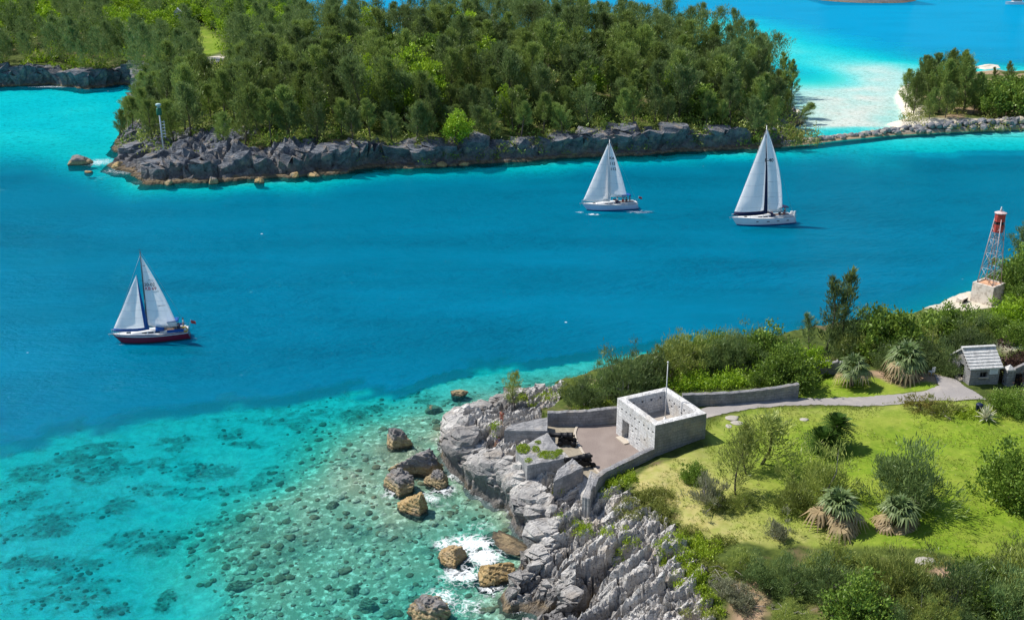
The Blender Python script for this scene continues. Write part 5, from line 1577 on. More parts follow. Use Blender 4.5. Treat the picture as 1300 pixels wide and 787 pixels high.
def bush(seed, rx, ry, rz, nclump=60, per=60, ll=(0.18, 0.34), lw=0.07, mat=None, up=0.5, spiky=0.0, stems=7, hollow=0.55, twig=None, out_=0.9, cl=0.34):
    """many-stemmed shrub: leaf clumps through an uneven crown"""
    r = np.random.default_rng(seed)
    L = Leaves(); mb = MB()
    cs = []
    for i in range(nclump):
        d = unit(r.normal(size=3)); d[2] = abs(d[2]) * 1.0 + 0.02 * r.normal()
        rad = hollow + (1 - hollow) * r.random() ** 0.6
        rad *= 1 + 0.30 * math.sin(3 * math.atan2(d[1], d[0]) + seed) * 0.6 + 0.22 * r.normal()
        if r.random() < spiky: rad *= r.uniform(1.05, 1.35)
        cs.append(np.array([d[0] * rx * rad, d[1] * ry * rad, max(0.12, d[2] * rz * rad + 0.12 * rz)]))
    for c in cs:
        cr = cl * (rx * ry * rz) ** (1 / 3) * r.uniform(0.55, 1.2)
        k = int(per * r.uniform(0.6, 1.3))
        base = c + r.normal(size=(k, 3)) * cr * 0.42 * np.array([1, 1, 0.75])
        o = unit(c + np.array([0, 0, 0.15 * rz]))
        dr = unit(o * out_ + np.array([0, 0, up]) + r.normal(size=(k, 3)) * 0.65)
        L.tris(base, dr, r.uniform(*ll, size=k), lw * r.uniform(0.7, 1.3, k), np.clip(r.normal(0.25 + 0.5 * r.random(), 0.2, k), 0, 1), r)
    for i in range(stems):
        c = cs[r.integers(len(cs))]
        mid = c * np.array([0.35, 0.35, 0.55]) + r.normal(size=3) * 0.1 * rx
        mb.tube([(r.normal() * 0.08 * rx, r.normal() * 0.08 * rx, -0.3), mid, c * 0.95], [0.035 + 0.018 * rz, 0.025 + 0.008 * rz, 0.012], 5, False)
    return mb.mesh("stem", twig or M_TWIG), L.mesh("foliage", mat or M_TAM)


def broad(seed, Hh, rad, mat, leaf=(0.3, 0.5), lw=0.24, ncl=46, per=55, tb=0.3):
    r = np.random.default_rng(seed)
    L = Leaves(); mb = MB()
    mb.tube([(0, 0, -0.5), (0.1, 0.05, Hh * 0.35), (0.15, 0.1, Hh * 0.7)], [0.2, 0.15, 0.06], 6)
    for i in range(ncl):
        d = unit(r.normal(size=3)); d[2] = d[2] * 0.9 + 0.25
        q = 0.5 + 0.5 * r.random() ** 0.5
        c = np.array([d[0] * rad * q, d[1] * rad * q, Hh * (0.5 + tb * 0.1) + d[2] * Hh * 0.44 * q]) * (1 + 0.10 * r.normal())
        c[2] = max(c[2], Hh * 0.12)
        mb.tube([(0.12, 0.08, Hh * 0.4), tuple(c * np.array([.5, .5, .85])), tuple(c)], [0.06, 0.035, 0.012], 4, False)
        k = int(per * r.uniform(.6, 1.3)); cr = rad * r.uniform(0.16, 0.34)
        base = c + r.normal(size=(k, 3)) * cr * np.array([.7, .7, .5])
        dr = unit(unit(c - np.array([0, 0, Hh * .45])) * 0.6 + np.array([0, 0, 0.25]) + r.normal(size=(k, 3)) * 0.7)
        L.tris(base, dr, r.uniform(*leaf, size=k), lw * r.uniform(.7, 1.3, k), np.clip(r.normal(0.25 + .5 * r.random(), .2, k), 0, 1), r)
    return mb.mesh("trunk", M_BARK), L.mesh("crown", mat)


def plant(name, protos, x, y, z, s, rz, label, cat, group=None, parts=("trunk", "crown"), tilt=(0, 0)):
    e = empty(name, (x, y, z), 0, label, cat, group, rot=(tilt[0], tilt[1], rz))
    e.scale = s if hasattr(s, '__len__') else (s, s, s)
    for nm, me in zip(parts, protos): link(nm, me, e)
    return e


# ---- the wooded island: casuarinas
CAS = [casuarina(500 + k, 12.5, [3.4, 4.4, 3.8, 5.0, 3.2, 4.6, 3.9, 4.2][k], 38, 118, (0.45, 1.15), 0.105, M_CAS if k % 3 else M_CAS_D, [1.1, .5, 1.6, .8, 1.2, 2.0, .6, 1.4][k], [.14, .08, .22, .06, .3, .1, .16, .08][k], [.35, .2, .5, .3, .6, .3, .45, .25][k]) for k in range(8)]
BRD = [broad(540 + k, 6.5, 3.4, M_BROAD if k < 3 else M_DKLEAF, (0.45, 0.8), 0.4, 46, 48) for k in range(5)]
rr = random.Random(21)
cand = []
yy = 238.0
row = 0
while yy < 620:
    st = 6.0 if yy < 330 else 7.5
    xx = -330 + (row % 2) * st / 2
    while xx < 100:
        x = xx + rr.uniform(-2.2, 2.2); y = yy + rr.uniform(-1.8, 1.8)
        xx += st
        cand.append((x, y))
    yy += st * 0.86; row += 1
cx_ = np.array([c[0] for c in cand]); cy_ = np.array([c[1] for c in cand])
s_isle = psdf(cx_, cy_, ISLE)
pts = []
for (x, y), s in zip(cand, s_isle):
    if s < (4.6 if (y < 345 and x > -92) else 3.0): continue
    if math.exp(-(((x + 82) / 19) ** 2 + ((y - 247) / 9) ** 2)) > 0.33: continue
    if x > 70 and y < 290 and s < 9: continue
    if -80 < x < -40 and y < 285 and s < 9.5: continue
    if ((x + 124 + 0.35 * (y - 432)) / 9) ** 2 + ((y - 430) / 34) ** 2 < 1: continue      # the mown glade
    if ((x + 110) / 6) ** 2 + ((y - 392) / 9) ** 2 < 1: continue                             # sand scarp
    z = iz(x, y)
    px, py = P(x, y, z + 12)
    if px < -60 or px > 1340 or py > 260: continue
    pts.append((x, y, z, s))
pts.sort(key=lambda q: q[1])
hor = np.full(1500, 800.0)
trees = []
for x, y, z, s in pts:
    front = s < 12 and y < 330
    hgt = rr.uniform(0.5, 0.85) if front else rr.choice([rr.uniform(0.62, 0.85), rr.uniform(0.85, 1.1), rr.uniform(1.0, 1.32)])
    glade = -175 < x < -95 and y > 395
    brd = (rr.random() < 0.17 and not front) or (glade and rr.random() < 0.72) or (math.exp(-(((x + 32) / 15) ** 2 + ((y - 300) / 14) ** 2)) > 0.45 and rr.random() < 0.8) or (y > 400 and rr.random() < 0.45)
    top = z + (6.0 if brd else 12.5 * hgt)
    px, py = P(x, y, top); d = y / FOC
    w = int(3.0 / d) + 1
    a, b = int(px) + 100 - w, int(px) + 100 + w
    if b <= 0 or a >= 1500: continue
    a = max(a, 0)
    if py < -8 - 0.1 * w and P(x, y, z)[1] < -4: continue
    if py > np.median(hor[a:b]) + 2: continue            # wholly hidden behind the rows in front
    pb = P(x, y, z)[1]
    if abs(px - 275) < 15 and y < 391 and py < 80 < pb + 14: continue          # sight line to the sandy scarp
    if abs(px - 268) < 13 and y < 425 and y > 392 and py < 55: continue
    hor[a:b] = np.minimum(hor[a:b], py + 6)
    trees.append((x, y, z, hgt, brd, front))
cas_list = [t for t in trees if not t[4]]; brd_list = [t for t in trees if t[4]]
print("casuarinas", len(cas_list), "broad", len(brd_list))
NCAS = 272
for i, (x, y, z, h, b, front) in enumerate(cas_list[:NCAS]):
    if y > 362 or x < -112: lab, g = "feathery olive casuarina in the wood on the far left shore, across the turquoise bay", "casuarinas on the far left shore"
    elif front: lab, g = "shorter feathery casuarina in the front row along the island's cliff edge", "casuarinas along the island cliff"
    else: lab, g = "tall feathery olive casuarina in the dense wood covering the middle island", "casuarinas of the island wood"
    k = rr.randrange(8)
    plant("casuarina_tree", CAS[k], x, y, z - 0.3, (h * rr.uniform(.95, 1.25), h * rr.uniform(.95, 1.25), h), rr.uniform(0, 6.3), lab, "tree", g, tilt=(rr.uniform(-.07, .07), rr.uniform(-.02, .12)))
for i, (x, y, z, h, b, front) in enumerate(brd_list):
    far = y > 362 or x < -112
    lab = "rounded leafy green tree on the bright slope of the far left shore" if far else "rounded leafy green tree between the casuarinas of the middle island"
    k = rr.choice([0, 1, 2, 3, 4, 3]) if not far else rr.choice([0, 1, 2, 0, 1, 3])
    plant("broadleaf_tree", BRD[k], x, y, z - 0.2, rr.uniform(0.8, 1.25) * (1.2 if not far else 1.0), rr.uniform(0, 6.3), lab, "tree", "leafy trees on the far left shore" if far else "leafy trees of the island wood")


LIME = [broad(560 + k, 9.5, 3.6, M_BROAD, (0.4, 0.75), 0.34, 60, 60) for k in range(2)]
for px, py, s in [(500, 95, 1), (520, 84, 1.05), (541, 100, .95), (512, 112, .9), (537, 78, 1), (482, 102, .9), (556, 112, .85), (466, 86, .9), (620, 62, .9), (332, 44, 1), (582, 150, .7), (640, 122, .75), (745, 92, .8), (424, 62, .9), (850, 96, .75), (700, 44, .9),
                  (355, 30, .9), (590, 30, .9), (470, 24, 1), (790, 60, .75), (395, 120, .7), (300, 110, .75)]:
    z = 20.0
    for _ in range(12):
        x, y = W(px, py, z); z = .5 * z + .5 * (iz(x, y) + 10.0 * s)
    plant("broadleaf_tree", LIME[rr.randrange(2)], x, y, iz(x, y) - .3, (s * rr.uniform(1.0, 1.4), s * rr.uniform(1.0, 1.4), s * 1.3), rr.uniform(0, 6.3), "lime green broad-leaved tree standing out among the olive casuarinas of the middle island", "tree", "lime green trees of the island wood")


def join_np(name, protos, inst, mat):
    """far trees as one mass"""
    V = []; T = []
    for k, x, y, z, s, a in inst:
        me = protos[k]
        v = np.empty(len(me.vertices) * 3, np.float32); me.vertices.foreach_get("co", v); v = v.reshape(-1, 4, 3)
        t = np.empty(len(me.polygons), np.float32); me.attributes["tint"].data.foreach_get("value", t)
        sel = slice(None, None, 2)
        v = v[sel] * s; t = t[sel]
        c, q = math.cos(a), math.sin(a)
        v2 = np.stack([v[..., 0] * c - v[..., 1] * q + x, v[..., 0] * q + v[..., 1] * c + y, v[..., 2] + z], -1)
        V.append(v2); T.append(t)
    v = np.concatenate(V).reshape(-1, 3)
    return mesh_np(name, v, np.arange(len(v)).reshape(-1, 4), mat, False, {"tint": ('FACE', np.concatenate(T))})


rest = cas_list[NCAS:]
if rest:
    inst = [(rr.randrange(8), x, y, z - .3, h * 1.12, rr.uniform(0, 6.3)) for x, y, z, h, b, f in rest]
    tag(link("far_forest", join_np("far_forest", [c[1] for c in CAS], inst, M_CAS_D)), "mass of distant casuarinas rising behind the nearer trees on the left shore", "forest", None, "stuff")


# ---- ground-hugging masses
def scatter_leaves(name, spots, mat, label, cat, ll, lw, per, hgt, seed, up=0.8):
    """spots: (x, y, z, radius)"""
    r = np.random.default_rng(seed); L = Leaves()
    for x, y, z, rad in spots:
        k = max(6, int(per * rad * rad))
        o = r.normal(size=(k, 2)) * rad * 0.5
        zz = z + np.abs(r.normal(size=k)) * hgt * np.exp(-(o ** 2).sum(1) / (rad * rad)) 
        base = np.stack([x + o[:, 0], y + o[:, 1], zz], 1)
        dr = unit(np.stack([r.normal(size=k) * 0.7, r.normal(size=k) * 0.7, np.full(k, up)], 1))
        L.tris(base, dr, r.uniform(*ll, size=k), lw * r.uniform(.7, 1.3, k), np.clip(r.normal(0.2 + 0.6 * r.random(), .2, k), 0, 1), r)
    return tag(link(name, L.mesh(name, mat)), label, cat, None, "stuff")


us = []
for _ in range(5200):
    x = rr.uniform(-150, 98); y = rr.uniform(240, 385)
    us.append((x, y))
ss = psdf(np.array([u[0] for u in us]), np.array([u[1] for u in us]), ISLE)
sp = []
for (x, y), s in zip(us, ss):
    if s < 2.2: continue
    if math.exp(-(((x + 82) / 19) ** 2 + ((y - 247) / 9) ** 2)) > 0.36 and rr.random() > 0.14: continue
    if s > 45 and rr.random() > 0.35: continue
    if ((x + 110) / 5) ** 2 + ((y - 392) / 8) ** 2 < 1: continue
    sp.append((x, y, iz(x, y), rr.uniform(0.8, 2.1)))
scatter_leaves("undergrowth", sp[0::2], M_DKLEAF, "dark undergrowth filling the floor of the island wood", "undergrowth", (0.5, 1.0), 0.34, 11, 1.5, 61)
scatter_leaves("undergrowth", sp[1::2], M_TAM, "olive scrub growing along the island's cliff top", "undergrowth", (0.5, 1.0), 0.28, 11, 1.7, 62)
sp = []
for _ in range(2600):
    x = rr.uniform(-72, 84); y = rr.uniform(240, 292)
    s = bil(ixs, iys, sin_, x, y)
    if not (1.2 < s < 5.5): continue
    if math.exp(-(((x + 82) / 17) ** 2 + ((y - 247) / 9) ** 2)) > 0.5: continue
    if fbm2(np.array([x * .07]), np.array([y * .07]), 3, 401)[0] < -0.08: continue
    sp.append((x, y, iz(x, y) - .2, rr.uniform(.9, 1.9)))
scatter_leaves("cliff_scrub", sp[0::2], M_TAM, "olive scrub spilling over the top of the island cliff", "scrub", (0.4, 0.9), 0.22, 20, 1.2, 66, .35)
scatter_leaves("cliff_scrub", sp[1::2], M_DKLEAF, "dark green scrub hanging in the clefts of the island cliff", "scrub", (0.4, 0.9), 0.26, 18, 1.0, 67, .2)
sp = []
for _ in range(1500):
    x = rr.uniform(-330, -95); y = rr.uniform(372, 560)
    s = float(psdf(np.array([x]), np.array([y]), ISLE)[0])
    if s < 5: continue
    if ((x + 124 + 0.35 * (y - 432)) / 7) ** 2 + ((y - 432) / 30) ** 2 < 1: continue
    if ((x + 110) / 5) ** 2 + ((y - 392) / 8) ** 2 < 1: continue
    sp.append((x, y, iz(x, y), rr.uniform(1.2, 3.0)))
scatter_leaves("undergrowth", sp, M_BROAD, "bright green bushes covering the slopes of the far left shore", "undergrowth", (0.7, 1.4), 0.5, 7, 2.0, 63)

# ---- solitary trees at the island's right end
TALL = [casuarina(580 + k, 16, 2.9, 26, 110, (0.45, 1.0), 0.11, M_CAS, 1.2, 0.30, 0.5, 0.2) for k in range(3)]
for px, py, zz, s, k, tl, lab in [(978, 136, 2.2, 0.92, 0, (0, -.05), "tall open casuarina near the right end of the island, left of a pair"), (996, 140, 1.8, 1.05, 1, (0, .05), "tallest slender casuarina at the island's right end, sky-blue water seen through it"),
                                  (1003, 142, 1.6, 1.0, 2, (0, .08), "slender casuarina leaning right beside the tallest one at the island's end"), (946, 128, 4, .85, 2, (0, -.03), "open-crowned casuarina standing above the trees near the island's right end")]:
    x, y = W(px, py, zz)
    plant("casuarina_tree", TALL[k], x, y, max(iz(x, y), .3) - .3, s, k * 2.0, lab, "tree", None, tilt=tl)
x, y = W(1009, 152, 1.4)
plant("casuarina_tree", CAS[2], x, y, max(iz(x, y), .3) - 0.2, 0.62, 0.4, "small casuarina leaning far out over the pale sand bar", "tree", None, tilt=(0, R(48)))

# ---- right-hand islet
def riz(x, y): return max(0.3, bil(RI[0], RI[1], RI[2], x, y))
ISL = [casuarina(590 + k, 14, 4.2, 44, 120, (0.5, 1.1), 0.12, M_CAS if k else M_CAS_D, 0.8, 0.08, 0.2) for k in range(3)]
rr = random.Random(5)
for px, py, s in [(1160, 143, .92), (1176, 140, 1.05), (1192, 143, 1.1), (1208, 141, 1.05), (1222, 145, 1.15), (1168, 130, 1.0), (1186, 128, 1.05), (1204, 128, 1.1), (1220, 130, 1.08), (1150, 132, .85),
                  (1200, 150, .75), (1180, 151, .65), (1236, 146, .85)]:
    x, y = W(px, py, 1.8)
    plant("casuarina_tree", ISL[rr.randrange(3)], x, y, riz(x, y) - .2, s * 0.98, rr.uniform(0, 6), "bushy casuarina in the tall clump on the right islet behind the breakwater", "tree", "casuarinas in the islet clump")
for px, py, s in [(1250, 146, .52), (1262, 150, .55), (1275, 146, .6), (1288, 150, .58), (1300, 146, .6), (1268, 136, .55), (1284, 136, .6), (1312, 150, .6), (1300, 134, .6), (1255, 136, .5), (1244, 140, .55), (1318, 138, .6)]:
    x, y = W(px, py, 1.8)
    plant("broadleaf_tree", BRD[rr.choice([3, 4])], x, y, riz(x, y) - .2, s * 2.0, rr.uniform(0, 6), "low rounded dark tree in the right islet's scrub at the photo's right edge", "tree", "low trees of the islet scrub")
for px, py, s, tl in [(1262, 128, .82, -.03), (1277, 128, .98, .05)]:
    x, y = W(px, py, 1.8)
    plant("casuarina_tree", TALL[rr.randrange(3)], x, y, riz(x, y), s * 0.75, 1.0, "slender casuarina poking up alone from the islet scrub, %s of two" % ("shorter" if s < .9 else "taller"), "tree", None, tilt=(0, tl))
sp = []
for _ in range(260):
    px, py = rr.uniform(1145, 1320), rr.uniform(128, 161); x, y = W(px, py, 1.6)
    if 1175 < px < 1240 and 150 < py < 158: continue
    sp.append((x, y, riz(x, y), rr.uniform(.6, 1.5)))
for _ in range(60):
    px = rr.uniform(1000, 1040); x, y = W(px, rr.uniform(166, 182), 1.5); sp.append((x, y, max(iz(x, y), .5), rr.uniform(.7, 1.5)))
scatter_leaves("islet_scrub", sp, M_SAGE, "low olive scrub between the trees of the right islet and the island's tip", "scrub", (0.4, 0.8), 0.26, 16, 1.6, 64)
sp = []
for _ in range(150):
    a = rr.uniform(0, 6.28); q = rr.random() ** .5; x = 262 + 34 * q * math.cos(a) * .85; y = 800 + 26 * q * math.sin(a) * .8
    sp.append((x, y, 1.5 + 1.5 * (1 - q), rr.uniform(1.5, 3)))
scatter_leaves("far_islet_scrub", sp, M_CAS_D, "dark scrub covering the far islet at the top edge", "scrub", (0.9, 1.8), 0.6, 6, 2.6, 65)

# ================================================================== near headland planting
rr = random.Random(33)
BUSH_T = [bush(700 + k, 2.2, 2.2, 3.0, 90, 78, (0.25, 0.55), 0.06, M_TAM if k % 2 else M_CAS_D, 0.8, 0.45, 9, 0.4) for k in range(6)]      # wispy tamarisk-like, 3 m + plumes
BUSH_S = [bush(720 + k, 1.4, 1.4, 2.0, 60, 70, (0.2, 0.42), 0.05, M_TAM if k else M_GREY, 0.8, 0.5, 10, 0.35) for k in range(4)]
BUSH_G = [bush(740 + k, 0.9, 0.9, 1.3, 45, 60, (0.14, 0.34), 0.035, M_GREY, 0.8, 0.4, 14, 0.25) for k in range(2)]
BUSH_B = [bush(750 + k, 2.4, 2.2, 2.9, 120, 58, (0.22, 0.36), 0.16, M_DKLEAF, 0.3, 0.15, 8, 0.6) for k in range(3)]
BUSH_L = [bush(760 + k, 2.3, 2.3, 3.2, 100, 60, (0.24, 0.40), 0.17, M_BROAD, 0.3, 0.25, 8, 0.5) for k in range(2)]
FS = ("stem", "foliage")


def shrub(protos, px, py, hpx, label, z=5.0, cat="shrub", group=None, name="shrub", base_h=3.0, wide=1.0, k=None, tilt=(0, 0)):
    x, y, zz = G(px, py, z)
    d = y * math.cos(PITCH) - (zz - CAM_H) * math.sin(PITCH)
    hm = hpx * d / FOC / math.cos(PITCH + 0.08)
    proto = rr.choice(protos) if k is None else protos[k]
    s = hm / (max(v.co.z for v in list(proto[1].vertices)[::7]) * 0.94)
    return plant(name, proto, x, y, zz - .12, (s * wide, s * wide, s), rr.uniform(0, 6.3), label, cat, group, FS, tilt)


# row behind the long wall
gB = "shrubs behind the long wall"
for px, py, h, w, lab in [(741, 515, 46, 1.1, "feathery grey-green shrub on the rocks just behind the gravel yard's back wall"), (722, 500, 24, 1.0, "small wiry shrub at the left end of the shore shrubs"),
                          (793, 505, 62, 1.05, "large feathery shrub directly behind the guardhouse's left corner"), (818, 490, 60, 1.0, "tall feathery shrub behind the guardhouse's back corner"),
                          (845, 480, 52, 1.0, "feathery shrub behind the flagpole's top"), (775, 492, 48, .95, "feathery shrub at the water's side of the large shrub by the guardhouse")]:
    shrub(BUSH_T, px, py, h, lab, 4.5, "shrub", gB, "feathery_shrub", 3.4, w)
for i, (px, py, h) in enumerate([(868, 484, 50), (884, 472, 44), (902, 483, 54), (918, 470, 46), (935, 480, 56), (952, 470, 48), (905, 460, 36), (940, 458, 36), (970, 478, 58), (862, 468, 40), (985, 468, 44)]):
    shrub(BUSH_T + BUSH_B, px, py - (12 if py > 474 else 6), h, "olive shrub in the thick hedge-like row between the long wall and the channel", 4.6, "shrub", "shrubs of the thick row behind the long wall", "feathery_shrub", 3.3, 1.0)
shrub(BUSH_B, 1000, 490, 56, "leafy bright green tree-like shrub at the right end of the long wall", 5.5, "shrub", None, "sea_grape", 3.4, 1.0, 0)
shrub(BUSH_L, 1024, 478, 42, "leafy green shrub just right of the long wall's end", 5.5, "shrub", None, "sea_grape", 3.4, 1.0, 1)
shrub(BUSH_B, 978, 490, 38, "dark leafy shrub pressed against the long wall, left of the bright sea grape", 5.5, "shrub", None, "sea_grape", 3.2, 1.0, 2)

# thick scrub towards the point
gP = "shrubs of the scrub below the light tower"
for i, (px, py, h) in enumerate([(1050, 462, 56), (1072, 455, 50), (1094, 458, 56), (1112, 450, 54), (1130, 458, 60), (1150, 448, 56), (1170, 458, 60), (1192, 452, 56), (1210, 460, 56), (1225, 452, 52), (1120, 435, 46), (1146, 430, 46),
                                 (1100, 436, 40), (1172, 432, 44), (1196, 430, 42), (1220, 432, 42), (1240, 438, 44), (1180, 468, 48), (1205, 474, 46), (1230, 440, 40), (1158, 470, 40), (1130, 472, 36), (1250, 428, 34), (1080, 470, 40)]):
    if rr.random() < .22: continue
    shrub(BUSH_B + BUSH_T, px, py, h * rr.uniform(.75, 1.15), "dense olive-green shrub in the scrub between the palms and the light tower", 5.2, "shrub", gP, "scrub_bush", 3.2, 1.05)
shrub([bush(770, 2.0, 2.0, 2.6, 90, 60, (0.2, 0.34), 0.12, M_PURP, 0.4, 0.3, 8, .5)], 1287, 481, 46, "purple-brown leafed bush right behind the shed", 6.3, "bush", None, "purple_bush", 2.9, 1.0)
shrub([bush(771, 2.6, 1.7, 1.9, 150, 70, (0.12, 0.24), 0.10, M_DKLEAF, 0.3, 0.1, 6, .6)], 1280, 523, 30, "dense rounded dark hedge bush in front of the gate pillar", 6.4, "bush", None, "hedge_bush", 2.2, 1.0)
shrub([bush(772, 2.9, 2.7, 3.6, 200, 58, (0.22, 0.36), 0.19, M_DKLEAF, 0.2, 0.2, 8, .62)], 1286, 634, 74, "big glossy round shrub on the lawn cut by the right edge of the photo", 6.2, "shrub", None, "sea_grape", 4.2, 0.78)
shrub([bush(773, 1.9, 1.1, 1.1, 60, 50, (0.14, 0.3), 0.07, M_YELL, 0.6, 0.5, 10, .3)], 1172, 520, 20, "sparse yellowing bush beside the path", 6.2, "bush", None, "yellow_bush", 1.4, 1.0)
shrub([bush(774, 1.5, 1.0, 1.5, 50, 50, (0.16, 0.32), 0.06, M_SAGE, 0.8, 0.5, 12, .3)], 1197, 526, 26, "straggly grey-green bush between the yellowing bush and the lime ground cover", 6.2, "bush", None, "straggly_bush", 1.8, 1.0)
for px, py, h, lab in [(1281, 410, 26, "lime green bush on the slope right of the light tower's block"), (1296, 400, 26, "bright lime bush at the right edge near the light tower")]:
    shrub(BUSH_L, px, py, h, lab, 4.8, "bush", None, "lime_bush", 3.3, 1.4)
for px, py, h, lab in [(1284, 378, 52, "dark tree behind the palm right of the light tower"), (1303, 370, 62, "dark leafy tree at the right edge beside the light tower"), (1296, 392, 34, "low dark bush under the trees right of the light tower")]:
    shrub(BUSH_B, px, py, h, lab, 4.6, "tree", None, "dark_tree", 3.2, 0.95)
for px, py, h in [(1288, 436, 30), (1297, 460, 22), (1262, 420, 24)]:
    shrub(BUSH_B, px, py, h, "rounded olive bush on the slope above the shed, near the right edge", 6.0, "bush", "bushes on the slope above the shed", "slope_bush", 3.2, 1.1)

# thin casuarinas by the channel and on the rocks
SAP = [casuarina(800 + k, 7.0, 1.6, 22, 70, (0.28, 0.6), 0.075, M_CAS_D, 0.5, .12, .35, .10) for k in range(3)]
SMALL = [casuarina(810 + k, 4.2, 1.5, 26, 80, (0.2, 0.46), 0.05, M_TAM, 0.6, .10, .3, .07) for k in range(4)]


def sap(protos, k, px, py, hpx, Hm, label, z=5.0, wide=1.0, tilt=(0, 0), name="casuarina_tree"):
    x, y, zz = G(px, py, z)
    d = y * math.cos(PITCH) - (zz - CAM_H) * math.sin(PITCH)
    s = hpx * d / FOC / math.cos(PITCH + .08) / Hm
    return plant(name, protos[k], x, y, zz - .15, (s * wide, s * wide, s), rr.uniform(0, 6), label, "tree", None, ("trunk", "crown"), tilt)


sap(SAP, 0, 1049, 448, 92, 7, "slim dark casuarina above the scrub, left of two by the channel", 4.6, 1.0, (0, -.06))
sap(SAP, 1, 1066, 450, 100, 7, "slim dark casuarina above the scrub, taller right one of two by the channel", 4.6, 1.05, (0, .08))
sap(SAP, 2, 1030, 446, 46, 7, "short leaning casuarina sprig left of the slim pair by the channel", 4.6, 1.3, (0, -.22))
sap(SMALL, 0, 653, 516, 40, 4.2, "lone sapling growing on the rocks left of the gravel yard", 2.6, 1.0)
sap(SAP, 2, 1290, 345, 60, 7, "casuarina rising behind the palm at the right edge", 4.5, 1.2)

# lawn shrubs
sap(SMALL, 1, 966, 592, 70, 4.2, "largest airy casuarina sapling on the lawn right of the guardhouse", 5.6, 1.6, (0, .08))
sap(SMALL, 2, 936, 626, 72, 4.2, "thin bare-stemmed sapling between the airy sapling and the dark lawn shrub", 5.4, 1.0, (0, .05))
sap(SMALL, 3, 948, 600, 56, 4.2, "wispy sapling leaning against the largest airy lawn sapling", 5.5, 1.1, (0, -.12))
shrub(BUSH_B, 881, 612, 30, "small dark leafy shrub on the dry lawn below the guardhouse", 5.3, "shrub", None, "lawn_shrub", 3.2, 0.9)
shrub(BUSH_G, 900, 640, 46, "grey twiggy shrub on the dry lawn beside the small dark one", 5.3, "shrub", None, "lawn_shrub", 1.5, 0.75)
shrub(BUSH_S, 912, 646, 26, "low green growth at the foot of the grey twiggy lawn shrub", 5.3, "shrub", None, "lawn_shrub", 2.2, 1.2)
shrub(BUSH_S, 944, 642, 24, "low dark growth at the foot of the thin bare-stemmed sapling", 5.3, "shrub", None, "lawn_shrub", 2.2, 1.2)
shrub(BUSH_S, 1006, 648, 60, "dark shrub touching the left side of the skirted palms", 5.6, "shrub", None, "lawn_shrub", 2.2, .9)
shrub(BUSH_T, 1042, 630, 74, "feathery shrub directly behind the left skirted palm", 5.8, "shrub", None, "lawn_shrub", 3.4, 1.0)
shrub(BUSH_T, 1148, 640, 88, "large airy shrub directly behind the right skirted palm", 6.0, "shrub", None, "lawn_shrub", 3.4, 1.0)
shrub(BUSH_G, 990, 682, 36, "small silvery shrub at the lawn's lower left edge", 5.5, "shrub", None, "lawn_shrub", 1.5, 1.0)

# thicket along the bottom
gT = "shrubs of the thicket along the bottom edge"
for px, py, h in [(915, 735, 52), (940, 724, 46), (962, 742, 58), (985, 728, 52), (1005, 752, 66), (1030, 736, 62), (1052, 758, 74), (1075, 738, 66), (1098, 760, 72), (1118, 742, 52), (1140, 762, 58), (1160, 772, 52), (1088, 790, 60), (1040, 796, 58),
                  (1000, 792, 50), (1130, 796, 54), (1175, 798, 48), (1060, 718, 34), (1105, 722, 36), (890, 712, 30), (925, 700, 28), (1145, 735, 34), (975, 776, 40)]:
    if rr.random() < 0.22: continue
    shrub(BUSH_T + BUSH_S[1:] + BUSH_B[:1], px, py, h * rr.choice([.6, .75, .95, 1.15, 1.35]), "tangled dark olive shrub in the thicket below the lawn", 5.2, "shrub", gT, "thicket_shrub", 3.0, 1.0)
gT2 = "shrubs of the thicket in the bottom right corner"
for px, py, h in [(1215, 768, 58), (1238, 748, 56), (1262, 742, 54), (1285, 750, 60), (1250, 780, 66), (1225, 796, 54), (1285, 790, 66), (1304, 770, 70), (1198, 790, 40)]:
    shrub(BUSH_T + BUSH_B[:1], px, py, h * rr.choice([.65, .85, 1.0, 1.2]), "tangled olive shrub in the bottom right corner below the lawn", 5.8, "shrub", gT2, "thicket_shrub", 3.2, 1.05)
for px, py, h in [(930, 760, 26), (945, 772, 24), (1062, 775, 30), (1085, 768, 28), (1190, 775, 26), (918, 748, 22), (1135, 775, 28)]:
    shrub(BUSH_G, px, py, h, "leafless grey twiggy bush at the foot of the bottom thicket", 4.8, "bush", "bare bushes under the bottom thicket", "twiggy_bush", 1.5, 1.3)

# green cushions and creepers
def gspots(lst, z=4.5, jit=5):
    out = []
    for px, py, rx, ry, cnt in lst:
        for _ in range(cnt):
            a = rr.uniform(0, 6.28); q = rr.random() ** .5
            x, y, zz = G(px + rx * q * math.cos(a), py + ry * q * math.sin(a), z)
            out.append((x, y, zz, rr.uniform(.22, .5)))
    return out


scatter_leaves("ground_cover", gspots([(672, 510, 18, 8, 26), (700, 505, 12, 6, 14), (627, 548, 9, 6, 12), (745, 522, 20, 4, 20), (786, 608, 20, 13, 60), (770, 622, 10, 8, 20), (724, 672, 18, 8, 16), (745, 678, 10, 6, 12), (770, 675, 12, 5, 14), (800, 690, 8, 5, 8),
                                      (786, 702, 8, 3, 8), (842, 700, 10, 8, 22), (858, 690, 14, 10, 30), (870, 706, 12, 12, 30), (880, 726, 10, 16, 40), (890, 745, 9, 14, 30), (882, 690, 16, 10, 30), (900, 700, 18, 14, 40), (905, 775, 16, 10, 24), (860, 742, 8, 4, 8), (706, 623, 4, 7, 6),
                                      (1230, 526, 26, 7, 60), (760, 512, 14, 5, 16)]), M_LIME, "lime green cushions of ground cover on the rocks and lawn edges", "ground cover", (0.10, 0.24), 0.09, 300, 0.30, 71)
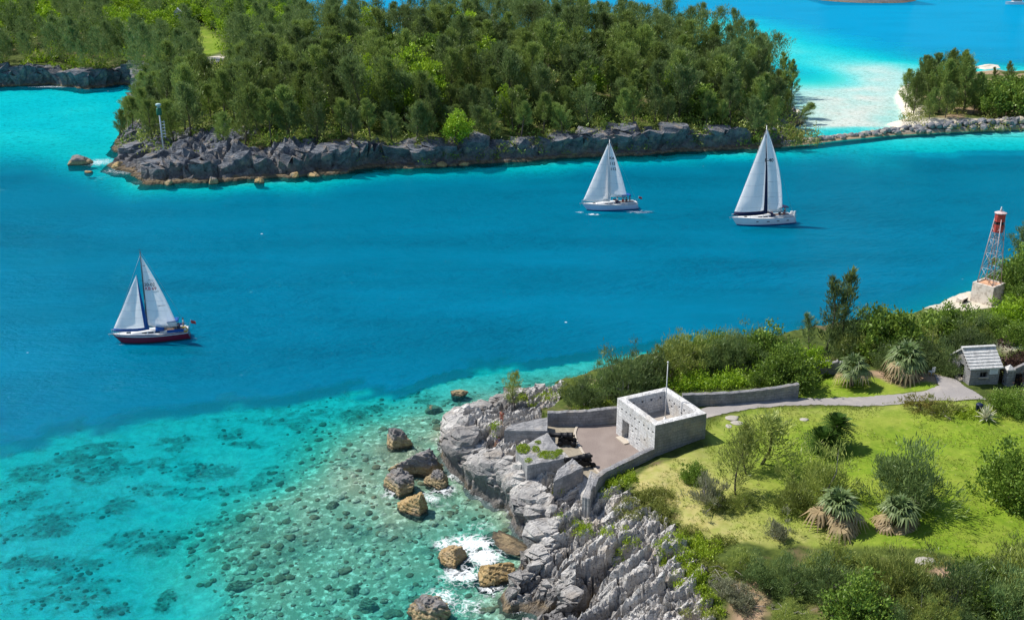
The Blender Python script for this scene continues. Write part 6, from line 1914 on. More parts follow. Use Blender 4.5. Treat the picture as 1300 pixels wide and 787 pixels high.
scatter_leaves("ground_cover", gspots([(824, 640, 34, 17, 130), (800, 652, 22, 8, 40), (838, 630, 16, 10, 40), (845, 664, 16, 5, 18), (880, 676, 18, 6, 30), (915, 690, 20, 8, 34), (1180, 715, 40, 8, 30), (905, 722, 16, 12, 30), (1190, 750, 18, 16, 30), (890, 785, 30, 14, 34), (850, 655, 14, 6, 14)]),
               M_SAGE, "dull olive mats of ground cover where the lawn meets the rock", "ground cover", (0.08, 0.2), 0.06, 300, 0.26, 72)
scatter_leaves("creepers", gspots([(900, 489, 44, 8, 150), (850, 494, 26, 6, 60), (950, 484, 34, 7, 90), (875, 485, 22, 8, 40), (765, 500, 20, 6, 24), (1000, 480, 20, 6, 24)], 5), M_BROAD, "bright green creepers spreading between the long wall and the shrubs", "creepers", (0.16, 0.34), 0.15, 150, 0.7, 73)
r = np.random.default_rng(44)
lx = []
bx0, by0 = W(800, 800, 5); 
gxs = r.uniform(10, 64, 60000); gys = r.uniform(66, 112, 60000)
inl = psdf(gxs, gys, LAWN)
sel = (inl > -0.5) & ((r.random(60000) < 0.5) | (np.abs(inl) < 1.2)) & (fbm2(gxs * 0.4, gys * 0.4, 4, 91) > -0.06)
gxs, gys = gxs[sel], gys[sel]
gzs = np.array([gz(a, b) for a, b in zip(gxs, gys)])
L = Leaves()
bs = np.stack([gxs, gys, gzs], 1)
for _ in range(3):
    o = bs + np.concatenate([r.normal(size=(len(bs), 2)) * 0.07, np.zeros((len(bs), 1))], 1)
    L.tris(o, unit(np.stack([r.normal(size=len(o)) * .6, r.normal(size=len(o)) * .6, np.full(len(o), .9)], 1)), r.uniform(.08, .22, len(o)), 0.05, np.clip(r.normal(.45, .3, len(o)), 0, 1), r)
M_GRASSB = leaf_mat("grass blades", (0.14, 0.22, 0.02), (0.36, 0.38, 0.08), 0.3, 0.0)
tag(link("grass", L.mesh("grass", M_GRASSB)), "uneven tufts of grass and weeds over the sloping lawn", "grass", None, "stuff")
# plants rooted on the widest parapet block
r = np.random.default_rng(9); L = Leaves()
for px, py, rx, ry, c in [(664, 570, 9, 6, 900), (680, 571, 5, 4, 300), (696, 578, 14, 5, 900), (710, 574, 5, 3, 260), (671, 585, 5, 3, 160), (683, 562, 4, 2, 100)]:
    for _ in range(c):
        a = rr.uniform(0, 6.28); q = rr.random() ** .5
        x, y = W(px + rx * q * math.cos(a), py + ry * q * math.sin(a), 5.45)
        L.tris(np.array([[x, y, 5.42 + rr.random() * .3 * (1 - q * .6)]]), unit(np.array([[rr.gauss(0, .6), rr.gauss(0, .6), .8]])), rr.uniform(.08, .2), .08, rr.random(), r)
tag(link("wall_top_plants", L.mesh("wall_top_plants", M_LIME)), "bright green plants growing on top of the widest parapet block", "plants", None, "stuff")


# ---- palms, cycad, agave
def fan_leaf(L, base, d, size, tint, r, nseg=15, droop=0.25):
    d = d / np.linalg.norm(d)
    side = np.cross(d, np.array([0, 0, 1.0])); side /= np.linalg.norm(side) + 1e-9
    up = np.cross(side, d)
    for k in range(nseg):
        a = R(-105 + 210 * k / (nseg - 1)) + r.normal() * 0.04
        v = d * math.cos(a) + side * math.sin(a)
        ln = size * (0.75 + 0.25 * math.cos(a)) * r.uniform(.9, 1.08)
        m = base + v * ln * 0.5 + up * 0.06 * size
        tip = base + v * ln + np.array([0, 0, -droop * size * r.uniform(.5, 1.5)])
        w = np.cross(v, up) * 0.075 * size
        L.quads(np.array([[base, m + w, tip, m - w]]), np.clip(tint + r.normal() * .15, 0, 1))


def fan_palm(seed, th, nleaf, size, skirt, label, px, py, z):
    r = np.random.default_rng(seed)
    x, y, zz = G(px, py, z)
    e = empty("fan_palm", (x, y, zz - .1), 0, label, "palm")
    mb = MB()
    mb.tube([(0, 0, -.2), (0.03, 0.02, th * .5), (0.0, 0.0, th)], [0.24, 0.2, 0.22], 10)
    mb.build("trunk", M_BARK, e)
    L = Leaves(); pet = MB(); D = Leaves()
    for i in range(nleaf):
        az = i * 2.399; t = i / nleaf
        el = R(84 - (52 if skirt > 20 else 100) * t)
        d = np.array([math.cos(az) * math.cos(el), math.sin(az) * math.cos(el), math.sin(el)])
        b0 = np.array([0, 0, th]); b = b0 + d * size * 0.75
        pet.tube([b0, b], [0.03, 0.018], 4, False)
        fan_leaf(L, b, unit(d + np.array([0, 0, -.25 - .2 * t])), size * r.uniform(.75, 1.0), 0.2 + .6 * t, r, 15, .25 + .3 * t)
    L.build = None
    link("crown", L.mesh("crown", M_PALM), e)
    pet.build("leaf_stalks", M_SAGE, e)
    if skirt:
        for i in range(skirt):
            az = i * 2.399 + .5; el = R(24 - 78 * r.random() ** 1.2)
            d = np.array([math.cos(az) * math.cos(el), math.sin(az) * math.cos(el), math.sin(el)])
            b = np.array([0, 0, th - .1 - .9 * r.random()]) + d * size * r.uniform(.3, 1.25) + r.normal(size=3) * .12
            fan_leaf(D, b, unit(d + np.array([0, 0, -.6])), size * r.uniform(.7, 1.25), r.random(), r, 11, .5)
        link("dead_skirt", D.mesh("dead_skirt", M_DEADP), e)
    return e


fan_palm(901, 2.1, 24, 1.35, 6, "fan palm with a clear thick trunk on the small lawn above the path", 1081, 489, 5.9)
fan_palm(902, 2.2, 30, 1.7, 12, "widest fan palm, pale drooping leaves, standing in bare earth left of the shed", 1147, 480, 6.1)
fan_palm(903, 1.3, 24, 1.55, 34, "fan palm with a thick skirt of dead straw leaves, left of two on the lawn", 1062, 664, 5.8)
fan_palm(904, 1.05, 24, 1.5, 36, "fan palm with a skirt of dead leaves, right of two on the lawn", 1139, 668, 6.0)


def feather_crown(L, th, n, ln, r, el0=70, el1=-25, wid=0.34, tint0=.2, c=(0, 0)):
    for i in range(n):
        az = i * 2.399; t = i / n
        el = R(el0 + (el1 - el0) * t)
        d = np.array([math.cos(az) * math.cos(el), math.sin(az) * math.cos(el), math.sin(el)])
        side = np.array([-math.sin(az), math.cos(az), 0])
        N_ = 12
        for q in range(1, N_ + 1):
            s = q / N_
            p = np.array([c[0], c[1], th]) + d * ln * s + np.array([0, 0, -0.42 * ln * s * s])
            w = wid * ln * math.sin(math.pi * min(1, .12 + .88 * s)) ** .7 * (1.05 - .45 * s)
            for sg in (-1, 1):
                tip = p + side * sg * w + d * w * .5 + np.array([0, 0, .10 * w - .12 * w * w])
                m = (p + tip) / 2; th_ = d * .055 * ln * .7
                L.quads(np.array([[p, m + th_, tip, m - th_]]), np.clip(tint0 + .5 * t + r.normal() * .12, 0, 1))


r = np.random.default_rng(5)
x, y, zz = G(1052, 570, 5.9)
e = empty("cycad", (x, y, zz), 0, "dark green double-headed cycad alone on the open lawn, casting a round shadow", "cycad")
for (cx, cy), th, sz in (((-.8, -.4), 1.0, 2.45), ((.85, .75), 2.1, 2.25)):
    mb = MB(); mb.tube([(cx * .5, cy * .5, -.1), (cx, cy, th * .6), (cx, cy, th)], [.28, .26, .22], 8); mb.build("trunk", M_BARK, e)
    L = Leaves(); feather_crown(L, th, 95, sz, r, 78, -62, .20, .15, (cx, cy)); link("crown", L.mesh("crown", M_CYC), e)
x, y, zz = G(1293, 372, 4.6)
e = empty("feather_palm", (x, y, zz), 0, "feather-leaved palm with arching fronds beside the light tower", "palm")
mb = MB(); mb.tube([(0, 0, -.3), (-.2, 0, 1.5), (-.3, 0, 3.0)], [.2, .16, .14], 8); mb.build("trunk", M_BARK, e)
L = Leaves(); feather_crown(L, 3.0, 20, 3.3, r, 70, 0, .2, .35, (-.3, 0)); link("crown", L.mesh("crown", M_PALM), e)
x, y, zz = G(1251, 533, 6.4)
e = empty("agave", (x, y, zz), 0, "pale cream-striped agave at the lawn's upper edge below the shed", "agave")
L = MB()
for i in range(34):
    az = i * 2.399; t = i / 34; el = R(82 - 72 * t)
    d = Vector((math.cos(az) * math.cos(el), math.sin(az) * math.cos(el), math.sin(el))); sd_ = Vector((-math.sin(az), math.cos(az), 0))
    ln = 1.75 - .5 * t
    b = Vector((0, 0, .15)); m = b + d * ln * .45; tp = b + d * ln + Vector((0, 0, -.3 * t))
    upv = sd_.cross(d) * -.05
    L.add([b - sd_ * .06, b + sd_ * .06, m + sd_ * .12, tp, m - sd_ * .12, m - upv], [(0, 1, 5), (1, 2, 5), (2, 3, 5), (3, 4, 5), (4, 0, 5)])
L.build("leaves", M_AGV, e)

# driftwood: bare stems in the bottom thicket
mb = MB()
for k in range(26):
    px, py = rr.choice([(930, 745), (945, 760), (1000, 770), (1070, 770), (1150, 770), (915, 735)])
    x, y, zz = G(px + rr.uniform(-22, 22), py + rr.uniform(-10, 12), 4.9)
    a = rr.uniform(0, 6.28); l = rr.uniform(.7, 1.8)
    mb.tube([(x, y, zz), (x + math.cos(a) * l * .5, y + math.sin(a) * l * .5, zz + .5 * l * rr.random() + .1), (x + math.cos(a + .4) * l, y + math.sin(a + .4) * l, zz + l * .5 * rr.random() + .1)], [.035, .025, .01], 5, False)
tag(mb.build("bare_branches", M_TWIG), "tangle of bleached bare branches lying under the bottom thicket", "branches", None, "stuff")

# ------------------------------------------------------------------ people
def skin_mesh(name, pts, edges, rad, mat, sub=2, root=0):
    me = bpy.data.meshes.new(name); me.from_pydata(pts, edges, []); me.update()
    o = bpy.data.objects.new("tmp_" + name, me); COL.objects.link(o)
    o.modifiers.new("s", 'SKIN'); ss = o.modifiers.new("u", 'SUBSURF'); ss.levels = sub; ss.render_levels = sub
    for i, r in enumerate(rad):
        sv = me.skin_vertices[0].data[i]; r = r if hasattr(r, '__len__') else (r, r); sv.radius = r; sv.use_root = (i == root)
    dg = bpy.context.evaluated_depsgraph_get(); dg.update()
    m2 = bpy.data.meshes.new_from_object(o.evaluated_get(dg))
    bpy.data.objects.remove(o)
    m2.name = name; m2.materials.clear(); m2.materials.append(mat)
    m2.polygons.foreach_set("use_smooth", [True] * len(m2.polygons))
    return m2


M_SKIN = paint("skin", C(0.42, 0.24, 0.16), 0.5, 0, 0.05)
M_HAIR = paint("dark hair", C(0.03, 0.02, 0.015), 0.5, 0, 0.1)
SKEL = {
    "stand": dict(pelvis=(0, 0, .93), waist=(0, .01, 1.08), chest=(0, .01, 1.30), neck=(0, 0, 1.47), head=(0, .02, 1.62), crown=(0, .02, 1.74),
                  hip=(.10, 0, .88), knee=(.12, .04, .48), ankle=(.12, -.02, .08), toe=(.14, .16, .03), sho=(.19, 0, 1.40), elb=(.25, -.02, 1.12), wri=(.24, .10, .90), hand=(.23, .15, .82)),
    "sit": dict(pelvis=(0, 0, .10), waist=(0, -.02, .26), chest=(0, .02, .50), neck=(0, .06, .67), head=(0, .10, .82), crown=(0, .10, .94),
                hip=(.10, .02, .10), knee=(.13, .42, .24), ankle=(.13, .52, -.18), toe=(.14, .68, -.22), sho=(.19, .02, .60), elb=(.25, .10, .34), wri=(.18, .34, .30), hand=(.14, .40, .29)),
}


def person_meshes(pose, top, bottom, nm, hair=M_HAIR):
    J = SKEL[pose]
    L = lambda k: J[k]; M = lambda k: (-J[k][0], J[k][1], J[k][2])
    pts = [L('pelvis'), L('waist'), L('chest'), L('neck'), L('head'), L('crown')]
    rad = [(.13, .10), (.12, .09), (.145, .10), .055, (.085, .10), .06]
    ed = [(0, 1), (1, 2), (2, 3), (3, 4), (4, 5)]
    for F in (L, M):
        b = len(pts); pts += [F('hip'), F('knee'), F('ankle'), F('toe')]; rad += [.085, .058, .040, .035]; ed += [(0, b), (b, b + 1), (b + 1, b + 2), (b + 2, b + 3)]
        b = len(pts); pts += [F('sho'), F('elb'), F('wri'), F('hand')]; rad += [.052, .040, .030, .034]; ed += [(2, b), (b, b + 1), (b + 1, b + 2), (b + 2, b + 3)]
        h = Vector(F('hand')); w = Vector(F('wri')); d = (h - w).normalized(); sd_ = Vector((1, 0, 0))
        for q, (off, ln) in enumerate(((-.028, .07), (-.010, .085), (.010, .08), (.028, .062))):
            k = len(pts); pts += [tuple(h + sd_ * off + d * .03), tuple(h + sd_ * off * 1.2 + d * ln + Vector((0, 0, -.01)))]; rad += [.010, .008]; ed += [(b + 3, k), (k, k + 1)]
        k = len(pts); pts += [tuple(h - sd_ * (.045 if F is L else -.045) + d * .02)]; rad += [.010]; ed += [(b + 3, k)]
    body = skin_mesh(nm + "_body", pts, ed, rad, M_SKIN, 1)
    # top
    pt = [L('pelvis'), L('waist'), L('chest'), tuple(Vector(L('neck')) - Vector((0, 0, .05)))]; rd = [(.155, .125), (.145, .115), (.17, .125), .07]; e2 = [(0, 1), (1, 2), (2, 3)]
    for F in (L, M):
        b = len(pt); pt += [F('sho'), tuple(Vector(F('sho')).lerp(Vector(F('elb')), .6))]; rd += [.075, .068]; e2 += [(2, b), (b, b + 1)]
    topm = skin_mesh(nm + "_top", pt, e2, rd, top, 1)
    pt = [L('pelvis'), tuple(Vector(L('pelvis')).lerp(Vector(L('waist')), .4))]; rd = [(.165, .135), (.15, .12)]; e2 = [(0, 1)]
    for F in (L, M):
        b = len(pt); pt += [F('hip'), tuple(Vector(F('hip')).lerp(Vector(F('knee')), .85))]; rd += [.108, .085]; e2 += [(0, b), (b, b + 1)]
    bot = skin_mesh(nm + "_bottom", pt, e2, rd, bottom, 1)
    hd = Vector(L('head')); v, f = ico(2, 5, .105, .12, .11, .05, 2, 0)
    v = v + np.array([hd.x, hd.y - .025, hd.z + .055])
    hm = mesh_np(nm + "_hair", v, f, hair, True)
    fm = MB(); hv = hd + Vector((0, .105, -.01))
    fm.add([hv + Vector((-.015, -.02, .03)), hv + Vector((.015, -.02, .03)), hv + Vector((.018, -.015, -.02)), hv + Vector((-.018, -.015, -.02)), hv + Vector((0, .025, -.015))], [(0, 1, 4), (1, 2, 4), (2, 3, 4), (3, 0, 4)])
    for s in (-1, 1): fm.box(hv + Vector((s * .035, -.012, .03)), (.022, .012, .012))
    fm.box(hv + Vector((0, -.012, -.055)), (.045, .012, .010))
    face = fm.mesh(nm + "_face", paint(nm + " face", C(.30, .15, .11), .5))
    return [("body", body), ("top", topm), ("shorts", bot), ("hair", hm), ("face", face)]


CLOTH = {k: paint(k + " cloth", C(*c), 0.8, 0, 0.08) for k, c in dict(rust=(.36, .09, .06), navy=(.02, .03, .09), white=(.72, .72, .72), teal=(.08, .34, .38), red=(.45, .05, .05), grey=(.22, .22, .24), dark=(.035, .035, .04), blue=(.05, .16, .42)).items()}
PM = {}


def person(pose, top, bottom, loc, rz, label, group=None, s=1.0):
    key = (pose, top, bottom)
    if key not in PM: PM[key] = person_meshes(pose, CLOTH[top], CLOTH[bottom], "person_%s_%s_%s" % key)
    e = empty("person", loc, rz, label, "person", group); e.scale = (s, s, s)
    for nm, me in PM[key]: link(nm, me, e)
    return e


x, y, z = G(636, 556, 4.0)
person("stand", "rust", "rust", (x + .1, y + .6, gz(x + .1, y + .6) - .02), R(150), "person in rust red standing on the pale rock beside the long parapet block")
person("sit", "navy", "navy", (x - .15, y - .55, gz(x - .15, y - .55) + .18), R(110), "person in dark blue sitting on the rock in front of the one in rust red")

# ------------------------------------------------------------------ yachts
n = N("sail cloth")
uv_ = n.uv(); f_ = n.noise(n.map(n.obj(), (1, 1, .35)), 1.3, 4, .6)
c_ = n.mix(n.fr(f_, .35, .7), C(.98, .98, .98), C(.93, .94, .95))
b_ = n.bump(n.noise(n.map(n.obj(), (1.6, 1.6, .3)), 1.0, 3, .6), .35, .25)
d1 = n.n("ShaderNodeBsdfDiffuse", Color=c_, Normal=b_); d2 = n.n("ShaderNodeBsdfTranslucent", Color=c_)
mx = n.n("ShaderNodeMixShader", i0=.66, i1=d1, i2=d2); n.t.links.new(mx.outputs[0], n.out.inputs[0])
M_SAIL = n.m
M_SEAM = paint('sail seam thread', C(.52, .54, .58), .8)
M_DECK = paint("white deck", C(.74, .74, .73), .45, 0, .08)
M_ALU = paint("mast metal", C(.42, .44, .47), .4, .5, .1)
M_MAST_D = paint("dark mast", C(.05, .07, .08), .4, .2, .1)
M_WIRE = paint("rigging wire", C(.30, .32, .34), .4, .6, .05)
M_TEAK = paint("teak cockpit", C(.28, .18, .10), .7)
M_GLASS = paint("dark cabin window", C(.015, .018, .025), .15, 0, .05)
M_BLUEC = paint("blue canvas", C(.010, .09, .34), .8, 0, .1)
M_NAVYC = paint("navy canvas", C(.012, .016, .06), .8, 0, .1)
M_RUB = paint("black print", C(.04, .045, .06), .7)
M_REDP = paint("red print", C(.50, .05, .09), .7)


def hull_pts(Lh, B, fb, fbow, nst=17):
    st = []
    for i in range(nst):
        s = i / (nst - 1)                    # 0 stern, 1 bow
        b = B / 2 * (0.70 + 0.30 * math.sin(min(1, s / .45) * math.pi / 2)) if s < .45 else B / 2 * max(0.012, math.cos(((s - .45) / .55) * math.pi / 2) ** .78)
        sh = fb + (fbow - fb) * s ** 1.7 + .12 * (1 - s) ** 2
        st.append((s * Lh, b, sh, s))
    return st


def hull(Lh, B, fb, fbow, root, m_hull, m_boot, m_stripe=None):
    st = hull_pts(Lh, B, fb, fbow)
    def shell(levels, name, mat, extra=0.0):
        mb = MB(); vs = []; k = len(levels)
        for x, b, sh, s in st:
            rake = (1.15 * (s ** 6))
            for side in (-1, 1):
                for (wz, wb) in levels:
                    z = wz * sh if wz >= 0 else wz * .55
                    xx = x - (1 - max(wz, -.6)) * rake * .9 + (0.25 * wz if s == 0 else 0)
                    vs.append((xx, side * (b * wb + extra * (1 if wb > .02 else 0)), z))
        for i in range(len(st) - 1):
            for sd_ in (0, 1):
                for q in range(k - 1):
                    a = i * 2 * k + sd_ * k + q; c = (i + 1) * 2 * k + sd_ * k + q
                    mb.add([], [])
                    f = (a, c, c + 1, a + 1) if sd_ else (a, a + 1, c + 1, c)
                    mb.f.append(f); mb.sm.append(True)
        mb.v = vs
        if name == "hull": mb.f.append(tuple([q for q in range(k)] + [k + q for q in range(k - 1, -1, -1)])); mb.sm.append(False)
        return mb.build(name, mat, root)
    shell([(-.9, .02), (-.5, .62), (0.0, .90), (.12, .93), (.5, .985), (1.0, 1.0)], "hull", m_hull)
    shell([(-.3, .80), (0.0, .90), (.10, .925)], "boot_stripe", m_boot, .012)
    if m_stripe: shell([(.80, .996), (.92, 1.0)], "sheer_stripe", m_stripe, .010)
    mb = MB(); vs = []
    for x, b, sh, s in st: vs += [(x + (0.25 if s == 0 else 0), -b * .985, sh + .01), (x + (.25 if s == 0 else 0), 0, sh + .07), (x + (.25 if s == 0 else 0), b * .985, sh + .01)]
    mb.add(vs, [(i * 3 + q, (i + 1) * 3 + q, (i + 1) * 3 + q + 1, i * 3 + q + 1) for i in range(len(st) - 1) for q in (0, 1)])
    bm = mb.build("deck", M_DECK, root)
    mb = MB()
    for sd_ in (-1, 1): mb.tube([(x, sd_ * b, sh + .03) for x, b, sh, s in st], .035, 5)
    mb.build("toe_rail", M_ALU, root)
    return st


def sail(name, root, luff0, luff1, clew, bulge, leech_round, nrm, mat, strip=None, strip_w=.32, foot_strip=True, n1=16, n2=22):
    """triangular cambered sail between luff foot, luff head and clew; strip: UV cover along leech and foot"""
    a, h, c = Vector(luff0), Vector(luff1), Vector(clew); nrm = Vector(nrm).normalized()
    vs = []; fs = []; st = []
    for j in range(n2 + 1):
        v = j / n2
        l = a.lerp(h, v); e = c.lerp(h, v) + (c - a).normalized() * leech_round * math.sin(math.pi * v)
        for i in range(n1 + 1):
            u = i / n1
            p = l.lerp(e, u) + nrm * bulge * math.sin(math.pi * u ** .75) * (1 - v) ** .6 * (0.35 + .65 * min(1, v * 6 + .2))
            p += nrm * .10 * math.sin(9 * u + 5 * v + 2.2 * math.sin(6 * v)) * (1 - v) * math.sin(math.pi * u)
            p += Vector((0, 0, -.35 * math.sin(math.pi * u) * max(0, 1 - v * 8) * .5))
            vs.append(p)
    for j in range(n2):
        for i in range(n1):
            fs.append((j * (n1 + 1) + i, j * (n1 + 1) + i + 1, (j + 1) * (n1 + 1) + i + 1, (j + 1) * (n1 + 1) + i))
            st.append(1 if strip and (i >= n1 - 2 or (foot_strip and j == 0)) else 0)
    mb = MB(); mb.add(vs, fs, True)
    me = mb.mesh(name, [mat] + ([strip] if strip else []))
    o = link(name, me, root)
    sm = MB()
    for fr_ in (.12, .25, .38, .52, .66, .80):
        j = int(fr_ * n2)
        sm.tube([vs[j * (n1 + 1) + i] + nrm * .012 for i in range(0, n1 - 1)], .014, 3, False)
    sm.build("seam", M_SEAM, o)
    sol = o.modifiers.new("cloth thickness", 'SOLIDIFY'); sol.thickness = .012
    if strip:
        # the sun cover is a child of its own
        keep_ = [f for f, s in zip(fs, st) if s]
        mb2 = MB(); mb2.add([v_ + nrm * .02 for v_ in vs], keep_, True); so = mb2.build("sun_cover", strip, o)
        q = so.modifiers.new("cloth thickness", 'SOLIDIFY'); q.thickness = .06; q.offset = 0
    return o, a, h, c


def sail_point(a, h, c, u, v, nrm, lift): 
    return a.lerp(h, v).lerp(c.lerp(h, v), u) + Vector(nrm).normalized() * lift


def sail_text(txt, root, pos, size, nrm, right, mat):
    cu = bpy.data.curves.new("sail_number", 'FONT'); cu.body = txt; cu.size = size; cu.align_x = 'CENTER'; cu.align_y = 'CENTER'; cu.extrude = .004; cu.offset = size * .02
    o = bpy.data.objects.new("tmp", cu); COL.objects.link(o)
    dg = bpy.context.evaluated_depsgraph_get(); dg.update()
    me = bpy.data.meshes.new_from_object(o.evaluated_get(dg)); bpy.data.objects.remove(o)
    me.materials.clear(); me.materials.append(mat)
    nz_ = Vector(nrm).normalized(); rx_ = Vector(right); rx_ = (rx_ - nz_ * rx_.dot(nz_)).normalized(); uy = nz_.cross(rx_)
    m = Matrix((rx_, uy, nz_)).transposed().to_4x4(); m.translation = pos
    me.transform(m)
    return link("sail_number", me, root)


def yacht(name, label, p_stern, p_bow, Lh, B, fb, fbow, mast_h, mast_x, m_hull, m_boot, m_stripe, m_mast, heel, canvas):
    sx, sy = W(*p_stern, 0); bx, by = W(*p_bow, 0)
    d = Vector((bx - sx, by - sy)); rz = math.atan2(d.y, d.x)
    Ld = d.length
    e = empty(name, (sx, sy, 0), 0, label, "sailboat", "yachts under sail", rot=(heel, 0, rz))
    print(name, "length", Ld)
    st = hull(Lh, B, fb, fbow, e, m_hull, m_boot, m_stripe)
    shf = lambda x: np.interp(x, [q[0] for q in st], [q[2] for q in st])
    # coachroof
    mb = MB()
    c0, c1 = .36 * Lh, .74 * Lh
    ring = []
    for i in range(9):
        t = i / 8; x = c0 + (c1 - c0) * t; w = B * (.31 - .15 * t ** 2); h = (.48 - .34 * t ** 1.5); z = shf(x)
        ring.append([(x, -w, z), (x, -w * .86, z + h), (x, 0, z + h + .08), (x, w * .86, z + h), (x, w, z)])
    vs = [p for r_ in ring for p in r_]
    fs = [(i * 5 + k, (i + 1) * 5 + k, (i + 1) * 5 + k + 1, i * 5 + k + 1) for i in range(8) for k in range(4)] + [(0, 1, 2, 3, 4), (44, 43, 42, 41, 40)]
    mb.add(vs, fs); co = mb.build("coachroof", M_DECK, e)
    for sd_ in (-1, 1):
        for t0, t1 in ((.05, .22), (.27, .44), (.50, .66)):
            a, b = ring[int(t0 * 8)], ring[int(t0 * 8) + 1]
            def pt(t, f):
                i = min(7, int(t * 8)); u = t * 8 - i
                k0, k1 = (0, 1) if sd_ < 0 else (4, 3)
                p0 = Vector(ring[i][k0]).lerp(Vector(ring[i + 1][k0]), u); p1 = Vector(ring[i][k1]).lerp(Vector(ring[i + 1][k1]), u)
                return p0.lerp(p1, f) + Vector((0, sd_ * .018, 0))
            w = MB(); q = [pt(t0, .35), pt(t1, .35), pt(t1, .75), pt(t0, .75)]
            w.add(q, [(0, 1, 2, 3) if sd_ < 0 else (3, 2, 1, 0)]); w.build("window", M_GLASS, co)
    hb = MB(); hb.box((c1 + .5, 0, shf(c1 + .5) + .09), (.55, .5, .08)); hb.build("deck_hatch", M_GLASS, e)
    # cockpit
    ck = MB()
    z = shf(.2 * Lh)
    ck.box((.2 * Lh, 0, z + .085), (.28 * Lh, B * .40, .03)); ck.build("cockpit_sole", M_TEAK, e)
    cm = MB()
    for sd_ in (-1, 1): cm.box((.2 * Lh, sd_ * B * .27, z + .2), (.30 * Lh, B * .10, .30))
    cm.box((.045 * Lh, 0, z + .15), (.05 * Lh, B * .5, .22))
    cm.build("cockpit_coaming", M_DECK, e)
    wh = MB()
    wx, wz = .13 * Lh, z + .65
    wh.tube([(wx, .42 * math.cos(a), wz + .42 * math.sin(a)) for a in np.linspace(0, 6.283, 17)], .022, 5)
    for a in np.linspace(0, math.pi, 4)[:3]: wh.tube([(wx, .42 * math.cos(a), wz + .42 * math.sin(a)), (wx, -.42 * math.cos(a), wz - .42 * math.sin(a))], .012, 4)
    wh.tube([(wx + .1, 0, z), (wx + .1, 0, wz)], .07, 6); wh.build("steering_wheel", M_ALU, e)
    # rails
    pr = MB()
    for sd_ in (-1, 1):
        pts_ = [(x, sd_ * b * .96, sh + .62) for x, b, sh, s in st]
        pr.tube(pts_, .012, 4)
        pr.tube([(x, y_, z_ - .3) for x, y_, z_ in pts_], .009, 4)
        for x, b, sh, s in st[::3]: pr.tube([(x, sd_ * b * .96, sh), (x, sd_ * b * .96, sh + .63)], .014, 4)
    pr.build("guard_rails", M_WIRE, e)
    # rig
    zm = shf(mast_x) + .35
    top = Vector((mast_x - .25, 0, mast_h))
    mb = MB(); mb.tube([(mast_x, 0, zm - .3), (mast_x - .12, 0, mast_h * .5), top], [.10, .095, .065], 8); ms = mb.build("mast", m_mast, e)
    mb = MB()
    for f in (.42, .70):
        zz = zm + (mast_h - zm) * f; xx = mast_x - .2 * f
        for sd_ in (-1, 1): mb.tube([(xx, 0, zz), (xx - .15, sd_ * B * (.27 - .10 * f), zz + .05)], .028, 5)
    mb.build("spreaders", m_mast, ms)
    mb = MB(); mb.tube([top, top + Vector((-.05, 0, .5))], .012, 4); mb.tube([top + Vector((.25, 0, .15)), top + Vector((-.3, 0, .18))], .015, 4); mb.build("wind_vane", M_RUB, ms)
    bow = Vector((Lh - .15, 0, fbow + .1)); stern = Vector((.05, 0, fb + .15))
    mb = MB()
    mb.tube([bow, top + Vector((.05, 0, -.6))], .02, 5); mb.tube([stern, top], .015, 4)
    for sd_ in (-1, 1):
        ch = Vector((mast_x - .2, sd_ * B * .47, shf(mast_x)))
        zz = zm + (mast_h - zm) * .42; s1 = Vector((mast_x - .23, sd_ * B * .228, zz + .05))
        zz2 = zm + (mast_h - zm) * .70; s2 = Vector((mast_x - .29, sd_ * B * .20, zz2 + .05))
        mb.tube([ch, s1, s2, top], .013, 4); mb.tube([ch + Vector((.3, 0, 0)), (mast_x - .1, 0, zz)], .012, 4)
    mb.build("rigging", M_WIRE, e)
    # anchor roller, pulpit
    mb = MB()
    mb.tube([(Lh - 1.0, -.32, shf(Lh - 1) + .62), (Lh + .05, 0, fbow + .68), (Lh - 1.0, .32, shf(Lh - 1) + .62)], .02, 5)
    for q in ((Lh - 1.0, -.32), (Lh - 1.0, .32), (Lh + .0, 0)): mb.tube([(q[0], q[1], shf(min(q[0], Lh)) - .02), (q[0], q[1], shf(min(q[0], Lh)) + .62)], .018, 5)
    mb.build("pulpit", M_ALU, e)
    mb = MB(); mb.box((Lh + .15, 0, fbow + .02), (.7, .14, .08)); mb.tube([(Lh + .4, 0, fbow), (Lh + .35, 0, fbow - .35)], .03, 5); mb.build("anchor", M_ALU, e)
    return e, st, shf, top, bow, zm, c0


def bimini(e, x0, x1, w, z, mat, name="bimini"):
    mb = MB(); g = []
    for i in range(7):
        for j in range(7):
            u = i / 6; v = j / 6 * 2 - 1
            g.append((x0 + (x1 - x0) * u, w * v, z + .16 * (1 - v * v) + .06 * math.sin(math.pi * u)))
    mb.add(g, [(i * 7 + j, (i + 1) * 7 + j, (i + 1) * 7 + j + 1, i * 7 + j + 1) for i in range(6) for j in range(6)], True)
    o = mb.build(name, mat, e); s = o.modifiers.new("canvas thickness", 'SOLIDIFY'); s.thickness = .04
    fr = MB()
    for x in (x0 + .1, x1 - .1):
        for sd_ in (-1, 1): fr.tube([((x0 + x1) / 2, sd_ * w, z - 1.35), (x, sd_ * w * .98, z)], .016, 4)
    fr.build("frame", M_ALU, o)
    return o


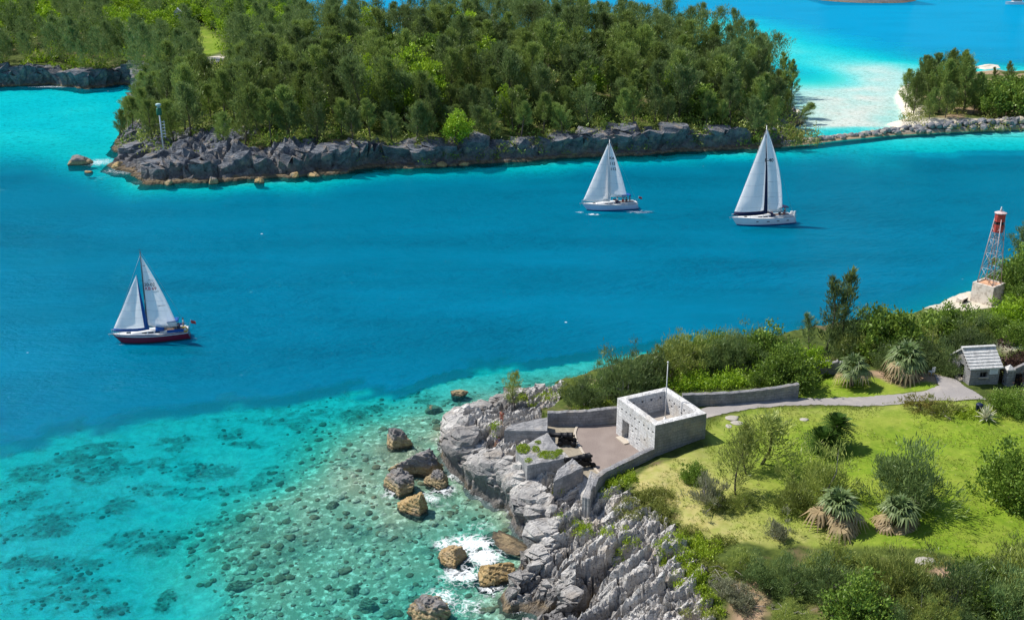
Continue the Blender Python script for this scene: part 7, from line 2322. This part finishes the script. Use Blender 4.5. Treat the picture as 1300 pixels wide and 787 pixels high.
def dodger(e, x0, x1, w, z, mat):
    mb = MB(); g = []
    for i in range(6):
        for j in range(9):
            u = i / 5; a = math.pi * j / 8
            g.append((x0 + (x1 - x0) * u, -w * math.cos(a), z + (.62 * math.sin(a) ** .6) * (1 - .75 * u ** 2)))
    mb.add(g, [(i * 9 + j, (i + 1) * 9 + j, (i + 1) * 9 + j + 1, i * 9 + j + 1) for i in range(5) for j in range(8)], True)
    o = mb.build("spray_hood", mat, e); s = o.modifiers.new("canvas thickness", 'SOLIDIFY'); s.thickness = .03
    return o


def on_boat(e, pose, top, bottom, off, rz, label, group):
    m = Matrix.Translation(e.location) @ e.rotation_euler.to_matrix().to_4x4()
    p = m @ Vector(off)
    return person(pose, top, bottom, p, e.rotation_euler.z + rz, label, group)


def ring_buoy(e, off, label):
    m = Matrix.Translation(e.location) @ e.rotation_euler.to_matrix().to_4x4(); p = m @ Vector(off)
    b = MB(); R0 = .34
    vs = []; fs = []
    for i in range(18):
        a = 2 * math.pi * i / 18
        for k in range(8):
            q = 2 * math.pi * k / 8; rr_ = R0 + .09 * math.cos(q); vs.append((.09 * math.sin(q), rr_ * math.cos(a), rr_ * math.sin(a)))
    for i in range(18):
        for k in range(8): fs.append((i * 8 + k, ((i + 1) % 18) * 8 + k, ((i + 1) % 18) * 8 + (k + 1) % 8, i * 8 + (k + 1) % 8))
    b.add(vs, fs, True)
    o = b.build("life_ring", paint("yellow life ring", C(.62, .40, .04), .5), None, p, (0, 0, e.rotation_euler.z + R(70)))
    return tag(o, label, "life ring")


def flag(e, off, col, name):
    st = MB(); st.tube([(0, 0, 0), (-.35, 0, 1.2)], .016, 5)
    o = st.build("flag_staff", M_ALU, e, off)
    f = MB(); g = []
    for i in range(9):
        for j in range(5): g.append((-.2 - .14 - .08 * i, .10 * math.sin(i * .9) * i / 8, .65 + .11 * j - .03 * i))
    f.add(g, [(i * 5 + j, (i + 1) * 5 + j, (i + 1) * 5 + j + 1, i * 5 + j + 1) for i in range(8) for j in range(4)], True)
    q = f.build("ensign", paint(name, col, .8), o); s = q.modifiers.new("cloth", 'SOLIDIFY'); s.thickness = .01


M_MAROON = paint("maroon hull", C(.17, .016, .042), .25, 0, .05)
M_HWHITE = paint("white hull", C(.72, .74, .77), .3, 0, .05)
M_HBLUE = paint("pale blue hull", C(.46, .58, .74), .3, 0, .05)
M_BLUEB = paint("blue boot stripe", C(.01, .07, .30), .4)
M_WHITEB = paint("white boot stripe", C(.7, .7, .72), .4)

# --- 1: maroon yacht on the left
LH = 10.2
e, st, shf, top, bow, zm, c0 = yacht("sailing_yacht", "sailing yacht with maroon hull and white sails, alone at the left of the channel", (242, 427), (154, 434.5), LH, 3.1, .95, 1.28, 12.6, 5.55, M_MAROON, M_RUB, M_WHITEB, M_MAST_D, R(3), M_BLUEC)
lv = (0, 1, 0)    # boat-space: towards the viewer is the port side here
MS_X = 5.55
o, a, h, c = sail("mainsail", e, (MS_X - .12, 0, 2.15), (MS_X - .28, 0, 12.0), (MS_X - 4.1, .95, 1.95), .55, .30, (0, 1, 0), M_SAIL)
mb = MB(); mb.tube([(MS_X - .1, 0, 1.95), (MS_X - 4.3, 1.0, 1.75)], [.075, .06], 6); mb.build("boom", M_MAST_D, e)
NR = Vector((.23, 1, 0))
for v, u0, u1 in ((.86, .35, .92), (.66, .55, .98), (.50, .62, .98), (.30, .60, .95)):
    p0 = sail_point(a, h, c, u0, v, NR, .10 + .5 * (1 - v) ** .6 * math.sin(math.pi * u0 ** .75)); p1 = sail_point(a, h, c, u1, v, NR, .10 + .5 * (1 - v) ** .6 * math.sin(math.pi * u1 ** .75))
    b = MB(); b.tube([p0, p1], .03, 4); b.build("batten", M_RUB, o)
for txt, v, mt in (("20-02", .60, M_RUB), ("KB 69", .545, M_REDP)):
    sail_text(txt, o, sail_point(a, h, c, .58, v, NR, .12 + .62 * (1 - v) ** .6), .62, NR, (-1, .1, 0), mt)
sail("jib", e, (LH - .15, 0, 1.75), (MS_X + .55, 0, 9.4), (MS_X - .35, .75, 1.75), .50, -.05, (0, 1, 0), M_SAIL, M_BLUEC)
dodger(e, c0 + .75, c0 - .35, 1.05, shf(c0) + .35, M_BLUEC)
bimini(e, 1.3, 2.9, 1.0, shf(2) + 1.55, M_BLUEC)
mb = MB()
for sd_ in (-1, 1): mb.box((1.8, sd_ * 1.42, shf(1.8) + .38), (2.2, .03, .42))
mb.build("dodger_cloth", M_BLUEC, e)
flag(e, (.1, 0, shf(0) + .2), C(.5, .06, .06), "red ensign")
gC = "crew of the maroon yacht"
on_boat(e, "stand", "white", "teal", (.75, .35, shf(.5) + .10), R(-90), "person in white standing at the stern of the maroon yacht", gC)
on_boat(e, "sit", "navy", "dark", (1.4, .82, shf(1.4) + .36), R(170), "person in dark clothes sitting in the maroon yacht's cockpit", gC)
on_boat(e, "sit", "red", "dark", (2.2, -.75, shf(2.2) + .36), R(20), "person in red sitting under the maroon yacht's blue awning", gC)
ring_buoy(e, (.55, 1.22, shf(.5) + .42), "yellow life ring on the stern rail of the maroon yacht")

# --- 2: pale blue yacht in the middle
LH = 11.4
e, st, shf, top, bow, zm, c0 = yacht("sailing_yacht", "sailing yacht with pale blue hull and twin foresails, middle one of three", (809, 264), (735, 267), LH, 3.3, .95, 1.35, 14.0, 6.3, M_HBLUE, M_BLUEB, M_WHITEB, M_ALU, R(2), M_BLUEC)
MS_X = 6.3
o, a, h, c = sail("mainsail", e, (MS_X - .12, 0, 3.0), (MS_X - .28, 0, 13.5), (MS_X - 3.9, .9, 2.6), .5, .25, (0, 1, 0), M_SAIL)
mb = MB(); mb.tube([(MS_X - .1, 0, 2.6), (MS_X - 4.1, .95, 2.4)], [.075, .06], 6); mb.build("boom", M_ALU, e)
NR = Vector((.23, 1, 0))
for txt, v in (("KA", .70), ("113", .60), ("112", .50)):
    sail_text(txt, o, sail_point(a, h, c, .46, v, NR, .12 + .55 * (1 - v) ** .6), .75, NR, (-1, .1, 0), M_RUB)
sail("genoa", e, (LH - .2, 0, 1.9), (MS_X + .02, 0, 13.2), (MS_X - .5, 1.0, 2.0), .75, .1, (0, 1, 0), M_SAIL)
sail("staysail", e, (MS_X + 1.2, .55, 1.75), (MS_X + .0, .30, 12.8), (MS_X - .3, 1.3, 1.9), -.35, -.35, (0, 1, 0), M_SAIL)
bimini(e, 1.6, 3.5, 1.15, shf(2) + 1.75, M_BLUEC)
dodger(e, c0 + .7, c0 - .3, 1.05, shf(c0) + .3, M_NAVYC)
flag(e, (.1, 0, shf(0) + .2), C(.55, .07, .06), "small red flag")
gC = "crew of the pale blue yacht"
for pose, t_, b_, off, rz_, lab in (("sit", "red", "dark", (3.2, .75, shf(3) + .36), 170, "person in red seated in the pale blue yacht's cockpit"), ("sit", "dark", "navy", (2.5, .8, shf(2.5) + .36), 190, "person in black seated aft in the pale blue yacht's cockpit"),
                                    ("stand", "navy", "grey", (1.6, 0, shf(1.6) + .1), -90, "person in navy standing at the pale blue yacht's wheel"), ("sit", "white", "navy", (4.3, .6, shf(4.3) + .55), -60, "person in white seated at the front of the pale blue yacht's cockpit")):
    on_boat(e, pose, t_, b_, off, R(rz_), lab, gC)

# --- 3: big white yacht on the right
LH = 12.6
e, st, shf, top, bow, zm, c0 = yacht("sailing_yacht", "largest sailing yacht, white hull, genoa edged in navy, right one of three", (1007, 281.5), (926.5, 286), LH, 3.9, 1.15, 1.5, 18.6, 6.9, M_HWHITE, M_BLUEB, None, M_ALU, R(3), M_NAVYC)
MS_X = 6.9
o, a, h, c = sail("mainsail", e, (MS_X - .12, 0, 2.7), (MS_X - .28, 0, 18.1), (MS_X - 3.9, 1.3, 2.5), 1.0, .85, (0, 1, 0), M_SAIL)
mb = MB(); mb.tube([(MS_X - .1, 0, 2.45), (MS_X - 4.6, 1.45, 2.3)], [.09, .07], 6); mb.build("boom", M_ALU, e)
NR = Vector((.3, 1, 0))
sail_text("B-40", o, sail_point(a, h, c, .48, .62, NR, .15 + 1.0 * (1 - .62) ** .6), .85, NR, (-1, .2, 0), M_RUB)
for v in (.55, .36, .18):
    p0 = sail_point(a, h, c, .1, v, NR, .15 + .5 * (1 - v) ** .6); p1 = sail_point(a, h, c, 1.1, v, NR, .10); pm = sail_point(a, h, c, .6, v, NR, .12 + 1.0 * (1 - v) ** .6)
    b = MB(); b.tube([p0, pm, p1], .018, 4); b.build("seam", M_WIRE, o)
sail("genoa", e, (LH - .2, 0, 1.9), (MS_X - .1, 0, 17.4), (MS_X - .75, 1.5, 2.2), 1.0, .15, (0, 1, 0), M_SAIL, M_NAVYC)
bimini(e, 1.7, 3.8, 1.4, shf(2) + 1.85, M_NAVYC)
dodger(e, c0 + .7, c0 - .4, 1.2, shf(c0) + .3, M_NAVYC)
mb = MB()
for k in range(4): mb.box((LH * (.22 + .17 * k), 0, 0), (.01, .01, .01))
for sd_ in (-1, 1):
    for k in range(4):
        x = LH * (.16 + .16 * k); b_ = np.interp(x, [q[0] for q in st], [q[1] for q in st])
        w = MB(); w.box((x, sd_ * (b_ * .985 + .004), shf(x) * .58), (.55, .05, .14)); w.build("hull_window", M_GLASS, e)
gC = "crew of the largest yacht"
for pose, t_, b_, off, rz_, lab in (("sit", "dark", "navy", (3.4, 1.0, shf(3) + .38), 170, "person in black seated in the largest yacht's cockpit"), ("sit", "red", "grey", (2.5, 1.0, shf(2.5) + .38), 190, "person in red seated in the largest yacht's cockpit"),
                                    ("stand", "white", "navy", (1.9, 0, shf(1.6) + .1), -90, "person in white standing at the largest yacht's wheel"), ("sit", "blue", "dark", (4.3, -.8, shf(4.3) + .5), 0, "person in blue seated at the front of the largest yacht's cockpit")):
    on_boat(e, pose, t_, b_, off, R(rz_), lab, gC)
mb = MB(); mb.box((.35, 1.1, shf(.2) + .65), (.28, .30, .75)); mb.build("outboard_motor", M_DECK, e)
mb = MB(); mb.box((.5, .2, shf(.2) + .55), (.45, .5, .55)); mb.build("life_raft_canister", M_DECK, e)

# --- motor boat at the far top right
bx, by = W(1300, 6.0, 0)
e = empty("motor_boat", (bx, by, 0), R(178), "white motor boat far off at the top right edge", "motor boat")
mb = MB(); Lm = 13
vs = []
for i in range(9):
    s = i / 8; b = 2.0 * (1 - max(0, (s - .5) / .5) ** 2.2); z = 1.4 + .7 * s
    vs += [(s * Lm, -b, z), (s * Lm, -b * .8, 0), (s * Lm, 0, -.3), (s * Lm, b * .8, 0), (s * Lm, b, z)]
mb.add(vs, [(i * 5 + k, (i + 1) * 5 + k, (i + 1) * 5 + k + 1, i * 5 + k + 1) for i in range(8) for k in range(4)] + [(i * 5 + 4, (i + 1) * 5 + 4, (i + 1) * 5, i * 5) for i in range(8)] + [(0, 1, 2, 3, 4)])
mb.build("hull", M_HWHITE, e)
mb = MB(); mb.prism([(2, -1.5), (8, -1.3), (9, 0), (8, 1.3), (2, 1.5)], 1.6, 3.4); mb.build("cabin", M_DECK, e)
mb = MB(); mb.prism([(2.4, -1.53), (8.02, -1.33), (9.05, 0), (8.02, 1.33), (2.4, 1.53)], 2.5, 3.0); mb.build("window_band", M_GLASS, e)
mb = MB(); mb.prism([(2.5, -1.3), (6, -1.2), (6, 1.2), (2.5, 1.3)], 3.4, 4.1); mb.build("flybridge", M_DECK, e)

# --- two small pale houses in the trees of the far left shore
M_LIMEW = paint("limewash", C(.70, .68, .66), .8, 0, .15); M_ROOFW = paint("white roof", C(.74, .73, .72), .8, 0, .15)
for px, py, zz, w, lab in ((226, 21, 17, 3.0, "small white gabled house among dark trees on the far left hill"), (313, 57, 12.5, 4.0, "small white house half hidden by casuarinas right of the sandy scarp")):
    x, y = W(px, py, zz); z = zz - 1.5
    e = empty("cottage", (x, y, z), R(12), lab, "house")
    mb = MB(); mb.prism([(-w / 2, -2.2), (w / 2, -2.2), (w / 2, 2.2), (-w / 2, 2.2)], -4, 3.0)
    mb.add([(-w / 2, -2.2, 3), (w / 2, -2.2, 3), (0, -2.2, 4.6), (-w / 2, 2.2, 3), (w / 2, 2.2, 3), (0, 2.2, 4.6)], [(0, 1, 2), (5, 4, 3)])
    mb.build("wall", M_LIMEW, e)
    mb = MB()
    for s in (-1, 1):
        v = [(s * (w / 2 + .3), -2.5, 2.85), (s * (w / 2 + .3), 2.5, 2.85), (0, 2.5, 4.75), (0, -2.5, 4.75)]
        mb.add(v + [(a_, b_, c_ + .15) for a_, b_, c_ in v], [(0, 1, 2, 3) if s < 0 else (3, 2, 1, 0), (7, 6, 5, 4) if s < 0 else (4, 5, 6, 7), (0, 4, 5, 1), (0, 3, 7, 4), (1, 5, 6, 2)])
    mb.build("roof", M_ROOFW, e)
    mb = MB(); mb.box((0, -2.22, 1.6), (.8, .05, 1.1)); mb.build("window", M_GLASS, e)
